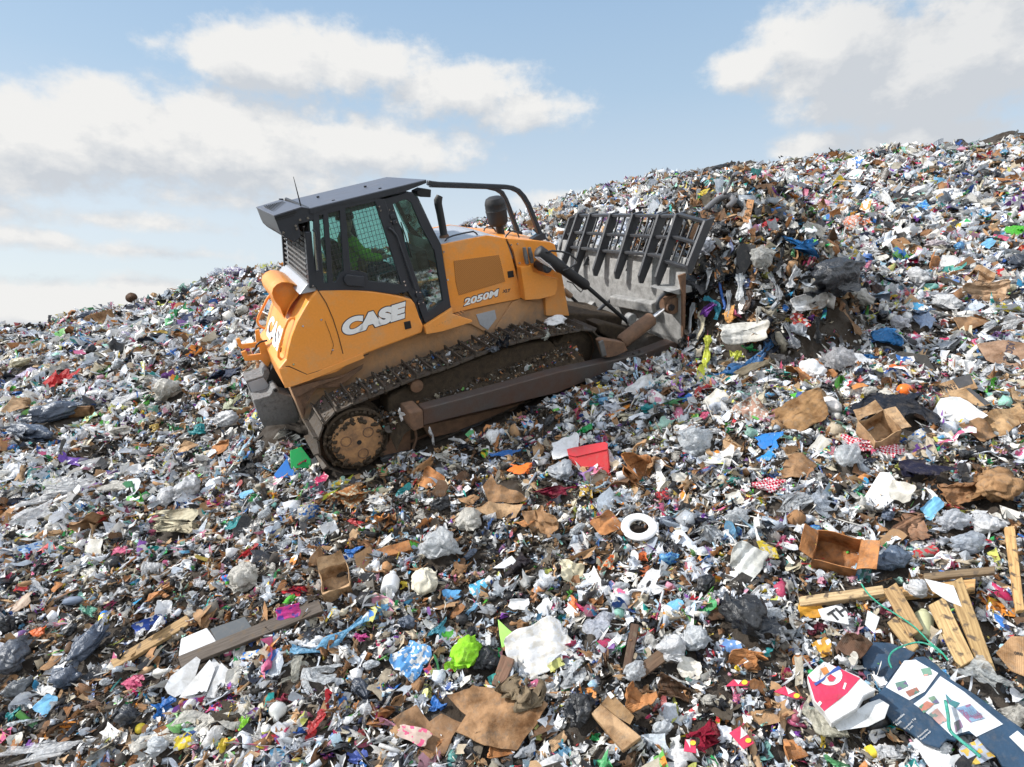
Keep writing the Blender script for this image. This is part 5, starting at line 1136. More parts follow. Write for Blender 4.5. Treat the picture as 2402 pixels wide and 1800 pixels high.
def poly_on(z, pts, p, n, th, name, mat, col, rough=.7, c2=None, lift=.0, parent=None, frame=None):
    q = [onplane(*zp(z, *a), p, n) + n * lift for a in pts]
    if frame is None:
        L_ = max(range(len(q)), key=lambda i: np.linalg.norm(q[i] - q[i - 1])); a = q[L_] - q[L_ - 1]; a /= np.linalg.norm(a); b_ = np.cross(n, a); c = sum(q) / len(q); frame = (c, a, b_, n)
    c, a, b_, n_ = frame
    bm = bmesh.new(); vs = [bm.verts.new(((k - c) @ a, (k - c) @ b_, (k - c) @ n_)) for k in q]; f = bm.faces.new(vs)
    g = bmesh.ops.extrude_face_region(bm, geom=[f]); bmesh.ops.translate(bm, vec=(0, 0, -th), verts=[x for x in g['geom'] if isinstance(x, bmesh.types.BMVert)]); bmesh.ops.recalc_face_normals(bm, faces=bm.faces[:])
    me = bpy.data.meshes.new(name); bm.to_mesh(me); bm.free(); setcol(me, col, rough, c2); me.materials.append(mat)
    o = bpy.data.objects.new(name, me); COL.objects.link(o)
    if parent is not None: o.parent = parent
    else: o.matrix_world = mat4(c, a, b_, n_)
    return o, frame
def PL(z, pts, th, col, cat, label, short=None, mat='card', lean=.25, lift=.09, bev=.004, name=None, rough=.75, c2=None, crum=None):
    """flat stiff piece traced from the photograph, given its place and thickness on the slope"""
    u = sum(zp(z, *a)[0] for a in pts) / len(pts); v = sum(zp(z, *a)[1] for a in pts) / len(pts); p, n, t = tangent(u, v, lean)
    o, fr = poly_on(z, pts, p + n * lift, n, th, name or cat.replace(' ', '_'), M[mat], col, rough, c2); tag(o, label, cat)
    if crum is None: crum = .035 if (mat == 'card' and th < .02) else 0
    if crum:
        bm = bmesh.new(); bm.from_mesh(o.data); bmesh.ops.triangulate(bm, faces=bm.faces[:]); 
        for _ in range(6):
            ee = [e_ for e_ in bm.edges if e_.calc_length() > .028]
            if not ee: break
            bmesh.ops.subdivide_edges(bm, edges=ee, cuts=1); bmesh.ops.triangulate(bm, faces=[f_ for f_ in bm.faces if len(f_.verts) > 3])
        V = np.array([x_.co[:] for x_ in bm.verts]); Vf = V.copy(); Vf[:, 2] = 0; D_ = sum(np.abs(((Vf[:, 0] * math.cos(t_) + Vf[:, 1] * math.sin(t_)) * f_ + q_) % 1 - .5) * w_ for t_, f_, q_, w_ in [(hr.uniform(0, 3.1), hr.uniform(1.2, 2.4), hr.random(), 1.6) for _ in range(3)] + [(hr.uniform(0, 3.1), hr.uniform(4, 8), hr.random(), .45) for _ in range(3)]) - 1.2; E_ = fold(Vf, hr, 5, 3.0, 1.0)
        for x_, d_, e_ in zip(bm.verts, D_, E_): x_.co.z += crum * d_ * 1.5; x_.co.x += crum * .2 * e_[0]; x_.co.y += crum * .2 * e_[1]
        bm.to_mesh(o.data); bm.free(); bev = 0
    if bev: md = o.modifiers.new('b', 'BEVEL'); md.width = bev; md.segments = 1
    q = [onplane(*zp(z, *a), p, n) for a in pts]; c = sum(q) / len(q); a = fr[1]; ea = [(k - c) @ a for k in q]; eb = [(k - c) @ fr[2] for k in q]; reserve(c, a, max(ea) - min(ea), max(eb) - min(eb))
    if short: LAND.append((u, v, short))
    return o, p + n * lift, n, fr
def plank(z, p0, p1, w, col, label, short=None, th=.04, lift=.12):
    x0, y0 = p0; x1, y1 = p1; d = math.hypot(x1 - x0, y1 - y0); nx, ny = -(y1 - y0) / d * w / 2, (x1 - x0) / d * w / 2
    j = lambda k: hr.uniform(-.12, .12) * w * k
    return PL(z, [(x0 + nx + j(1), y0 + ny), (x0 - nx, y0 - ny + j(1)), (x1 - nx + j(2), y1 - ny), (x1 + nx, y1 + ny + j(1))], th, col, 'wooden plank', label, short, 'wood', .2, lift)
def ribbon(z, pts, w, col, cat, label, short=None, flat=True, mat='bagmat', lift=.07, offs=None, cloth=False):
    """strip or cord following pixels over the slope; width in metres"""
    P_ = []
    for i, a in enumerate(pts):
        u, v = zp(z, *a); p, n, t = tangent(u, v); l = lift + (offs[i] if offs else 0); d = CAMPOS - p; d /= np.linalg.norm(d); P_.append(p + (n * .6 + d * .4) * l)
    # Catmull-Rom smoothing
    Q = []
    for i in range(len(P_) - 1):
        a0 = P_[max(0, i - 1)]; a1 = P_[i]; a2 = P_[i + 1]; a3 = P_[min(len(P_) - 1, i + 2)]
        for k in range(8):
            t = k / 8; Q.append(.5 * ((2 * a1) + (-a0 + a2) * t + (2 * a0 - 5 * a1 + 4 * a2 - a3) * t * t + (-a0 + 3 * a1 - 3 * a2 + a3) * t ** 3))
    Q.append(P_[-1]); c = sum(Q) / len(Q); bm = bmesh.new()
    if not flat: bm_tube(bm, [tuple(q - c) for q in Q], w / 2, 7)
    else:
        rows = []; N_ = 7
        for i, q in enumerate(Q):
            t = Q[min(i + 1, len(Q) - 1)] - Q[max(0, i - 1)]; t = t / (np.linalg.norm(t) + 1e-9); p_n = snorm(q[0], q[1]); s_ = np.cross(t, p_n); s_ /= np.linalg.norm(s_); up = np.cross(s_, t); tw = .5 * math.sin(i * .35); wv = w * (.75 + .35 * math.sin(i * .5 + 1)) * (1 if 2 < i < len(Q) - 3 else .6)
            row = []
            for k in range(N_):
                f_ = k / (N_ - 1) - .5; off = s_ * math.cos(tw) + up * math.sin(tw); row.append(bm.verts.new(tuple(q - c + off * f_ * wv + up * wv * .16 * math.cos(k * 2.1 + i * .25 + math.sin(i * .3)))))
            rows.append(row)
        for i in range(len(rows) - 1):
            for k in range(N_ - 1): bm.faces.new((rows[i][k], rows[i][k + 1], rows[i + 1][k + 1], rows[i + 1][k]))
    me = bpy.data.meshes.new(cat.replace(' ', '_')); bm.to_mesh(me); bm.free(); setcol(me, col, .45); me.materials.append(M[mat]); me.shade_smooth()
    o = put(cat.replace(' ', '_'), me, Matrix.Translation(c), label, cat)
    if short: u, v = zp(z, *pts[len(pts) // 2]); LAND.append((u, v, short))
    return o
def lathe_piece(z, x, y, w, h, ang, prof, col, cat, label, short=None, upright=False, mat='hard', parts=(), c2=None, rough=.35, tilt=.5):
    """bottle, cup, jar or tin: profile (0..1 along its axis, radius in units of its length)"""
    s = ZW[z][2]; u, v = zp(z, x, y); p, a, b_, n, La, Lb, Wm, Hm = frame_at(u, v, w * s, h * s, ang)
    Ln = Wm * 1.05; ax = a if not upright else (n * .8 + b_ * .1 + a * tilt * .3); ax = ax / np.linalg.norm(ax)
    if upright: Ln = Hm
    b2 = b_ - ax * (b_ @ ax); b2 /= np.linalg.norm(b2); n2 = np.cross(ax, b2)
    def part(pr, nm, cl, par):
        bm = bmesh.new(); bm_lathe(bm, (0, 0, 0), (1, 0, 0), [((q[0] - .5) * Ln, q[1] * Ln) for q in pr], 24); me = bpy.data.meshes.new(nm); bmesh.ops.recalc_face_normals(bm, faces=bm.faces[:]); bm.to_mesh(me); bm.free(); setcol(me, cl, rough, c2 if par is None else None); me.materials.append(M[mat]); me.shade_smooth(); o = bpy.data.objects.new(nm, me); COL.objects.link(o); md = o.modifiers.new('e', 'EDGE_SPLIT'); md.split_angle = .7
        if par: o.parent = par
        return o
    o = part(prof, cat.replace(' ', '_'), col, None); rmax = max(q[1] for q in prof) * Ln; o.matrix_world = mat4(p + n * (rmax * .7 if not upright else Ln * .35), ax, b2, n2); tag(o, label, cat)
    for nm, pr, cl in parts: part(pr, nm, cl, o)
    reserve(p, a, Ln if not upright else rmax * 2, rmax * 2)
    if short: LAND.append((u, v, short))
    return o
def carton(z, x, y, w, h, ang, col, label, short=None, tall=.6, flaps=2, lean=.3, crush=.12, cat='cardboard box', lift=0.0):
    """open, half crushed cardboard box with its flaps as parts"""
    s = ZW[z][2]; u, v = zp(z, x, y); p, a, b_, n, La, Lb, Wm, Hm = frame_at(u, v, w * s, h * s, ang, lean); X_, Y_ = La * .86, min(Lb, Hm * 1.2) * .8; Z_ = min(X_, Y_) * tall
    def warp(q): q = np.array(q, float); k = q / max(X_, Y_); return q + crush * max(X_, Y_) * np.array([math.sin(k[1] * 5 + x) * .35 + k[2] * math.sin(x) * .9, math.sin(k[0] * 4 + y) * .35 + k[2] * math.cos(y) * .9, math.sin(k[0] * 6 + k[1] * 5 + x) * .45])
    c8 = [(sx * X_ / 2, sy * Y_ / 2, z_) for z_ in (0, Z_) for sx, sy in ((-1, -1), (1, -1), (1, 1), (-1, 1))]; bm = bmesh.new(); vs = [bm.verts.new(c) for c in c8]
    for f in ((0, 3, 2, 1), (0, 1, 5, 4), (1, 2, 6, 5), (2, 3, 7, 6), (3, 0, 4, 7)): bm.faces.new([vs[i] for i in f])
    bmesh.ops.subdivide_edges(bm, edges=bm.edges[:], cuts=4, use_grid_fill=True)
    for vt in bm.verts: vt.co = warp(vt.co)
    nm = 'cardboard_box'; me = bpy.data.meshes.new(nm); bm.to_mesh(me); bm.free(); setcol(me, col, .8); me.materials.append(M['card']); o = put(nm, me, mat4(p + n * (.01 + lift), a, b_, n), label, cat); md = o.modifiers.new('t', 'SOLIDIFY'); md.thickness = .006
    sides = [((-1, -1), (1, -1), (0, -1)), ((1, 1), (-1, 1), (0, 1)), ((1, -1), (1, 1), (1, 0)), ((-1, 1), (-1, -1), (-1, 0))]
    for k in range(flaps):
        s0, s1, dr = sides[(k + int(x)) % 4]; q0 = np.array([s0[0] * X_ / 2, s0[1] * Y_ / 2, Z_]); q1 = np.array([s1[0] * X_ / 2, s1[1] * Y_ / 2, Z_]); th = hr.uniform(-.5, .9); ln = .42 * (Y_ if dr[0] == 0 else X_); d_ = np.array([dr[0] * math.cos(th), dr[1] * math.cos(th), math.sin(th)]) * ln
        bm = bmesh.new(); g = [warp(q0), warp(q1), warp(q1) + d_ - (q1 - q0) * .06, warp(q0) + d_ + (q1 - q0) * .06]; bm.faces.new([bm.verts.new(tuple(c)) for c in g]); bmesh.ops.subdivide_edges(bm, edges=bm.edges[:], cuts=3, use_grid_fill=True)
        for vt in bm.verts: vt.co.z += .02 * math.sin(vt.co.x * 20 + vt.co.y * 17)
        me = bpy.data.meshes.new('flap'); bm.to_mesh(me); bm.free(); setcol(me, col, .8); me.materials.append(M['card']); fo = bpy.data.objects.new('flap', me); COL.objects.link(fo); fo.parent = o; md = fo.modifiers.new('t', 'SOLIDIFY'); md.thickness = .006
    reserve(p, a, La, Lb)
    if short: LAND.append((u, v, short))
    return o
def write(o, fr, pl, s, z, bl, br, tl, col, off=.0, lift=.004, shear=0.):
    """lettering on a flat piece: baseline left, baseline right, top left in pixels"""
    p, n = pl; A_, B_, C_ = [onplane(*zp(z, *k), p, n) for k in (bl, br, tl)]; c, a, b_, n_ = fr
    loc = lambda k: Vector(((k - c) @ a, (k - c) @ b_, (k - c) @ n_ + lift)); A_, B_, C_ = loc(A_), loc(B_), loc(C_); xd = B_ - A_; yd = C_ - A_; yp = yd - xd.normalized() * yd.dot(xd.normalized())
    text_mesh.ext = None; t = text_mesh('lettering', s, A_, xd, yd, xd.length, yp.length, None, None, off, shear, .0006)
    setcol(t.data, col, .6); t.data.materials.append(M['print']); t.parent = o
    # the letters stand on the front whichever way the baseline runs
    if xd.cross(yd).z < 0: pass
    return t
# ------------------------------------------------------------------ left side of the slope
H('bin', 'E', 400, 1230, 560, 170, 12, 'slate', 'bin bag', 'long dark blue-black bin bag stretched out left of the dozer', 'the long dark bin bag', name='bin_bag')
H('bin', 'A', 150, 70, 300, 110, -6, 'slate', 'bin bag', 'torn dark plastic bag at the left edge below the open brown tube', 'the torn dark bag at the left edge')
lathe_piece('E', 560, 1185, 230, 80, 4, [(0, .03), (0, .17), (1, .17), (1, .14), (.55, .14), (.5, .02)], 'brown', 'tube', 'dark tube with open brown end among the black bags', 'the open dark tube', mat='card', rough=.8)
H('cloth', 'E', 470, 940, 200, 120, 10, 'red', 'shirt', 'bright red shirt crumpled on the left slope', 'the red shirt', folds=3)
H('card', 'E', 750, 505, 230, 110, 12, 'brown', 'cardboard sheet', 'brown cardboard sheet standing on the left ridge', 'the cardboard on the left ridge', lean=.6, lift=.1)
H('bin', 'E', 650, 465, 190, 60, 12, 'slate', 'bin bag', 'small dark bag on the ridge just behind the brown cardboard')
H('lump', 'E', 985, 345, 130, 80, 30, 'dark_brown', 'cushion', 'dark brown rolled cushion lying on the left skyline', 'the dark brown cushion', mat='cloth', amp=.12)
H('card', 'E', 1110, 315, 110, 60, 5, 'tan', 'cardboard sheet', 'small tan cardboard piece beside the brown cushion on the ridge', lean=.6)
H('wad', 'E', 1230, 375, 130, 50, 8, 'yellowgreen', 'plastic bag', 'pale lime yellow bag near the left ridge top', 'the pale lime bag')
H('bag', 'E', 1500, 330, 170, 90, 10, 'white', 'plastic bag', 'round white bag high on the left ridge', 'the white bag high on the ridge')
H('bin', 'E', 1775, 262, 125, 85, 8, 'grey', 'plastic bag', 'grey filled bag near the top left of the dozer', 'the grey bag by the ridge top')
H('bag', 'E', 1750, 150, 190, 80, 0, 'palegrey', 'plastic bag', 'whitish bag with purple print on the skyline left of the dozer', 'the bag on the skyline', c2='purple')
H('card', 'E', 1835, 185, 90, 60, -20, 'dark_brown', 'cardboard sheet', 'dark brown card flap on the skyline beside the whitish bag', lean=.6)
H('bag', 'E', 940, 640, 120, 100, 10, 'white', 'plastic bag', 'white bag with lilac tint in the middle of the left slope', 'the lilac-tinted bag', c2=(.5, .42, .6))
H('wad', 'E', 1180, 600, 130, 45, 0, 'gold', 'plastic bag', 'yellow and white bag on the left slope above the dark boot-shaped bag')
H('bin', 'E', 1400, 845, 250, 110, 22, (.06, .065, .07), 'plastic bag', 'dark grey boot-shaped bag on the left slope', 'the dark boot-shaped bag')
H('film', 'E', 1010, 1090, 420, 90, 12, 'white', 'plastic sheet', 'long white plastic sheet reaching left from the knotted white bags', 'the long white sheet')
H('bag', 'E', 1270, 1060, 270, 190, 20, 'offwhite', 'plastic bag', 'large knotted white bag left of the ripper box', 'the knotted white bag')
H('wad', 'E', 1740, 1140, 180, 110, 20, (.50, .52, .36), 'plastic bag', 'greenish cream bag beside the grey ripper box', 'the greenish cream bag')
H('bag', 'E', 1700, 1265, 210, 140, 10, 'white', 'plastic bag', 'lumpy white bag just below the greenish cream bag')
H('wad', 'E', 1490, 1330, 150, 80, 25, 'teal', 'cloth', 'teal cloth lying left of the dozer track', 'the teal cloth')
H('card', 'E', 1390, 1470, 150, 70, 25, 'tan', 'cardboard sheet', 'stack of torn tan card on the slope below the teal cloth')
H('wad', 'E', 1150, 1305, 90, 60, 0, 'gold', 'packet', 'orange-gold foil packet on dark soil left of the teal cloth')
H('card', 'E', 1050, 740, 170, 50, 25, 'brown', 'cardboard sheet', 'bent brown card strips in the middle of the left slope')
H('bag', 'E', 1800, 440, 120, 80, 8, 'offwhite', 'plastic bag', 'off-white bag half way down the slope behind the dozer')
H('wad', 'E', 1900, 420, 110, 60, 25, (.45, .10, .18), 'plastic bag', 'dusty pink bag right behind the orange grab rail')
H('wad', 'E', 220, 900, 240, 80, 8, (.55, .50, .66), 'plastic bag', 'pale lilac bag left of the red shirt')
H('wad', 'E', 330, 870, 120, 60, 8, (.12, .2, .55), 'plastic bag', 'blue and green printed bag above the red shirt', c2='green')
H('bag', 'E', 170, 830, 220, 90, 15, 'cream', 'plastic bag', 'cream film bag near the left edge of the slope')
H('wad', 'A', 350, 175, 120, 55, -12, 'purple', 'tray', 'purple plastic tray on the soil at left', 'the purple tray', folds=1, mat='hard', rough=.35)
H('lump', 'A', 418, 188, 66, 34, -5, (.035, .03, .08), 'shoe', 'dark violet shoe touching the purple tray', amp=.15)
H('film', 'A', 300, 335, 430, 100, 14, 'white', 'plastic sheet', 'long crumpled white film sheet at the left foreground edge', 'the long crumpled white film')
H('film', 'A', 180, 455, 250, 90, 24, 'white', 'plastic sheet', 'second strip of white film just below the longest one at left')
H('film', 'A', 640, 310, 300, 70, 5, 'offwhite', 'plastic sheet', 'whitish film sheet with a brown flap, right of the crumpled film')
H('sheet', 'A', 655, 235, 95, 80, 15, 'white', 'paper sheet', 'clean white paper sheet above the white film', 'the clean white sheet', lean=.6)
H('bag', 'A', 825, 370, 110, 110, 60, 'white', 'plastic bag', 'small white bag touching the pointed white bag')
H('bag', 'A', 940, 335, 140, 140, 60, 'white', 'plastic bag', 'pointed white bag with a dark bag behind it', 'the pointed white bag')
H('card', 'A', 455, 475, 170, 140, 40, 'brown', 'cardboard sheet', 'torn brown paper with red scraps at left', 'the torn brown paper', lean=.4, amp=.25)
H('wad', 'A', 505, 470, 80, 60, 0, 'red', 'packet', 'red packet lying on the torn brown paper', lift=.09)
H('cloth', 'A', 860, 510, 270, 110, 12, 'cream', 'cloth', 'tangled cream cloth on the dark soil', 'the cream cloth', folds=6)
H('sheet', 'A', 185, 605, 165, 60, 12, (.45, .60, .80), 'packet', 'blue and white printed packet near the left edge', 'the blue printed packet', c2='blue', lean=.5)
H('sheet', 'A', 460, 615, 95, 85, 10, 'offwhite', 'paper sheet', 'curled off-white paper right of the blue printed packet')
H('bag', 'A', 1205, 780, 160, 170, 70, 'offwhite', 'sack', 'crumpled off-white sack left of the red rag', 'the off-white sack', amp=.22)
H('rag', 'A', 1455, 818, 100, 90, 40, 'maroon', 'rag', 'crimson rag beside the cardboard box in the foreground', 'the crimson rag', c2='red')
H('sheet', 'A', 1420, 945, 115, 60, 15, 'magenta', 'packet', 'magenta and purple printed packet lying on the long dark plank', 'the magenta packet', c2='purple', lean=.5, lift=.18)
carton('S', 792, 1383, 80, 72, 20, 'tan', 'small upright tan cardboard box at the end of the dark plank', 'the small tan box')
H('rag', 'A', 785, 838, 125, 60, 8, 'orange_brown', 'cloth', 'rust-brown netting bundle on the left foreground', 'the rust-brown bundle')
H('sheet', 'A', 808, 893, 90, 70, 10, 'white', 'paper sheet', 'bent white card below the rust-brown bundle', lean=.5)
H('card', 'A', 145, 878, 145, 65, 12, (.50, .40, .33), 'cardboard sheet', 'pinkish beige board lying near the left edge', 'the pinkish beige board')
H('lump', 'A', 368, 872, 105, 42, 8, (.13, .17, .24), 'foam block', 'blue-grey foam block in the left foreground', amp=.12)
lathe_piece('A', 512, 945, 60, 55, 75, [(0, .02), (0, .34), (.62, .36), (.72, .28), (.74, .30), (1, .30), (1, .02)], 'yellow', 'jar', 'yellow-lidded jar with a blue label in the left foreground', 'the yellow jar', parts=(('lid', [(.74, .02), (.74, .33), (1.0, .33), (1.02, .02)], 'blue'),), c2='white')
H('wad', 'A', 450, 915, 70, 80, 40, (.12, .40, .28), 'plastic bag', 'pale green bag beside the yellow jar')
H('sheet', 'A', 735, 968, 165, 75, 20, (.03, .08, .36), 'packet', 'dark blue printed packet right of the yellow jar', 'the dark blue packet', lean=.5, c2='white')
plank('A', (545, 1160), (925, 935), 42, 'wood', 'yellow-brown wooden plank with a white rag, at left', 'the yellow-brown plank')
plank('A', (875, 1145), (1560, 870), 62, (.10, .08, .065), 'long dark grey-brown plank crossing the left foreground', 'the long dark plank')
H('cloth', 'A', 795, 1030, 130, 50, 40, 'white', 'rag', 'white rag draped over the yellow-brown plank', lift=.14)
PL('A', [(868, 1118), (880, 1032), (1005, 980), (1045, 1035), (1060, 1062), (930, 1110)], .03, 'white', 'foam sheet', 'white foam sheet leaning on the long dark plank', 'the white foam sheet', 'hard', .4, .16)
PL('A', [(1020, 985), (1190, 925), (1230, 985), (1060, 1060)], .02, (.07, .08, .09), 'panel', 'dark grey panel lying behind the long dark plank', None, 'hard', .3, .10)
H('bin', 'A', 465, 1090, 330, 130, 50, 'slate', 'bin bag', 'dark blue-black plastic draped beside the yellow-brown plank', 'the draped dark plastic')
H('bin', 'A', 350, 1260, 190, 120, 10, 'slate', 'bin bag', 'rounded dark bag at the lower end of the draped plastic', 'the rounded dark bag')
H('bin', 'A', 75, 1180, 190, 190, 60, (.08, .09, .11), 'bin bag', 'dark grey bag bulging in from the left picture edge', 'the bulging grey bag')
H('bin', 'A', 110, 1310, 180, 100, 30, (.12, .13, .14), 'plastic bag', 'grey plastic bag low on the left edge')
# folded papers
pp = tangent(*zp('A', 960, 1240), .45)
ps = tag(bpy.data.objects.new('paper_stack', None), 'fan of bright white folded paper sheets in the left foreground', 'paper stack'); COL.objects.link(ps); ps.location = pp[0] + pp[1] * .07; HERO_XY.append((pp[0][0], pp[0][1], .22)); LAND.append((*zp('A', 960, 1240), 'the white papers'))
for k, pts in enumerate(([(870, 1320), (1070, 1340), (1130, 1215), (1040, 1130), (960, 1220)], [(800, 1270), (815, 1300), (850, 1318), (930, 1280), (975, 1135), (955, 1120), (830, 1215)], [(870, 1320), (1005, 1290), (1045, 1180), (1020, 1135), (905, 1270)], [(1000, 1320), (1060, 1320), (1120, 1190), (1075, 1150)])):
    nk = pp[1] + np.array([.12 * math.sin(k * 2.1), .10 * math.cos(k * 3.3), 0]); nk /= np.linalg.norm(nk)
    o, fr = poly_on('A', pts, pp[0] + pp[1] * (.09 + .014 * k), nk, .004, 'sheet', M['print'], 'white', .8)
    w_ = o.matrix_world.copy(); o.parent = ps; o.matrix_local = Matrix.Translation(-Vector(pp[0] + pp[1] * .07)) @ w_
H('rag', 'A', 1085, 1370, 150, 55, 12, 'pink', 'rag', 'pink and blue rag below the white papers', 'the pink rag', c2=(.05, .08, .4))
ribbon('S', [(685, 1530), (740, 1532), (790, 1505), (850, 1465), (920, 1425)], .13, 'lightblue', 'plastic bag', 'twisted light blue bag stretched to a strip in the foreground', 'the light blue strip')
ribbon('A', [(640, 1570), (800, 1510), (960, 1460), (1120, 1415), (1245, 1395)], .26, 'offwhite', 'plastic sheet', 'long roll of whitish plastic film in the lower left', 'the whitish film roll', mat='bagmat', lift=.06)
H('bin', 'A', 640, 1450, 150, 120, 40, (.03, .035, .045), 'bin bag', 'square black bag left of the small yellow ball', 'the square black bag')
lathe_piece('A', 690, 1480, 46, 46, 0, [(0, .02), (.06, .25), (.2, .42), (.4, .5), (.6, .5), (.8, .42), (.94, .25), (1, .02)], 'yellow', 'ball', 'small yellow ball against the square black bag')
H('wad', 'A', 1195, 1462, 76, 75, 30, 'lime', 'packet', 'small lime green scrap right of the whitish film roll')
H('film', 'A', 260, 1600, 620, 120, 10, 'white', 'plastic sheet', 'wide white film sheet in the bottom left corner', 'the corner film sheet')
H('bag', 'A', 790, 1590, 125, 130, 60, 'palegrey', 'plastic bag', 'greyish white bag at the bottom left beside yellow paper')
H('sheet', 'A', 900, 1540, 110, 65, 25, 'yellow', 'paper sheet', 'creased pale yellow paper near the bottom edge', None, c2='offwhite', lean=.5)
H('film', 'A', 1430, 1205, 180, 110, 30, (.44, .43, .37), 'plastic sheet', 'greyish translucent sheet right of the white papers')
H('film', 'A', 1565, 1240, 150, 200, 80, 'palegrey', 'plastic bag', 'translucent grey bag under the light blue strip', 'the translucent grey bag')
H('sheet', 'A', 130, 792, 105, 36, 8, 'red', 'packet', 'flat red packet near the left edge', None, c2='maroon', lean=.4)
H('rag', 'A', 1395, 1335, 95, 45, 5, 'maroon', 'rag', 'small maroon rag right of the pink rag')
lathe_piece('A', 1358, 1410, 90, 78, 80, [(0, .02), (.02, .12), (.22, .16), (.34, .3), (.5, .42), (.7, .46), (.88, .36), (.98, .15), (1, .02)], 'silver', 'bulb', 'large silvery grey glass bulb in the lower left', 'the silvery bulb', rough=.12)
H('sheet', 'A', 1352, 1595, 46, 80, 80, 'lightblue', 'packet', 'narrow light blue packet near the bottom edge', lean=.6, c2='white')
lathe_piece('A', 1115, 745, 62, 30, 15, [(0, .02), (0, .22), (.02, .25), (.96, .25), (1, .22), (1, .02)], 'blue', 'can', 'crushed blue drink can beside the off-white sack', 'the blue can', c2='red')
# dozer rear corner
PL('A', [(1410, 118), (1465, 100), (1510, 160), (1515, 200), (1415, 205)], .05, 'green', 'packet', 'green packet pressed against the rear of the dozer track', 'the green packet', 'hard', .55, .16)
PL('A', [(1332, 235), (1395, 155), (1412, 205), (1440, 220), (1425, 248), (1340, 250)], .02, 'blue', 'panel', 'bright blue board beside the green packet', 'the bright blue board', 'hard', .55, .12)
ribbon('S', [(706, 1195), (740, 1185), (775, 1165), (800, 1150), (830, 1120)], .05, 'yellowgreen', 'ribbon', 'long yellow-green ribbon on the soil below the track', 'the yellow-green ribbon')
H('wad', 'S', 817, 1178, 75, 75, 60, 'orange_brown', 'paper bag', 'open orange-brown paper bag with white lining below the sprocket', 'the orange-brown paper bag', c2='cream', mat='card')
# ------------------------------------------------------------------ centre foreground
ob = H('lump', 'B', 1210, 172, 200, 155, -2, 'red', 'plastic container', 'red plastic container with a folded rim in the middle foreground', 'the red container', amp=.08) if False else None
o, p_, n_, fr = PL('B', [(1102, 118), (1130, 112), (1280, 82), (1292, 88), (1300, 120), (1312, 240), (1175, 265), (1145, 190), (1105, 150)], .14, 'red', 'plastic container', 'square red plastic container in the middle foreground', 'the red container', 'hard', .6, .28, .015)
rimo, _f = poly_on('B', [(1098, 112), (1128, 104), (1282, 76), (1296, 84), (1296, 112), (1140, 148), (1104, 140)], p_ + n_ * .012, n_, .02, 'rim', M['hard'], (.55, .03, .04), .35, frame=fr, parent=o)
H('sheet', 'B', 1095, 122, 135, 100, 10, 'white', 'foam plate', 'white broken foam plate left of the red container', 'the foam plate', lean=.5, lift=.08, mat='hard')
H('wad', 'B', 800, 150, 170, 36, 12, 'blue', 'plastic bag', 'flat blue bag strip above the orange tray')
H('wad', 'B', 872, 235, 125, 60, 5, 'orange', 'tray', 'bright red-orange plastic tray in the centre', 'the orange tray', folds=1, mat='hard', rough=.35)
H('bin', 'B', 1068, 255, 125, 160, 80, (.24, .26, .29), 'plastic bag', 'grey filled bag left of the red container', 'the grey bag by the red container')
H('rag', 'B', 1040, 340, 205, 70, -4, 'maroon', 'glove', 'dark maroon rubber glove below the grey bag', 'the maroon glove')
H('wad', 'B', 1215, 345, 120, 85, 0, 'gold', 'foil', 'crumpled gold and white foil below the red container', 'the gold foil', c2='white', rough=.2)
PL('B', [(690, 300), (735, 238), (760, 290), (880, 330), (905, 355), (860, 375), (720, 375)], .008, 'brown', 'cardboard sheet', 'pointed brown cardboard on top of the folded card pile', 'the pointed brown cardboard', 'card', .45, .17)
PL('B', [(640, 410), (720, 372), (885, 385), (850, 445), (740, 440)], .008, 'tan', 'cardboard sheet', 'folded tan cardboard below the pointed brown piece', None, 'card', .35, .10)
H('card', 'B', 625, 372, 75, 80, 50, 'brown', 'cardboard sheet', 'small brown card flap left of the pointed cardboard', lean=.4)
H('card', 'B', 1010, 490, 180, 150, 20, 'brown', 'cardboard sheet', 'buckled brown cardboard left of the toilet seat', 'the buckled brown cardboard', amp=.3, lean=.45)
H('card', 'B', 920, 475, 150, 60, 35, 'orange_brown', 'cardboard sheet', 'narrow folded brown card beside the buckled cardboard', amp=.2)
H('card', 'B', 1400, 250, 170, 190, 70, 'orange_brown', 'paper bag', 'crumpled brown paper bag right of the red container', 'the crumpled brown paper bag', amp=.4, lean=.5)
H('card', 'B', 1525, 190, 160, 160, 30, 'brown', 'cardboard sheet', 'wet brown cardboard below the big clear bag', 'the wet brown cardboard', amp=.35, lean=.5)
lathe_piece('B', 1388, 262, 85, 56, 10, [(0, .02), (0, .28), (.3, .30), (.85, .36), (.87, .40), (1, .40), (1, .3), (.95, .30), (.9, .05)], 'white', 'cup', 'white cup lying on the crumpled brown paper bag', 'the white cup')
H('wad', 'B', 1567, 355, 85, 55, 0, 'red', 'packet', 'small glossy red packet right of the gold foil', c2='maroon')
H('bag', 'B', 632, 490, 120, 150, 65, 'offwhite', 'plastic bag', 'smooth round white bag standing in the centre foreground', 'the smooth round white bag', amp=.08)
lathe_piece('B', 724, 455, 62, 54, 190, [(0, .30), (.02, .34), (.1, .34), (.12, .30), (.9, .22), (1, .20), (1, .02)], 'palegrey', 'cup', 'clear grey plastic cup beside the smooth round bag', 'the clear cup', mat='film')
H('clearbag', 'B', 487, 632, 225, 180, 0, 'palegrey', 'plastic bag', 'big knotted clear white bag in the centre foreground', 'the big knotted clear bag', amp=.2)
PL('B', [(168, 600), (330, 552), (345, 600), (180, 645)], .05, 'orange_brown', 'cardboard block', 'short reddish-brown cardboard block left of the clear bag', 'the reddish cardboard block', 'card', .45, .12)
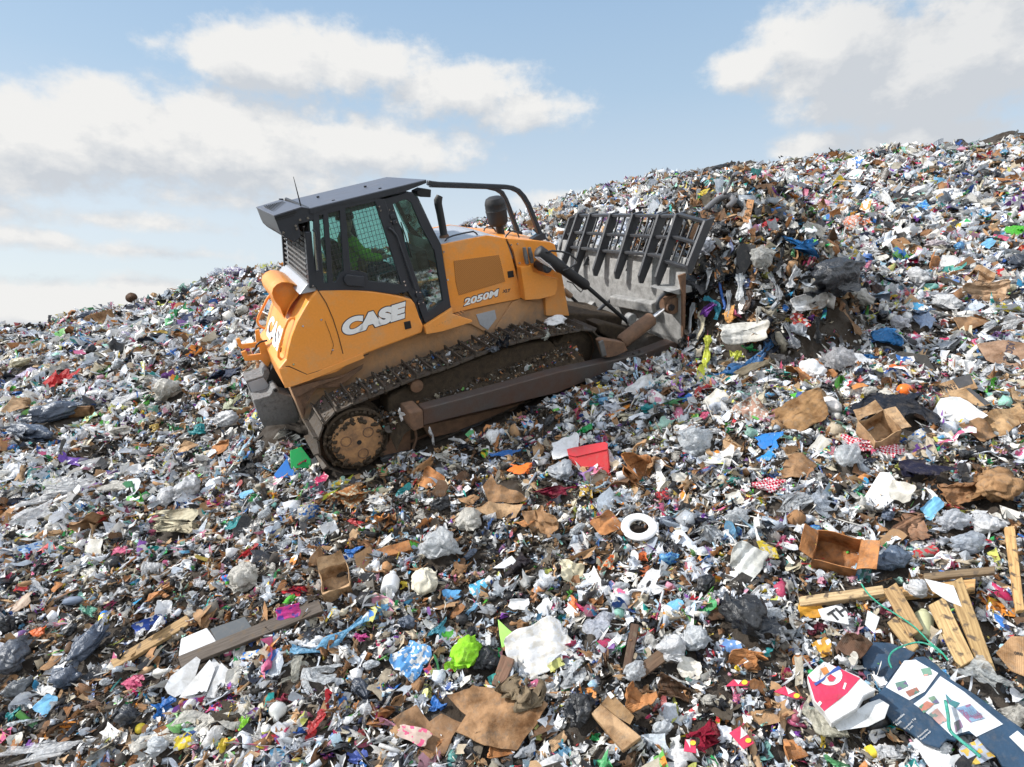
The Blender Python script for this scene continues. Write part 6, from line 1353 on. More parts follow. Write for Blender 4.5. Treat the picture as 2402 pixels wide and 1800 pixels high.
lathe_piece('B', 246, 782, 128, 78, 78, [(0, .02), (0, .25), (.05, .31), (.6, .31), (.78, .2), (.86, .12), (.98, .12), (1, .02)], 'white', 'bottle', 'stubby white plastic bottle in the centre foreground', 'the stubby white bottle')
H('lump', 'B', 412, 798, 130, 140, 70, (.56, .52, .42), 'foam block', 'beige foam block with sharp corners below the clear bag', 'the beige foam block', amp=.5)
H('wad', 'B', 312, 795, 60, 50, -30, 'yellow', 'packet', 'little yellow packet between white bottle and foam block')
# toilet seat
p, a, b_, n, La, Lb, Wm, Hm = frame_at(*zp('B', 1445, 525), 172 * .4825, 130 * .4825, -5, .15)
bm = bmesh.new(); NS = 40; rows = []
for i in range(NS):
    t = 2 * math.pi * i / NS; ex = La / 2 * (1 + .10 * max(0, math.cos(t)) ** 6); r_ = []
    for k in range(12):
        f_ = 2 * math.pi * k / 12; rr = .76 + .26 * math.cos(f_); r_.append(bm.verts.new((math.cos(t) * ex * rr, math.sin(t) * Lb / 2 * rr, .022 + .024 * math.sin(f_) + .01 * math.cos(t))))
    rows.append(r_)
for i in range(NS):
    for k in range(12): bm.faces.new((rows[i][k], rows[i][(k + 1) % 12], rows[(i + 1) % NS][(k + 1) % 12], rows[(i + 1) % NS][k]))
me = bpy.data.meshes.new('toilet_seat'); bmesh.ops.recalc_face_normals(bm, faces=bm.faces[:]); bm.to_mesh(me); bm.free(); me.shade_smooth(); setcol(me, (.75, .75, .75), .25); me.materials.append(M['hard'])
ts = put('toilet_seat', me, mat4(p + n * .08, a, b_, n), 'white plastic toilet seat ring lying on the rubbish', 'toilet seat'); reserve(p, a, La, Lb); LAND.append((*zp('B', 1445, 525), 'the toilet seat'))
for s_ in (-1, 1):
    o = lathe('hinge_stub', (La * .52, s_ * Lb * .12, .03), (0, 1, 0), [(-.02, .012), (.02, .012)], None, ts); setcol(o.data, (.75, .75, .75), .3); o.data.materials.append(M['hard'])
H('sheet', 'B', 1118, 738, 125, 125, 80, 'cream', 'packet', 'crinkled cream foil packet in the centre foreground', 'the cream packet', lean=.5, amp=.2)
H('wad', 'B', 1465, 652, 62, 50, 0, 'orange', 'packet', 'small orange wrapper below the toilet seat', 'the small orange wrapper')
H('wad', 'B', 1478, 722, 66, 60, 40, (.6, .16, .05), 'packet', 'second orange wrapper just below the small orange one')
H('wad', 'B', 1143, 892, 72, 80, 60, (.85, .22, .05), 'plastic bag', 'orange knotted bag scrap above the dirty white sheet', 'the orange bag scrap')
H('wad', 'B', 1290, 690, 150, 100, 30, 'cream', 'plastic bag', 'pale bag with orange print right of the cream packet', c2='orange')
H('sheet', 'B', 672, 795, 95, 75, 30, (.08, .4, .62), 'packet', 'blue and white packet right of the beige foam block', 'the blue and white packet', c2='white', lean=.5)
H('sheet', 'B', 540, 828, 90, 50, 5, (.10, .32, .6), 'packet', 'small blue packet below the beige foam block', lean=.5)
H('bag', 'B', 617, 1155, 190, 165, 62, (.30, .68, .04), 'cloth', 'bright lime green cloth bundle in the foreground', 'the lime green cloth', mat='cloth', rough=.6)
PL('B', [(762, 938), (812, 985), (830, 1000), (872, 990), (862, 1035), (782, 1078), (770, 1010)], .006, (.36, .72, .14), 'plastic piece', 'pointed lime green plastic piece behind the dirty white sheet', 'the pointed lime piece', 'hard', .6, .16)
H('sheet', 'B', 970, 1100, 300, 230, 25, 'white', 'paper sheet', 'large dirty crumpled white sheet in the foreground', 'the dirty white sheet', amp=.17, lean=.45, c2=(.62, .60, .56))
H('sheet', 'B', 345, 1150, 170, 150, 50, (.10, .30, .62), 'packet', 'large blue and white printed wrapper in the foreground', 'the blue printed wrapper', c2='white', amp=.25, lean=.45)
H('wad', 'B', 480, 1010, 140, 70, 55, (.05, .30, .40), 'plastic bag', 'teal plastic strip above the blue printed wrapper')
PL('B', [(512, 1300), (625, 1275), (640, 1255), (800, 1290), (960, 1340), (1010, 1370), (965, 1450), (850, 1570), (700, 1560), (560, 1500), (610, 1400)], .008, 'brown', 'cardboard sheet', 'largest flat sheet of wet brown cardboard at the bottom', 'the largest cardboard sheet', 'card', .15, .09)
H('cloth', 'B', 888, 1370, 170, 240, 78, (.22, .17, .11), 'cloth', 'grey-brown cloth gathered on the largest cardboard sheet', 'the grey-brown cloth', lift=.12, folds=5)
PL('B', [(250, 1430), (370, 1370), (430, 1440), (490, 1400), (590, 1450), (500, 1610), (400, 1560), (300, 1500)], .008, (.28, .165, .09), 'cardboard sheet', 'brown cardboard left of the largest cardboard sheet', None, 'card', .2, .08)
H('sheet', 'B', 365, 1540, 90, 150, 70, (.55, .42, .36), 'paper sheet', 'stained pink and white paper on brown cardboard at the bottom', None, c2='pink', lean=.4, lift=.13)
o, p_, n_, fr = PL('B', [(1215, 1395), (1265, 1350), (1460, 1510), (1370, 1578)], .05, 'tan', 'cardboard box', 'flattened tan cardboard box with a white label, at bottom', 'the flattened tan box', 'card', .35, .14)
fl, _f = poly_on('B', [(1265, 1350), (1310, 1292), (1425, 1410), (1405, 1450), (1345, 1415)], p_ + n_ * .02, n_ , .006, 'flap', M['card'], (.36, .23, .12), .8, frame=fr, parent=o)
lb, _f = poly_on('B', [(1292, 1298), (1310, 1290), (1330, 1312), (1312, 1326)], p_ + n_ * .030, n_, .002, 'label', M['print'], 'white', .6, frame=fr, parent=o)
H('card', 'B', 1450, 1370, 150, 110, 20, 'orange_brown', 'cardboard sheet', 'crumpled brown card behind the flattened tan box', amp=.35)
H('card', 'B', 1605, 1290, 120, 190, 80, 'dark_brown', 'cardboard box', 'dark wet brown cardboard standing right of the flattened box', 'the dark wet cardboard', lean=.6, amp=.3)
H('wad', 'B', 85, 1625, 110, 70, 15, (.03, .06, .26), 'plastic container', 'dark blue container corner at the bottom edge', folds=2, mat='hard')
H('wad', 'B', 102, 1040, 85, 42, 0, 'magenta', 'plastic bag', 'magenta bag scrap left of the blue printed wrapper', 'the magenta scrap')
H('film', 'B', 1265, 985, 190, 110, 35, (.55, .58, .66), 'plastic bag', 'pale bluish bag right of the dirty white sheet', 'the pale bluish bag')
plank('B', (1385, 1190), (1430, 960), 40, 'dark_brown', 'narrow dark brown board pointing up in the foreground', None, .02)
plank('B', (1440, 1200), (1658, 1040), 60, (.14, .085, .05), 'dark brown board right of the narrow dark one', 'the dark brown board', .02)
H('bag', 'B', 1612, 1135, 150, 160, 70, 'white', 'plastic bag', 'dirty white bag on the dark brown board', 'the dirty white bag', lift=.08)
H('bin', 'B', 712, 1170, 130, 150, 60, 'black', 'bin bag', 'black bag tucked between lime cloth and dirty white sheet', 'the black bag by the lime cloth')
plank('B', (760, 1265), (815, 1120), 62, (.20, .11, .07), 'short reddish-brown board under the dirty white sheet', None, .03)
H('film', 'B', 1130, 1230, 160, 120, 40, 'palegrey', 'plastic bag', 'greyish film bag above the flattened tan box')
H('clearbag', 'B', 1440, 1235, 140, 110, 30, 'palegrey', 'plastic bag', 'clear bag lying left of the dark wet cardboard')
H('bin', 'B', 1180, 1430, 200, 170, 40, 'black', 'bin bag', 'black sheet of plastic left of the flattened tan box')
H('bin', 'B', 110, 1310, 130, 80, -35, (.03, .04, .06), 'plastic sheet', 'square black plastic sheet at the lower left of the centre')
H('bag', 'B', 130, 1400, 70, 80, 60, 'white', 'plastic bag', 'small bright white bag near the bottom left of the centre')
H('cloth', 'B', 880, 700, 170, 90, 15, (.025, .022, .028), 'rag', 'black rag in the centre between the white scraps', 'the black rag')
PL('B', [(735, 690), (830, 628), (862, 665), (810, 690)], .01, 'white', 'foam sheet', 'triangular white foam piece above the black rag', None, 'hard', .4, .12)
# ------------------------------------------------------------------ right foreground
H('clearbag', 'C', 75, 110, 200, 180, 20, (.58, .62, .66), 'plastic bag', 'big clear bag full of white scraps right of the red container', 'the big clear bag of scraps', amp=.2)
H('wad', 'C', 425, 90, 155, 100, -5, (.02, .16, .46), 'plastic container', 'broken blue plastic basin on the right slope', 'the blue basin', folds=2, rough=.3, mat='hard')
H('wad', 'C', 405, 160, 100, 60, 0, (.03, .22, .50), 'plastic container', 'smaller broken blue piece below the blue basin', folds=2, rough=.3, mat='hard')
def gingham():
    m = mk_hero_mat('red_gingham', .05, 0, 30, .4, .15, .25); nt = m.node_tree; b = nt.nodes['Principled BSDF']; tc = N(nt, 'ShaderNodeTexCoord'); ch = N(nt, 'ShaderNodeTexChecker'); ch.inputs['Scale'].default_value = 42; ch.inputs[1].default_value = (.50, .02, .05, 1); ch.inputs[2].default_value = (.72, .60, .62, 1); L(nt, tc.outputs['Object'], ch.inputs[0]); L(nt, ch.outputs[0], b.inputs['Base Color']); return m
M['gingham'] = gingham()
H('cloth', 'C', 860, 110, 180, 95, 10, 'red', 'tablecloth', 'red gingham cloth left of the carton on the right slope', 'the red gingham cloth', mat='gingham', folds=2)
H('cloth', 'C', 1010, 130, 120, 90, 20, 'red', 'tablecloth', 'red gingham cloth showing right of the crushed carton', None, mat='gingham', folds=2)
H('cloth', 'C', 408, 305, 160, 75, -15, 'red', 'tablecloth', 'smaller red gingham cloth below the blue basin', 'the small gingham cloth', mat='gingham', folds=2)
carton('C', 945, 75, 160, 150, 20, 'tan', 'crushed tan carton standing on the red gingham cloth', 'the crushed tan carton', .7, 2, .4, .14, lift=.05)
H('clearbag', 'C', 800, 185, 140, 140, 70, 'palegrey', 'plastic bag', 'pointed clear bag below the red gingham cloth', 'the pointed clear bag')
PL('C', [(870, 370), (962, 222), (1010, 225), (1082, 320), (960, 415)], .02, 'white', 'board', 'bright white board standing on the right slope', 'the bright white board', 'hard', .5, .16)
H('sheet', 'C', 1050, 355, 120, 90, -20, 'offwhite', 'paper sheet', 'dirty white sheet overlapping the bright white board', lift=.14, lean=.4)
H('cloth', 'C', 1165, 240, 260, 110, 5, (.02, .02, .04), 'cloth', 'dark navy cloth right of the bright white board', 'the navy cloth', folds=4)
H('card', 'C', 1350, 350, 190, 110, 15, (.30, .16, .08), 'cardboard sheet', 'bent brown card left of the crumpled kraft bag', amp=.3)
H('bag', 'C', 1540, 345, 200, 220, 70, (.34, .20, .10), 'paper bag', 'large crumpled kraft paper bag at the right', 'the crumpled kraft bag', mat='card', rough=.8, amp=.25)
H('film', 'C', 540, 400, 260, 110, 5, 'palegrey', 'plastic bag', 'wide translucent film right of the small gingham cloth', 'the wide translucent film')
H('film', 'C', 690, 400, 180, 120, -30, (.40, .45, .52), 'plastic bag', 'bluish translucent bag left of the bright white board')
carton('C', 742, 662, 250, 185, -12, 'orange_brown', 'big orange-brown cardboard box on its side at right', 'the big orange-brown box', .75, 2, .45, .08, lift=.03)
H('sheet', 'C', 308, 690, 185, 160, 75, 'silver', 'foil tray', 'crinkled silver foil tray in the right foreground', 'the silver foil tray', lean=.5, amp=.25, rough=.22)
H('wad', 'C', 400, 618, 160, 75, -15, 'yellow', 'plastic bag', 'pale yellow bag behind the silver foil tray', c2='cream')
H('wad', 'C', 1075, 530, 240, 140, 0, (.33, .19, .12), 'paper bag', 'crumpled pinkish-brown paper right of the big box', 'the crumpled brown paper', mat='card', folds=5)
H('clearbag', 'C', 1320, 510, 190, 130, 0, (.60, .63, .68), 'plastic bag', 'pale clear bag right of the crumpled brown paper', 'the pale clear bag')
H('bag', 'C', 1490, 510, 110, 170, -60, 'white', 'plastic bag', 'twisted white bag below the crumpled kraft bag', 'the twisted white bag')
H('bin', 'C', 1010, 700, 220, 120, 10, (.08, .11, .16), 'plastic bag', 'blue-grey bag right of the big orange-brown box', 'the blue-grey bag')
lathe_piece('C', 1180, 645, 95, 70, 10, [(0, .02), (0, .26), (.9, .34), (.92, .37), (1, .37), (1, .3), (.94, .05)], (.22, .21, .18), 'cup', 'grey paper cup with a small red emblem on the right', 'the grey paper cup', mat='print', c2='red')
H('clearbag', 'C', 1400, 630, 210, 130, 5, (.50, .55, .62), 'plastic bag', 'bluish clear bag above the crossed planks', 'the bluish clear bag')
plank('C', (572, 850), (985, 795), 46, 'palewood', 'pale squared timber lying level in the right foreground', 'the level pale timber', .06)
plank('C', (960, 815), (1420, 765), 50, (.50, .30, .12), 'orange-brown timber end under the crossed planks', None, .05, .09)
plank('C', (1010, 780), (1135, 1000), 70, 'wood', 'yellow plank crossing in front of the level timber', 'the crossing yellow plank', .03, .16)
plank('C', (1235, 850), (1385, 1150), 88, (.52, .36, .17), 'broad split yellow board among the planks', 'the broad split board', .03, .15)
plank('C', (1325, 755), (1500, 1200), 78, (.40, .27, .12), 'longest yellowish plank running down to the printed carton', 'the longest yellowish plank', .035, .17)
plank('C', (1590, 485), (1650, 895), 55, (.58, .36, .15), 'nailed yellow plank at the right picture edge', 'the edge plank', .035, .16)
plank('C', (1175, 728), (1520, 695), 34, (.20, .14, .08), 'thin dark brown stick above the white folded card', None, .03, .16)
plank('C', (1015, 935), (1140, 1085), 60, (.44, .30, .14), 'short yellow board left of the yellowish jar', None, .03, .13)
PL('C', [(902, 895), (962, 928), (935, 1008), (888, 965)], .004, 'white', 'paper sheet', 'small white card beside the green twine', 'the small white card', 'print', .6, .20)
PL('C', [(1177, 740), (1320, 775), (1362, 880), (1290, 850), (1215, 800)], .004, 'white', 'paper sheet', 'white folded card lying across the planks', 'the white folded card', 'print', .45, .24)
H('bag', 'C', 1140, 835, 130, 110, 10, 'white', 'plastic bag', 'dirty white foam-like bag between the planks')
H('bin', 'C', 300, 980, 290, 250, -50, 'black', 'bin bag', 'shiny black bin bag in the right foreground', 'the shiny black bin bag', amp=.2)
H('card', 'C', 310, 1140, 240, 110, -8, 'orange_brown', 'cardboard sheet', 'orange-brown cardboard under the shiny black bin bag', None, amp=.2, lean=.4)
H('sheet', 'C', 235, 1075, 110, 60, -10, (.15, .30, .62), 'packet', 'blue and white packet against the shiny black bin bag', c2='white', lean=.6)
lathe_piece('C', 1172, 985, 155, 78, 88, [(0, .02), (.02, .22), (.1, .26), (.78, .26), (.88, .20), (.92, .12), (1, .12), (1, .02)], (.50, .50, .30), 'bottle', 'yellowish translucent bottle between the planks', 'the yellowish bottle')
H('lump', 'C', 1290, 1078, 130, 32, -35, (.03, .05, .30), 'handle', 'dark blue plastic handle right of the yellowish bottle', amp=.1)
# printed navy carton
PL('C', [(868, 1062), (930, 1048), (1010, 1052), (1085, 1078), (1135, 1100), (1085, 1150), (1040, 1190), (985, 1262), (960, 1330), (925, 1290), (885, 1205)], .02, (.022, .052, .10), 'cardboard sheet', 'dull navy cardboard above the white picture panels', 'the dull navy board', 'print', .3, .10, rough=.55)
o, p_, n_, fr = PL('C', [(1135, 1120), (1180, 1118), (1240, 1160), (1300, 1225), (1420, 1300), (1535, 1385), (1662, 1475), (1800, 1600), (1700, 1700), (1560, 1655), (1530, 1600), (1480, 1560), (1430, 1500), (1385, 1490), (1350, 1500), (1330, 1530), (1290, 1520), (1250, 1565), (1180, 1545), (1110, 1490), (1025, 1440), (985, 1395), (960, 1365), (905, 1330), (950, 1300), (985, 1262), (1040, 1190)], .03, (.022, .055, .105), 'printed carton', 'large flattened navy carton with white picture panels', 'the navy carton', 'print', .35, .15, .004, None, .4)
for _k in range(10): HERO_XY.pop(); 
def setcol2(me, c):
    a_ = me.color_attributes['col2']; k_ = np.array([c[2] * .5 + .03, c[0] * .4 + .05, c[1] * .5 + .08, 1], np.float32); a_.data.foreach_set('color', np.tile(k_, len(me.vertices)))
def panel(pts, nm, col, lift, parent, pl=None, z='C', mat='print'):
    q, _f = poly_on(z, pts, p_ + n_ * lift, n_, .002, nm, M[mat], col, .45, frame=fr, parent=parent); return q
pa = panel([(990, 1268), (1080, 1140), (1135, 1135), (1245, 1200), (1180, 1290), (1105, 1332)], 'picture_panel', (.66, .68, .72), .004, o)
pb = panel([(1125, 1350), (1180, 1310), (1255, 1215), (1370, 1290), (1560, 1448), (1430, 1510), (1395, 1480), (1310, 1505), (1210, 1410)], 'picture_panel', (.60, .64, .70), .004, o)
for pts, c in (([(1035, 1248), (1085, 1235), (1100, 1262), (1050, 1285)], (.10, .20, .17)), ([(1085, 1290), (1140, 1268), (1155, 1290), (1105, 1315)], (.30, .12, .09)), ([(1160, 1180), (1205, 1172), (1215, 1205), (1175, 1215)], (.62, .30, .26)),
               ([(1150, 1365), (1190, 1335), (1225, 1350), (1175, 1395)], (.50, .20, .15)), ([(1195, 1320), (1225, 1310), (1250, 1345), (1225, 1352)], (.16, .25, .18)), ([(1200, 1400), (1240, 1370), (1290, 1430), (1250, 1450)], (.45, .28, .26)), ([(1280, 1300), (1310, 1330), (1350, 1345), (1330, 1370), (1290, 1345)], (.05, .18, .20)),
               ([(1330, 1370), (1400, 1350), (1470, 1420), (1400, 1440)], (.20, .32, .46)), ([(1320, 1440), (1350, 1425), (1365, 1460), (1330, 1490)], (.22, .14, .22))):
    pq_ = panel(pts, 'picture', c, .008, o); setcol2(pq_.data, c)
for k in range(4): write(o, fr, (p_, n_), 'IIIIII', 'C', (1345 + k * 18, 1388 + k * 10), (1400 + k * 18, 1376 + k * 10), (1340 + k * 18, 1378 + k * 10), (.15, .25, .45), lift=.010)
write(o, fr, (p_, n_), 'Adjustable', 'C', (1030, 1450), (1085, 1405), (1022, 1440), 'white'); write(o, fr, (p_, n_), 'Feet', 'C', (1045, 1458), (1068, 1438), (1037, 1448), 'white')
write(o, fr, (p_, n_), 'Standard Tip', 'C', (1085, 1478), (1140, 1425), (1077, 1468), 'white'); write(o, fr, (p_, n_), '5 mm', 'C', (1105, 1480), (1125, 1460), (1097, 1470), 'white')
write(o, fr, (p_, n_), 'Assembly', 'C', (1150, 1520), (1200, 1478), (1142, 1510), 'white'); write(o, fr, (p_, n_), 'Required', 'C', (1165, 1530), (1212, 1490), (1157, 1520), 'white')
write(o, fr, (p_, n_), 'SPICTOOF', 'C', (893, 1325), (932, 1285), (885, 1317), 'white')
pc_ = panel([(1590, 1510), (1630, 1480), (1720, 1560), (1680, 1600)], 'picture_panel', (.58, .60, .60), .004, o)
H('sheet', 'C', 1440, 1600, 190, 110, 20, (.40, .45, .55), 'printed carton', 'pale blue printed card below the navy carton', None, lean=.4, lift=.08, c2='gold')
# red and white meal carton
o, p_, n_, fr = PL('C', [(607, 1215), (690, 1142), (860, 1215), (942, 1285), (885, 1310), (850, 1375), (730, 1445), (690, 1385), (640, 1335)], .10, 'white', 'food carton', 'white and crimson food carton with a blue ribbon emblem', 'the crimson food carton', 'print', .45, .27, .006, None, .5)
rp = panel([(610, 1220), (660, 1170), (740, 1165), (865, 1225), (800, 1300), (690, 1385), (645, 1330)], 'crimson_panel', (.56, .03, .09), .003, o)
disc = [(717 + 62 * math.cos(t) * 1.0, 1212 + 48 * math.sin(t)) for t in [k * math.pi / 12 for k in range(24)]]; panel(disc, 'emblem', (.74, .72, .72), .006, o)
panel([(612, 1210), (662, 1164), (690, 1158), (668, 1245), (636, 1240)], 'emblem', (.74, .72, .72), .006, o)
panel([(640, 1250), (648, 1262), (690, 1235), (700, 1215), (750, 1190), (775, 1178), (760, 1165), (735, 1180), (720, 1195), (680, 1228)], 'ribbon', (.03, .08, .32), .009, o)
panel([(672, 1180), (700, 1168), (715, 1195), (690, 1210)], 'emblem', (.60, .22, .05), .011, o); panel([(705, 1222), (722, 1205), (748, 1222), (735, 1240), (715, 1240)], 'emblem', (.55, .04, .08), .011, o)
panel([(780, 1275), (790, 1245), (800, 1250), (790, 1280)], 'emblem', (.74, .72, .72), .006, o); panel([(655, 1350), (670, 1335), (680, 1345), (668, 1362)], 'emblem', (.74, .72, .72), .006, o)
PL('C', [(735, 1448), (860, 1372), (900, 1345), (960, 1325), (1008, 1355), (985, 1420), (905, 1460), (760, 1482)], .003, (.62, .65, .68), 'food carton', 'pale grey inner flap of card below the crimson carton', 'the grey card flap', 'print', .4, .17)
def small_packet(pts, lab, sh=None):
    global p_, n_, fr
    o, p_, n_, fr = PL('C', pts, .008, (.56, .03, .09), 'packet', lab, sh, 'print', .5, .14, .002, None, .5)
    c = np.mean(pts, 0); q = [tuple(c + (np.array(k) - c) * s_ + np.array([0, 0])) for k, s_ in zip(pts, (.2, .2, .9, .9))]
    panel([tuple(c + (np.array(pts[0]) - c) * .1), tuple(c + (np.array(pts[1]) - c) * .9), tuple((np.array(pts[1]) + np.array(pts[2])) / 2), tuple((np.array(pts[0]) + np.array(pts[3])) / 2 * .4 + c * .6)], 'panel', (.72, .72, .74), .003, o)
    cc_ = (np.array(pts[2]) + c) / 2; panel([tuple(cc_ + 15 * np.array([math.cos(t), math.sin(t) * .8])) for t in [k * math.pi / 5 for k in range(10)]], 'emblem', 'yellow', .006, o)
small_packet([(228, 1490), (285, 1455), (352, 1540), (300, 1572)], 'crimson and white packet with yellow emblem, beside maroon cloth', 'the crimson packet')
small_packet([(8, 1580), (15, 1520), (65, 1525), (70, 1590)], 'crimson packet left of the maroon cloth bundle')
small_packet([(445, 1290), (500, 1262), (590, 1320), (560, 1328)], 'thin crimson and white packet left of the food carton', 'the thin crimson packet')
small_packet([(210, 1265), (250, 1230), (330, 1240), (320, 1262)], 'crimson packet with blue edge under the cardboard')
H('rag', 'C', 105, 1520, 170, 170, 70, (.22, .012, .03), 'cloth', 'dark red cloth bundle in the bottom right foreground', 'the dark red cloth')
H('sheet', 'C', 480, 1352, 75, 70, 10, (.62, .66, .76), 'paper sheet', 'small bluish white paper below the thin crimson packet', lean=.6)
H('sheet', 'C', 205, 1500, 75, 85, -10, (.64, .68, .76), 'paper sheet', 'bluish white sachet left of the crimson packet', lean=.6)
H('film', 'C', 1450, 1255, 320, 150, -20, (.50, .52, .52), 'plastic bag', 'large fibrous pale bag on the navy carton edge', 'the fibrous pale bag', lift=.12)
H('film', 'C', 695, 1480, 130, 260, 70, (.56, .54, .44), 'plastic bag', 'hanging cream film below the food carton', 'the hanging cream film', lift=.08)
o, p_, n_, fr = PL('C', [(1525, 1100), (1600, 1020), (1700, 1020), (1700, 1230), (1600, 1190)], .01, (.45, .28, .15), 'cardboard sheet', 'tan cardboard disc with small print at the right edge', 'the tan printed card', 'card', .4, .16, crum=0)
write(o, fr, (p_, n_), '088', 'C', (1615, 1110), (1655, 1118), (1615, 1095), 'black')
H('sheet', 'C', 690, 1090, 100, 90, 20, (.62, .32, .04), 'paper sheet', 'orange printed scrap above the food carton', None, c2='white', lean=.5)
H('card', 'C', 820, 1100, 160, 150, 60, (.13, .075, .05), 'cardboard sheet', 'dark brown torn card above the food carton', 'the dark torn card', lean=.5, lift=.12)
H('sheet', 'C', 625, 905, 130, 80, 10, (.62, .30, .03), 'packet', 'orange-yellow packet under the level pale timber', 'the orange-yellow packet', lean=.4)
o, p_, n_, fr = PL('C', [(660, 890), (745, 870), (800, 880), (812, 965), (740, 950), (680, 940)], .006, 'white', 'plastic bag', 'white bag with black letters right of the orange packet', None, 'print', .5, .16)
write(o, fr, (p_, n_), 'TH', 'C', (740, 955), (815, 905), (722, 900), 'black', .03)
H('wad', 'C', 655, 1000, 110, 60, 15, 'maroon', 'packet', 'glossy maroon packet left of the printed navy carton')
lathe_piece('C', 928, 1592, 56, 52, 20, [(0, .02), (0, .46), (.3, .5), (.55, .5), (.55, .4), (.4, .05)], 'yellow', 'lid', 'small yellow bottle cap near the bottom edge', 'the yellow cap')
H('bag', 'C', 60, 1070, 150, 150, 50, 'palegrey', 'plastic bag', 'crinkled greyish bag left of the shiny black bin bag', 'the crinkled greyish bag', amp=.3)
H('sheet', 'C', 40, 1195, 120, 90, -20, 'offwhite', 'paper sheet', 'torn off-white paper below the crinkled greyish bag', amp=.3)
H('film', 'C', 1000, 1600, 190, 90, 10, 'white', 'plastic bag', 'white film bag at the bottom edge near the yellow cap')
ribbon('C', [(868, 835), (900, 880), (960, 935), (1050, 990), (1130, 1050), (1200, 1120), (1255, 1170), (1290, 1215)], .012, (.05, .48, .32), 'twine', 'green plastic twine running over the planks', 'the green twine', False, lift=.26)
ribbon('C', [(1005, 1245), (990, 1200), (1010, 1160), (1080, 1130), (1150, 1118), (1210, 1135), (1260, 1175)], .012, (.05, .46, .33), 'twine', 'loop of green twine on the navy carton', None, False, lift=.24)
ribbon('C', [(1270, 1400), (1280, 1470), (1290, 1540), (1340, 1590), (1400, 1640), (1430, 1670)], .02, (.06, .45, .35), 'strap', 'green strap hanging over the lower navy carton', None, False, lift=.22)
# ------------------------------------------------------------------ right slope
H('clearbag', 'D', 755, 1190, 180, 150, -10, (.48, .48, .50), 'plastic bag', 'large clear bag right of the white foam on brown card', 'the large clear bag below the mound')
H('card', 'D', 615, 1200, 180, 170, 30, 'orange_brown', 'cardboard sheet', 'folded brown card below the mound', None, lean=.5, amp=.3)
H('lump', 'D', 625, 1215, 130, 100, -20, 'white', 'foam block', 'broken white foam block on the brown card below the mound', 'the broken white foam', amp=.4)
H('wad', 'D', 1040, 1205, 90, 130, -50, 'orange', 'plastic piece', 'bent red-orange plastic strip on the right slope', 'the red-orange strip')
lathe_piece('D', 1075, 1297, 66, 52, 0, [(0, .02), (.06, .25), (.2, .4), (.4, .47), (.6, .47), (.8, .4), (.94, .25), (1, .02)], 'orange', 'ball', 'deflated orange ball below the red-orange strip')
H('wad', 'D', 990, 1050, 120, 130, -60, (.02, .20, .50), 'plastic bag', 'blue crumpled plastic right of the mound foot', 'the blue crumpled plastic')
H('wad', 'D', 910, 1130, 80, 60, 20, (.02, .18, .45), 'plastic bag', 'smaller blue scrap left of the blue crumpled plastic')
H('cloth', 'D', 1165, 955, 115, 130, 80, (.10, .14, .22), 'jeans', 'faded blue-grey jeans heaped on the right slope', 'the faded jeans')
PL('D', [(1010, 1105), (1060, 1085), (1190, 1105), (1255, 1220), (1250, 1230), (1020, 1165)], .03, (.03, .028, .025), 'board', 'black stained board on the right slope', 'the black board', 'hard', .35, .14)
o, p_, n_, fr = PL('D', [(1228, 1250), (1400, 1196), (1440, 1265), (1250, 1300)], .03, 'tan', 'cardboard box', 'tan carton printed FUN-ON upside down on the right slope', 'the FUN-ON carton', 'card', .45, .26)
def panelD(pts, nm, col, lift): 
    q, _f = poly_on('D', pts, p_ + n_ * lift, n_, .002, nm, M['print'], col, .7, frame=fr, parent=o); return q
panelD([(1312, 1220), (1400, 1196), (1415, 1243), (1345, 1268)], 'printed_band', (.06, .06, .065), .003)
write(o, fr, (p_, n_), 'FUN-ON', 'D', (1318, 1243), (1246, 1262), (1328, 1273), (.05, .04, .035), .02)
o, p_, n_, fr = PL('D', [(1250, 1305), (1385, 1262), (1500, 1345), (1450, 1355), (1360, 1325)], .008, (.44, .29, .16), 'cardboard sheet', 'lower flap of the FUN-ON carton with dark stripe', None, 'card', .35, .18, crum=0)
panelD([(1380, 1268), (1398, 1264), (1500, 1340), (1470, 1348)], 'printed_band', (.06, .06, .065), .003)
o, p_, n_, fr = PL('D', [(1430, 1050), (1560, 1030), (1700, 1050), (1700, 1180), (1600, 1175), (1480, 1130)], .01, (.34, .22, .15), 'cardboard sheet', 'large brown carton side with tall dark lettering at right edge', 'the lettered carton side', 'card', .45, .24, crum=0)
write(o, fr, (p_, n_), 'AZORE', 'D', (1582, 1040), (1558, 1130), (1620, 1042), (.06, .045, .06), .03)
H('cloth', 'D', 1010, 1410, 440, 160, -10, (.018, .022, .032), 'tarpaulin', 'wide black tarpaulin folded on the right slope', 'the black tarpaulin', folds=3)
PL('D', [(1210, 1395), (1255, 1320), (1350, 1310), (1485, 1402), (1380, 1455), (1290, 1450)], .006, 'white', 'paper sheet', 'large ribbed white sheet beside the black tarpaulin', 'the ribbed white sheet', 'print', .3, .16, crum=.02)
PL('D', [(1390, 1450), (1500, 1390), (1640, 1340), (1700, 1400), (1560, 1505)], .01, (.46, .30, .16), 'cardboard sheet', 'tan cardboard under the ribbed white sheet at right edge', 'the tan cardboard at the edge', 'card', .25, .11)
H('card', 'D', 1440, 1500, 140, 70, -25, 'brown', 'cardboard sheet', 'brown cardboard with a round stamp below the ribbed sheet')
H('card', 'D', 560, 1420, 270, 160, 20, (.32, .19, .09), 'cardboard sheet', 'broad torn brown cardboard right of the clear bag of scraps', 'the broad torn cardboard', amp=.25, lean=.4)
H('card', 'D', 340, 1400, 150, 150, -40, (.42, .26, .20), 'paper bag', 'pinkish-brown paper bag with silver lining on the right slope', 'the pinkish paper bag', amp=.3, lean=.5, c2='silver')
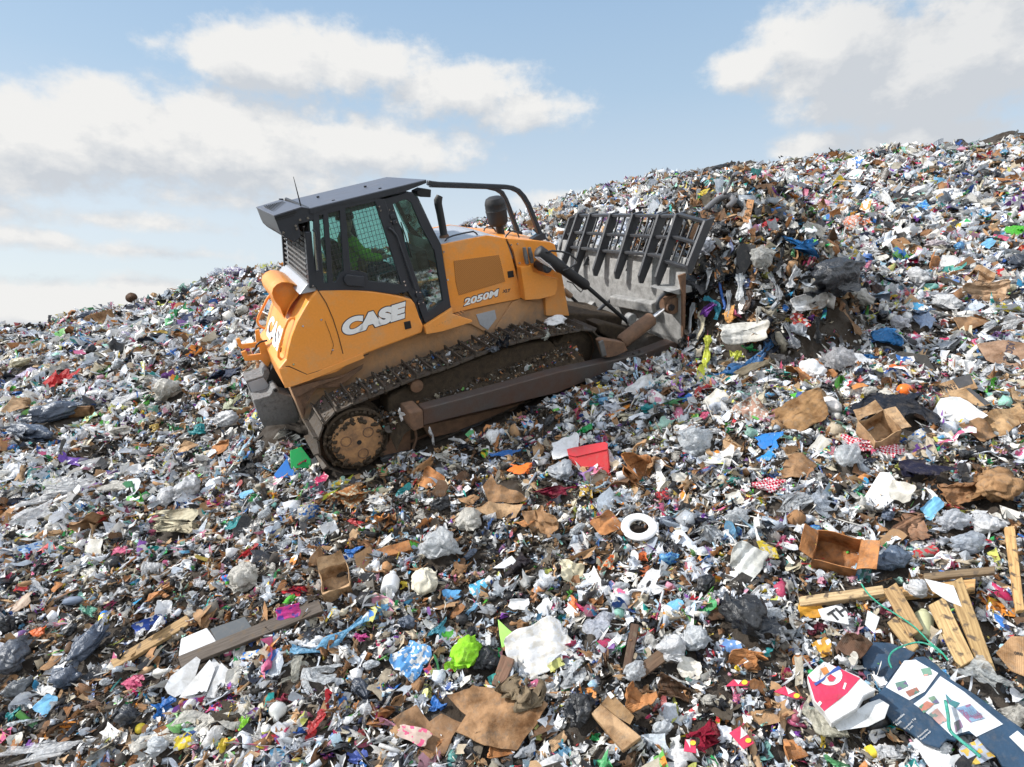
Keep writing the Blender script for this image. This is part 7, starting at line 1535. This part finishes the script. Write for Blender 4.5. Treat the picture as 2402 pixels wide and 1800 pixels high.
H('lump', 'D', 722, 1385, 90, 90, -50, (.62, .58, .55), 'cup', 'squashed white paper cup left of the black tarpaulin', amp=.3)
ribbon('D', [(360, 1385), (380, 1350), (350, 1330), (365, 1310)], .06, (.62, .64, .58), 'ribbon', 'coiled pale paper ribbon below the mound')
ribbon('D', [(445, 1270), (510, 1283), (585, 1292)], .06, 'yellow', 'strap', 'yellow strap below the mound')
carton('D', 1440, 745, 130, 60, -20, (.50, .33, .20), 'open tan box high on the right slope', 'the open tan box', .6, 2, .4, .12)
H('card', 'D', 1460, 825, 230, 100, 0, (.50, .34, .22), 'cardboard sheet', 'wide torn tan cardboard below the open tan box', 'the wide torn tan cardboard', amp=.35, lean=.45)
H('bag', 'D', 1150, 760, 130, 90, -15, 'white', 'plastic bag', 'white bag in the middle of the right slope', 'the white bag mid-slope')
H('bag', 'D', 1270, 880, 190, 90, -20, 'white', 'plastic bag', 'long lumpy white bag left of the torn tan cardboard')
H('bag', 'D', 1420, 365, 80, 60, 0, 'white', 'plastic bag', 'round white bag high on the right slope', 'the round white bag')
H('bag', 'D', 1490, 385, 110, 45, 5, 'offwhite', 'plastic bag', 'flat white bag right of the round white bag')
H('wad', 'D', 1620, 520, 110, 70, 15, (.10, .55, .04), 'plastic bag', 'bright green bag at the right picture edge', 'the bright green bag')
H('wad', 'D', 1650, 608, 60, 40, 0, (.70, .06, .02), 'packet', 'red-orange packet below the bright green bag')
H('bin', 'D', 1625, 690, 110, 90, 10, (.03, .04, .06), 'bin bag', 'dark bag at the right edge below the green bag')
H('card', 'D', 815, 288, 150, 40, 3, 'tan', 'cardboard sheet', 'flat tan cardboard near the upper crest', 'the tan cardboard near the crest')
H('lump', 'D', 1225, 220, 130, 36, 2, (.22, .17, .12), 'mattress', 'flat brown padded mat near the upper crest', 'the brown mat', mat='cloth', amp=.15)
H('wad', 'D', 1370, 245, 120, 32, 5, (.03, .08, .40), 'plastic bag', 'royal blue bag near the upper crest', 'the royal blue bag')
H('wad', 'D', 840, 445, 80, 35, 5, (.75, .35, .03), 'plastic bag', 'orange bag behind the mound', 'the orange bag behind the mound')
H('wad', 'D', 940, 470, 60, 40, 20, (.02, .16, .5), 'plastic bag', 'blue bag right of the orange bag behind the mound')
H('bag', 'D', 830, 500, 120, 90, -20, (.62, .58, .56), 'plastic bag', 'white bag with orange print below the orange bag', c2='orange')
H('bin', 'D', 190, 215, 100, 30, 15, 'black', 'bin bag', 'long black bag lying on the crest', 'the long black bag on the crest', lift=.1)
H('bin', 'D', 45, 240, 60, 26, 5, 'black', 'bin bag', 'small black box-like bag on the crest')
H('bin', 'D', 445, 188, 50, 28, 5, 'black', 'bin bag', 'round black bag on the crest')
H('bag', 'D', 1225, 585, 130, 45, 0, (.62, .55, .58), 'plastic bag', 'flat pinkish white bag in the middle of the upper right slope')
H('card', 'D', 1200, 680, 120, 50, 15, 'orange_brown', 'cardboard sheet', 'orange-brown card above the white bag mid-slope')
H('wad', 'D', 1380, 695, 70, 40, 0, (.05, .45, .12), 'plastic bag', 'green film scrap above the open tan box')
H('cloth', 'D', 900, 545, 0.1 + 90, 40, 5, (.02, .025, .05), 'cloth', 'navy cloth right of the mound top')
# ------------------------------------------------------------------ on the mound in front of the blade
H('bin', 'D', 665, 785, 290, 210, 15, (.022, .026, .034), 'bin bag', 'big torn black bag on the face of the mound', 'the big black bag on the mound', amp=.22, lift=.12)
PL('D', [(265, 585), (300, 560), (360, 570), (345, 640), (305, 710), (262, 735)], .05, (.03, .03, .032), 'panel', 'dark rectangular panel hanging on the mound near the blade', 'the dark panel on the mound', 'hard', .6, .20)
H('bin', 'D', 218, 510, 90, 140, 70, 'black', 'bin bag', 'black bag draped just right of the rack end', 'the black bag by the rack', lift=.08)
H('bag', 'D', 142, 590, 100, 140, 70, (.60, .62, .68), 'plastic bag', 'white bag squeezed against the rack end', 'the white bag at the rack end', lift=.06)
H('clearbag', 'D', 380, 668, 130, 140, 60, (.50, .50, .48), 'plastic bag', 'dirty clear bag right of the dark panel', 'the dirty clear bag', lift=.08)
H('cloth', 'D', 555, 600, 200, 80, -10, (.02, .14, .38), 'cloth', 'blue cloth folded on the mound above the black bag', 'the blue cloth on the mound', lift=.08)
H('film', 'D', 640, 560, 220, 90, -40, 'offwhite', 'plastic sheet', 'dirty white film over the top right of the mound', 'the dirty white film on the mound', lift=.06)
H('film', 'D', 520, 500, 150, 80, -45, 'white', 'plastic sheet', 'pale film hanging over the mound top', lift=.06)
H('wad', 'D', 420, 490, 90, 50, 40, 'red', 'plastic bag', 'red bag on the mound top', 'the red bag on the mound top', lift=.08)
plank('D', (308, 485), (335, 350), 34, (.50, .26, .12), 'upright pale wooden post sticking out of the mound', 'the upright post', .05, .15)
ribbon('D', [(215, 378), (240, 330), (265, 288), (292, 250)], .055, (.12, .12, .13), 'pole', 'bent grey metal pole sticking up behind the mound', 'the bent metal pole', False, 'hard', .35)
ribbon('D', [(150, 420), (190, 385), (230, 375), (255, 395), (240, 420)], .09, (.14, .14, .15), 'tube', 'curved grey metal frame at the foot of the bent pole', None, False, 'hard', .25)
ribbon('D', [(140, 1020), (132, 1080), (125, 1150), (105, 1200), (88, 1250)], .13, 'yellowgreen', 'ribbon', 'long yellow-green ribbon hanging down beside the blade', 'the hanging yellow-green ribbon', lift=.16)
ribbon('D', [(430, 1040), (400, 1100), (340, 1150), (260, 1190), (180, 1220), (110, 1232)], .17, (.02, .13, .34), 'strap', 'broad blue band curving round the foot of the mound', 'the broad blue band', lift=.12)
ribbon('D', [(190, 760), (200, 820), (215, 870), (210, 890)], .04, (.02, .12, .45), 'hose', 'thin blue hose on the mound near the blade', None, False, lift=.1)
ribbon('D', [(120, 835), (160, 850), (180, 890), (170, 940)], .12, (.03, .30, .42), 'strap', 'teal-blue strap on the lower mound near the blade', lift=.1)
H('rag', 'D', 150, 905, 60, 90, 80, (.16, .05, .30), 'rag', 'purple rag hanging beside the teal-blue strap', lift=.1)
H('wad', 'D', 245, 915, 80, 80, 30, (.70, .34, .08), 'plastic bag', 'orange-yellow bag on the lower mound', 'the orange-yellow bag', lift=.08)
H('sheet', 'D', 300, 1005, 240, 110, 5, (.55, .54, .51), 'plastic sheet', 'large dirty white crinkled sheet at the foot of the mound', 'the crinkled sheet at the mound foot', amp=.3, lift=.1, lean=.5)
H('wad', 'D', 565, 950, 60, 110, 70, (.60, .06, .05), 'packet', 'red and white striped wrapper below the big black bag', c2='white', lift=.08)
H('bin', 'D', 50, 790, 130, 260, 75, 'black', 'bin bag', 'torn black plastic wrapped round the near blade corner', 'the torn black plastic at the blade', lift=.16)
H('cloth', 'D', 480, 1150, 90, 160, 75, (.08, .08, .085), 'cloth', 'dark grey cloth hanging at the mound foot', lift=.08)
H('cloth', 'D', 350, 1190, 260, 60, 30, (.20, .17, .12), 'cloth', 'grey-brown cloth strip under the broad blue band', lift=.06)
H('wad', 'D', 270, 1120, 60, 80, 70, 'yellowgreen', 'plastic bag', 'small yellow-green bag above the broad blue band', lift=.1)
H('bag', 'D', 830, 850, 150, 90, -30, (.55, .53, .50), 'plastic bag', 'greyish white bag on the right shoulder of the mound')
H('card', 'D', 600, 860, 170, 80, 10, 'white', 'foam sheet', 'dirty white foam sheet under the big black bag', None, lift=.06, amp=.25)
H('bag', 'D', 1050, 990, 110, 110, 0, (.60, .60, .64), 'plastic bag', 'crumpled white film bag left of the faded jeans')
# lumps resting on the machine itself
def on_dozer(kind, P, size, col, cat, label, mat='bagmat', name=None, fl=.5):
    V, F = s_bag(hr, 4, .2) if kind == 'bag' else s_wad(hr, 24, .9, 4, .15, .8)
    V = V * np.array(size) / 2; me = mesh_vf(name or cat.replace(' ', '_'), V, F, M[mat], col, .5); o = put(name or cat.replace(' ', '_'), me, DM @ Matrix.Translation(P), label, cat); return o
q = un(*z5(1475, 488), Y=-.92); on_dozer('bag', tuple(q), (.36, .34, .16), 'white', 'foam block', 'flat white lump lying on the front of the track', 'hard')
q = un(*z5(1040, 690), Y=-1.29); on_dozer('wad', (q[0], q[1], q[2] + .02), (.20, .14, .40), (.02, .025, .035), 'rag', 'black rag hanging over the edge of the track', 'cloth')
q = un(*z5(940, 730), Y=-1.27); on_dozer('wad', tuple(q), (.26, .16, .14), (.10, .12, .15), 'plastic bag', 'grey plastic scrap caught beside the hanging black rag')
q = un(*z5(1395, 620), Y=-1.25); on_dozer('wad', tuple(q), (.22, .12, .14), (.45, .47, .42), 'plastic bag', 'pale torn plastic caught on the front track shoes')
q = un(*z5(1350, 1005), Y=-1.5); on_dozer('wad', tuple(q), (.28, .16, .08), (.45, .42, .42), 'plastic bag', 'pale pinkish bag lying on top of the push arm')
q = un(*z11(1835, 950), Y=-1.63); on_dozer('wad', tuple(q), (.08, .05, .30), 'white', 'rag', 'white rag hanging under the push arm')
q = un(*z11(1440, 680), Y=-1.62); on_dozer('wad', tuple(q), (.08, .05, .22), 'white', 'ribbon', 'white torn strip hanging behind the push arm end')

# ------------------------------------------------------------------ more mid-sized pieces, each with its own description
DOZPOLY = [(560, 780), (600, 640), (600, 480), (700, 440), (1000, 410), (1260, 430), (1300, 560), (1340, 490), (1680, 510), (1640, 850), (1250, 1010), (900, 1110), (720, 1120), (690, 1000), (560, 1010)]
def inpoly(u, v, P):
    c = False
    for i in range(len(P)):
        (x0, y0), (x1, y1) = P[i], P[i - 1]
        if (y0 > v) != (y1 > v) and u < (x1 - x0) * (v - y0) / (y1 - y0) + x0: c = not c
    return c
SPOT = [(l[0], l[1]) for l in LAND] + [pix((h[0], h[1], float(terr(h[0], h[1]))))[:2] for h in HERO_XY]
used = {o_.get('label') for o_ in bpy.data.objects if o_.get('label')}
KINDS = [('bag', 'plastic bag', ('white', 'palegrey', 'offwhite', 'white', 'lightblue', 'cream')), ('clearbag', 'plastic bag', ('palegrey', 'palegrey')), ('bin', 'bin bag', ('black', 'slate')), ('card', 'cardboard sheet', ('brown', 'tan', 'orange_brown', 'dark_brown')), ('wad', 'plastic wrapper', ('white', 'blue', 'red', 'green', 'yellow', 'teal', 'pink', 'orange', 'white')), ('sheet', 'paper sheet', ('white', 'offwhite', 'lightblue')), ('rag', 'rag', ('navy', 'maroon', 'grey', 'dark_brown', 'cream', 'black')), ('film', 'plastic film', ('white', 'palegrey', 'offwhite'))]
WK = [2.5, 1.5, 2.2, 3.8, 4, 3.6, 2.4, 5]
CWORD = {'palegrey': 'pale grey', 'offwhite': 'off-white', 'lightblue': 'light blue', 'orange_brown': 'orange-brown', 'dark_brown': 'dark brown', 'slate': 'dark blue-grey'}
ADJ = {'bag': ['lumpy', 'slack', 'knotted', 'half-filled', 'squashed'], 'clearbag': ['see-through', 'translucent'], 'bin': ['glossy', 'torn', 'squashed'], 'card': ['bent', 'torn', 'creased', 'flattened'], 'wad': ['crumpled', 'scrunched', 'folded'], 'sheet': ['creased', 'flat', 'curled'], 'rag': ['limp', 'twisted', 'dirty'], 'film': ['crumpled', 'stretched', 'wrinkled']}
made = 0; tries = 0
def rel_label(u, v, head):
    for l in sorted(LAND, key=lambda l: (l[0] - u) ** 2 + (l[1] - v) ** 2)[:6]:
        dx, dy = u - l[0], v - l[1]
        if abs(dx) > 2.2 * abs(dy): rel = 'right of' if dx > 0 else 'left of'
        elif abs(dy) > 2.2 * abs(dx): rel = 'below' if dy > 0 else 'above'
        else: rel = ('below right of' if dx > 0 else 'below left of') if dy > 0 else ('above right of' if dx > 0 else 'above left of')
        s_ = '%s %s %s' % (head, rel, l[2])
        if s_ not in used and len(s_.split()) <= 16: used.add(s_); return s_
STR = [((150, 690), (135, 800), 'white'), ((185, 640), (205, 760), 'black'), ((285, 720), (280, 850), 'palegrey'), ((235, 800), (225, 930), 'grey'), ((330, 800), (300, 900), 'dark_brown'), ((420, 720), (470, 850), 'grey'), ((80, 860), (60, 1010), 'palegrey'), ((110, 900), (95, 1040), 'cream'), ((480, 600), (440, 720), 'black'), ((700, 560), (780, 690), 'offwhite'), ((780, 640), (830, 790), 'cream'), ((850, 690), (980, 830), 'dark_brown'), ((380, 880), (390, 1000), 'offwhite'), ((500, 960), (560, 1080), 'grey'), ((640, 930), (650, 1060), 'black'), ((760, 900), (850, 1020), 'brown'), ((560, 700), (520, 790), 'white')]
for (a0_, a1_, cl_) in STR:
    mid_ = ((a0_[0] + a1_[0]) / 2 + hr.uniform(-20, 20), (a0_[1] + a1_[1]) / 2); u, v = zp('D', *mid_); lb_ = rel_label(u, v, 'long %s strip hanging on the mound' % CWORD.get(cl_, cl_))
    if lb_: ribbon('D', [a0_, mid_, a1_], hr.uniform(.07, .17), cl_, 'plastic strip', lb_, lift=.13); SPOT.append((u, v))
while made < 285 and tries < 9000:
    tries += 1; u = hr.uniform(20, 2380); v = hr.uniform(420, 1770); az_ = math.atan2(*(lambda d: (d[0], d[1]))(ray_w(u, v)))
    if inpoly(u, v, DOZPOLY): continue
    if v < np.interp(u, [c_[0] for c_ in crest], [c_[1] for c_ in crest]) + 50: continue
    p, t = hit(u, v)
    Wm = hr.uniform(.16, .42) if t < 9 else hr.uniform(.26, .62); wpx = Wm * FPX / t
    if any((u - a_) ** 2 + (v - b_) ** 2 < (wpx * .75 + 22) ** 2 for a_, b_ in SPOT): continue
    k = hr.choice(len(KINDS), p=np.array(WK) / sum(WK)); kind, cat, cols = KINDS[k]; col = cols[hr.integers(len(cols))]; adj = ADJ[kind][hr.integers(len(ADJ[kind]))]
    cand = sorted(LAND, key=lambda l: (l[0] - u) ** 2 + (l[1] - v) ** 2)[:5]; lab = None
    for l in cand:
        dx, dy = u - l[0], v - l[1]
        if abs(dx) > 2.2 * abs(dy): rel = 'right of' if dx > 0 else 'left of'
        elif abs(dy) > 2.2 * abs(dx): rel = 'below' if dy > 0 else 'above'
        else: rel = ('below right of' if dx > 0 else 'below left of') if dy > 0 else ('above right of' if dx > 0 else 'above left of')
        s_ = '%s %s %s %s %s' % (adj, CWORD.get(col, col), cat, rel, l[2])
        if s_ not in used and len(s_.split()) <= 16: lab = s_; break
    if lab is None: continue
    used.add(lab); hh = wpx * hr.uniform(.4, .85)
    H(kind, 'S', u, v, wpx, hh, hr.uniform(-10, 50), col, cat, lab, group={'plastic bag': 'plastic bags strewn over the slope', 'cardboard sheet': 'pieces of cardboard strewn over the slope', 'bin bag': 'dark bags strewn over the slope'}.get(cat), c2=('blue' if kind in ('bag', 'sheet') and hr.random() < .25 else None), lift=.03 if t < 9 else .06)
    SPOT.append((u, v)); made += 1
build_stuff()
# ================================================================== CAMERA, SKY, SUN
cam = bpy.data.cameras.new('camera'); co = bpy.data.objects.new('camera', cam); COL.objects.link(co)
cam.sensor_width = 36; cam.lens = 36 * FPX / 2402; cam.clip_end = 6000; cam.clip_start = .05
co.location = CAMPOS; co.rotation_euler = (math.pi / 2 - PITCH, 0, 0); SC.camera = co
SUN_EL, SUN_AZ = math.radians(38), math.radians(-92)     # azimuth from the viewing direction, negative = left
sd = Vector((math.sin(SUN_AZ) * math.cos(SUN_EL), math.cos(SUN_AZ) * math.cos(SUN_EL), math.sin(SUN_EL)))
sl = bpy.data.lights.new('sun', 'SUN'); sl.energy = 3.4; sl.angle = math.radians(2.0); sl.color = (1, .96, .90)
so = bpy.data.objects.new('sun', sl); COL.objects.link(so); so.rotation_euler = sd.to_track_quat('Z', 'Y').to_euler()
W = bpy.data.worlds.new('World'); SC.world = W; W.use_nodes = True; nt = W.node_tree; nt.nodes.clear()
out = N(nt, 'ShaderNodeOutputWorld'); bg = N(nt, 'ShaderNodeBackground'); L(nt, bg.outputs[0], out.inputs[0])
sky = N(nt, 'ShaderNodeTexSky', sky_type='NISHITA'); sky.sun_disc = False; sky.sun_elevation = SUN_EL; sky.sun_rotation = -SUN_AZ if False else SUN_AZ
sky.air_density = 1.0; sky.dust_density = .6; sky.ozone_density = 1.6; sky.altitude = 100
SKY_STR = .10
def MT(op, a, b_=None, c_=None, clamp=False):
    n_ = N(nt, 'ShaderNodeMath', operation=op, use_clamp=clamp)
    for i, v in enumerate((a, b_, c_)):
        if v is None: continue
        if isinstance(v, (int, float)): n_.inputs[i].default_value = v
        else: L(nt, v, n_.inputs[i])
    return n_.outputs[0]
tc = N(nt, 'ShaderNodeTexCoord'); sp = N(nt, 'ShaderNodeSeparateXYZ'); L(nt, tc.outputs['Generated'], sp.inputs[0])
az = MT('ARCTAN2', sp.outputs[0], sp.outputs[1]); el = MT('ARCSINE', sp.outputs[2])
cb = N(nt, 'ShaderNodeCombineXYZ'); L(nt, az, cb.inputs[0]); L(nt, el, cb.inputs[1])
P = cb.outputs[0]
def noise(vec, scale, detail, rough, off=(0, 0, 0), sc=(1, 1, 1)):
    mp = N(nt, 'ShaderNodeMapping'); mp.inputs['Location'].default_value = off; mp.inputs['Scale'].default_value = sc; L(nt, vec, mp.inputs[0])
    n_ = N(nt, 'ShaderNodeTexNoise'); n_.inputs['Scale'].default_value = scale; n_.inputs['Detail'].default_value = detail; n_.inputs['Roughness'].default_value = rough; L(nt, mp.outputs[0], n_.inputs['Vector']); return n_.outputs['Fac']
def azel(u, v):
    d = ray_w(u, v); d = d / np.linalg.norm(d); return math.atan2(d[0], d[1]), math.asin(d[2])
# banks of cumulus: photograph pixel of the centre, half width, half height, strength
blobs = [(60, 330, 260, 150, 1), (300, 300, 230, 130, 1), (560, 330, 300, 140, 1.0), (870, 345, 260, 75, .9), (250, 230, 120, 70, .9), (620, 150, 200, 95, 1.0), (830, 150, 230, 90, 1), (1060, 215, 220, 80, .95), (1230, 260, 150, 60, .8), (480, 120, 120, 60, .6), (360, 100, 60, 30, .45),
         (1960, 130, 260, 150, 1.1), (2250, 130, 330, 200, 1.1), (2050, 230, 330, 70, .85), (1760, 160, 110, 65, .9), (2200, 320, 320, 50, .75), (1900, 340, 150, 40, .6), (1330, 470, 130, 32, .8),
         (100, 720, 330, 75, .95), (330, 690, 150, 50, .75), (300, 520, 420, 28, .55), (330, 590, 480, 25, .5), (60, 560, 200, 30, .5), (560, 470, 260, 40, .35),
         (-500, 200, 300, 200, 1), (2900, 250, 300, 180, 1), (-300, 600, 250, 60, .8)]
wx = noise(P, 9, 5, .6); wy = noise(P, 9, 5, .6, (5.3, 2.2, 1))
def density(vec):
    dens = None
    for (u, v, w_, h_, s_) in blobs:
        a_, e_ = azel(u, v); a2, _e = azel(u + w_, v); _a, e2 = azel(u, v - h_)
        sb = N(nt, 'ShaderNodeVectorMath', operation='SUBTRACT'); L(nt, vec, sb.inputs[0]); sb.inputs[1].default_value = (a_, e_, 0)
        dv = N(nt, 'ShaderNodeVectorMath', operation='MULTIPLY'); L(nt, sb.outputs[0], dv.inputs[0]); dv.inputs[1].default_value = (1 / max(.02, abs(a2 - a_)), 1 / max(.01, abs(e2 - e_)), 0)
        ln = N(nt, 'ShaderNodeVectorMath', operation='LENGTH'); L(nt, dv.outputs[0], ln.inputs[0])
        d1 = MT('MULTIPLY_ADD', ln.outputs['Value'], -s_, s_ * 1.22)
        dens = d1 if dens is None else MT('SMOOTH_MAX', dens, d1, .18)
    n1 = noise(vec, 5.5, 9, .62, (3, 1, 0), (1, 1.5, 1)); n2 = noise(vec, 26, 6, .6, (1, 7, 0), (1, 1.3, 1))
    t = MT('ADD', MT('MULTIPLY', MT('SUBTRACT', n1, .5), 1.9), MT('MULTIPLY', MT('SUBTRACT', n2, .5), .9))
    return MT('ADD', dens, t)
D = density(P)
sh = N(nt, 'ShaderNodeVectorMath', operation='ADD'); L(nt, P, sh.inputs[0]); sh.inputs[1].default_value = (-.015, .040, 0)
D2 = density(sh.outputs[0])
lit = MT('MULTIPLY_ADD', MT('SUBTRACT', D, D2), .85, MT('MULTIPLY_ADD', noise(P, 13, 7, .6, (8, 3, 0), (1, 1.6, 1)), 1.5, -.20), clamp=True)
mask = N(nt, 'ShaderNodeMapRange', interpolation_type='SMOOTHSTEP'); mask.inputs[1].default_value = .0; mask.inputs[2].default_value = .60; L(nt, D, mask.inputs[0])
cc = N(nt, 'ShaderNodeValToRGB'); e = cc.color_ramp.elements; e[0].position = .10; e[0].color = (.37, .392, .42, 1); e[1].position = .85; e[1].color = (.53, .528, .52, 1)
thk = N(nt, 'ShaderNodeMapRange', interpolation_type='SMOOTHSTEP'); thk.inputs[1].default_value = .30; thk.inputs[2].default_value = .55; thk.inputs[3].default_value = 0; thk.inputs[4].default_value = .38; L(nt, az, thk.inputs[0])
L(nt, MT('SUBTRACT', lit, thk.outputs[0], clamp=True), cc.inputs[0])
# clear air: physical sky under a pale veil that thickens towards the horizon
elr = N(nt, 'ShaderNodeMapRange'); elr.inputs[1].default_value = -.02; elr.inputs[2].default_value = .62; L(nt, el, elr.inputs[0])
vc = N(nt, 'ShaderNodeValToRGB'); e = vc.color_ramp.elements; e[0].position = 0; e[0].color = (.47, .49, .50, 1); e[1].position = 1; e[1].color = (.18, .295, .455, 1)
for ps_, cl_ in ((.30, (.44, .485, .515, 1)), (.60, (.29, .39, .49, 1))):
    q_ = vc.color_ramp.elements.new(ps_); q_.color = cl_
L(nt, elr.outputs[0], vc.inputs[0])
sk = N(nt, 'ShaderNodeVectorMath', operation='SCALE'); L(nt, sky.outputs[0], sk.inputs[0]); sk.inputs['Scale'].default_value = SKY_STR
mv = N(nt, 'ShaderNodeMix', data_type='RGBA'); mv.inputs[0].default_value = .82; L(nt, sk.outputs[0], mv.inputs[6]); L(nt, vc.outputs[0], mv.inputs[7])
mc0 = N(nt, 'ShaderNodeMix', data_type='RGBA'); L(nt, mask.outputs[0], mc0.inputs[0]); L(nt, mv.outputs[2], mc0.inputs[6]); L(nt, cc.outputs[0], mc0.inputs[7])
# unseen bright cumulus added behind the camera to fill the bulldozer's near side
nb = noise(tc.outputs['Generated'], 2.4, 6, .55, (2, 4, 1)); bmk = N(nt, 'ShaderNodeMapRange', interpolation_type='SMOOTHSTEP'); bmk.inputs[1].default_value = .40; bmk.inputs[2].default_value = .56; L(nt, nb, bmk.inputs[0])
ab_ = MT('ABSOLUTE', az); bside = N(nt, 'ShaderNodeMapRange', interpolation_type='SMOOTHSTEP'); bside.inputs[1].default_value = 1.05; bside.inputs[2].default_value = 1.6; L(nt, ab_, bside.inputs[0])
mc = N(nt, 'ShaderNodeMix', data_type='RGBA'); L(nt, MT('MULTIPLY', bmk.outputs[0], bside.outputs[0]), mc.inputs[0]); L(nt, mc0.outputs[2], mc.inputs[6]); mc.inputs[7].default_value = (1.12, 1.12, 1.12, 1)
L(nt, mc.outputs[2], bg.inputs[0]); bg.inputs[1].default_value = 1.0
SC.view_settings.view_transform = 'Standard'; SC.view_settings.look = 'None'; SC.view_settings.exposure = .74; SC.view_settings.gamma = 1
SC.cycles.max_bounces = 6; SC.cycles.diffuse_bounces = 3; SC.cycles.glossy_bounces = 3; SC.cycles.transparent_max_bounces = 12
SC.cycles.use_adaptive_sampling = True; SC.cycles.adaptive_threshold = .02
SC.cycles.use_denoising = True
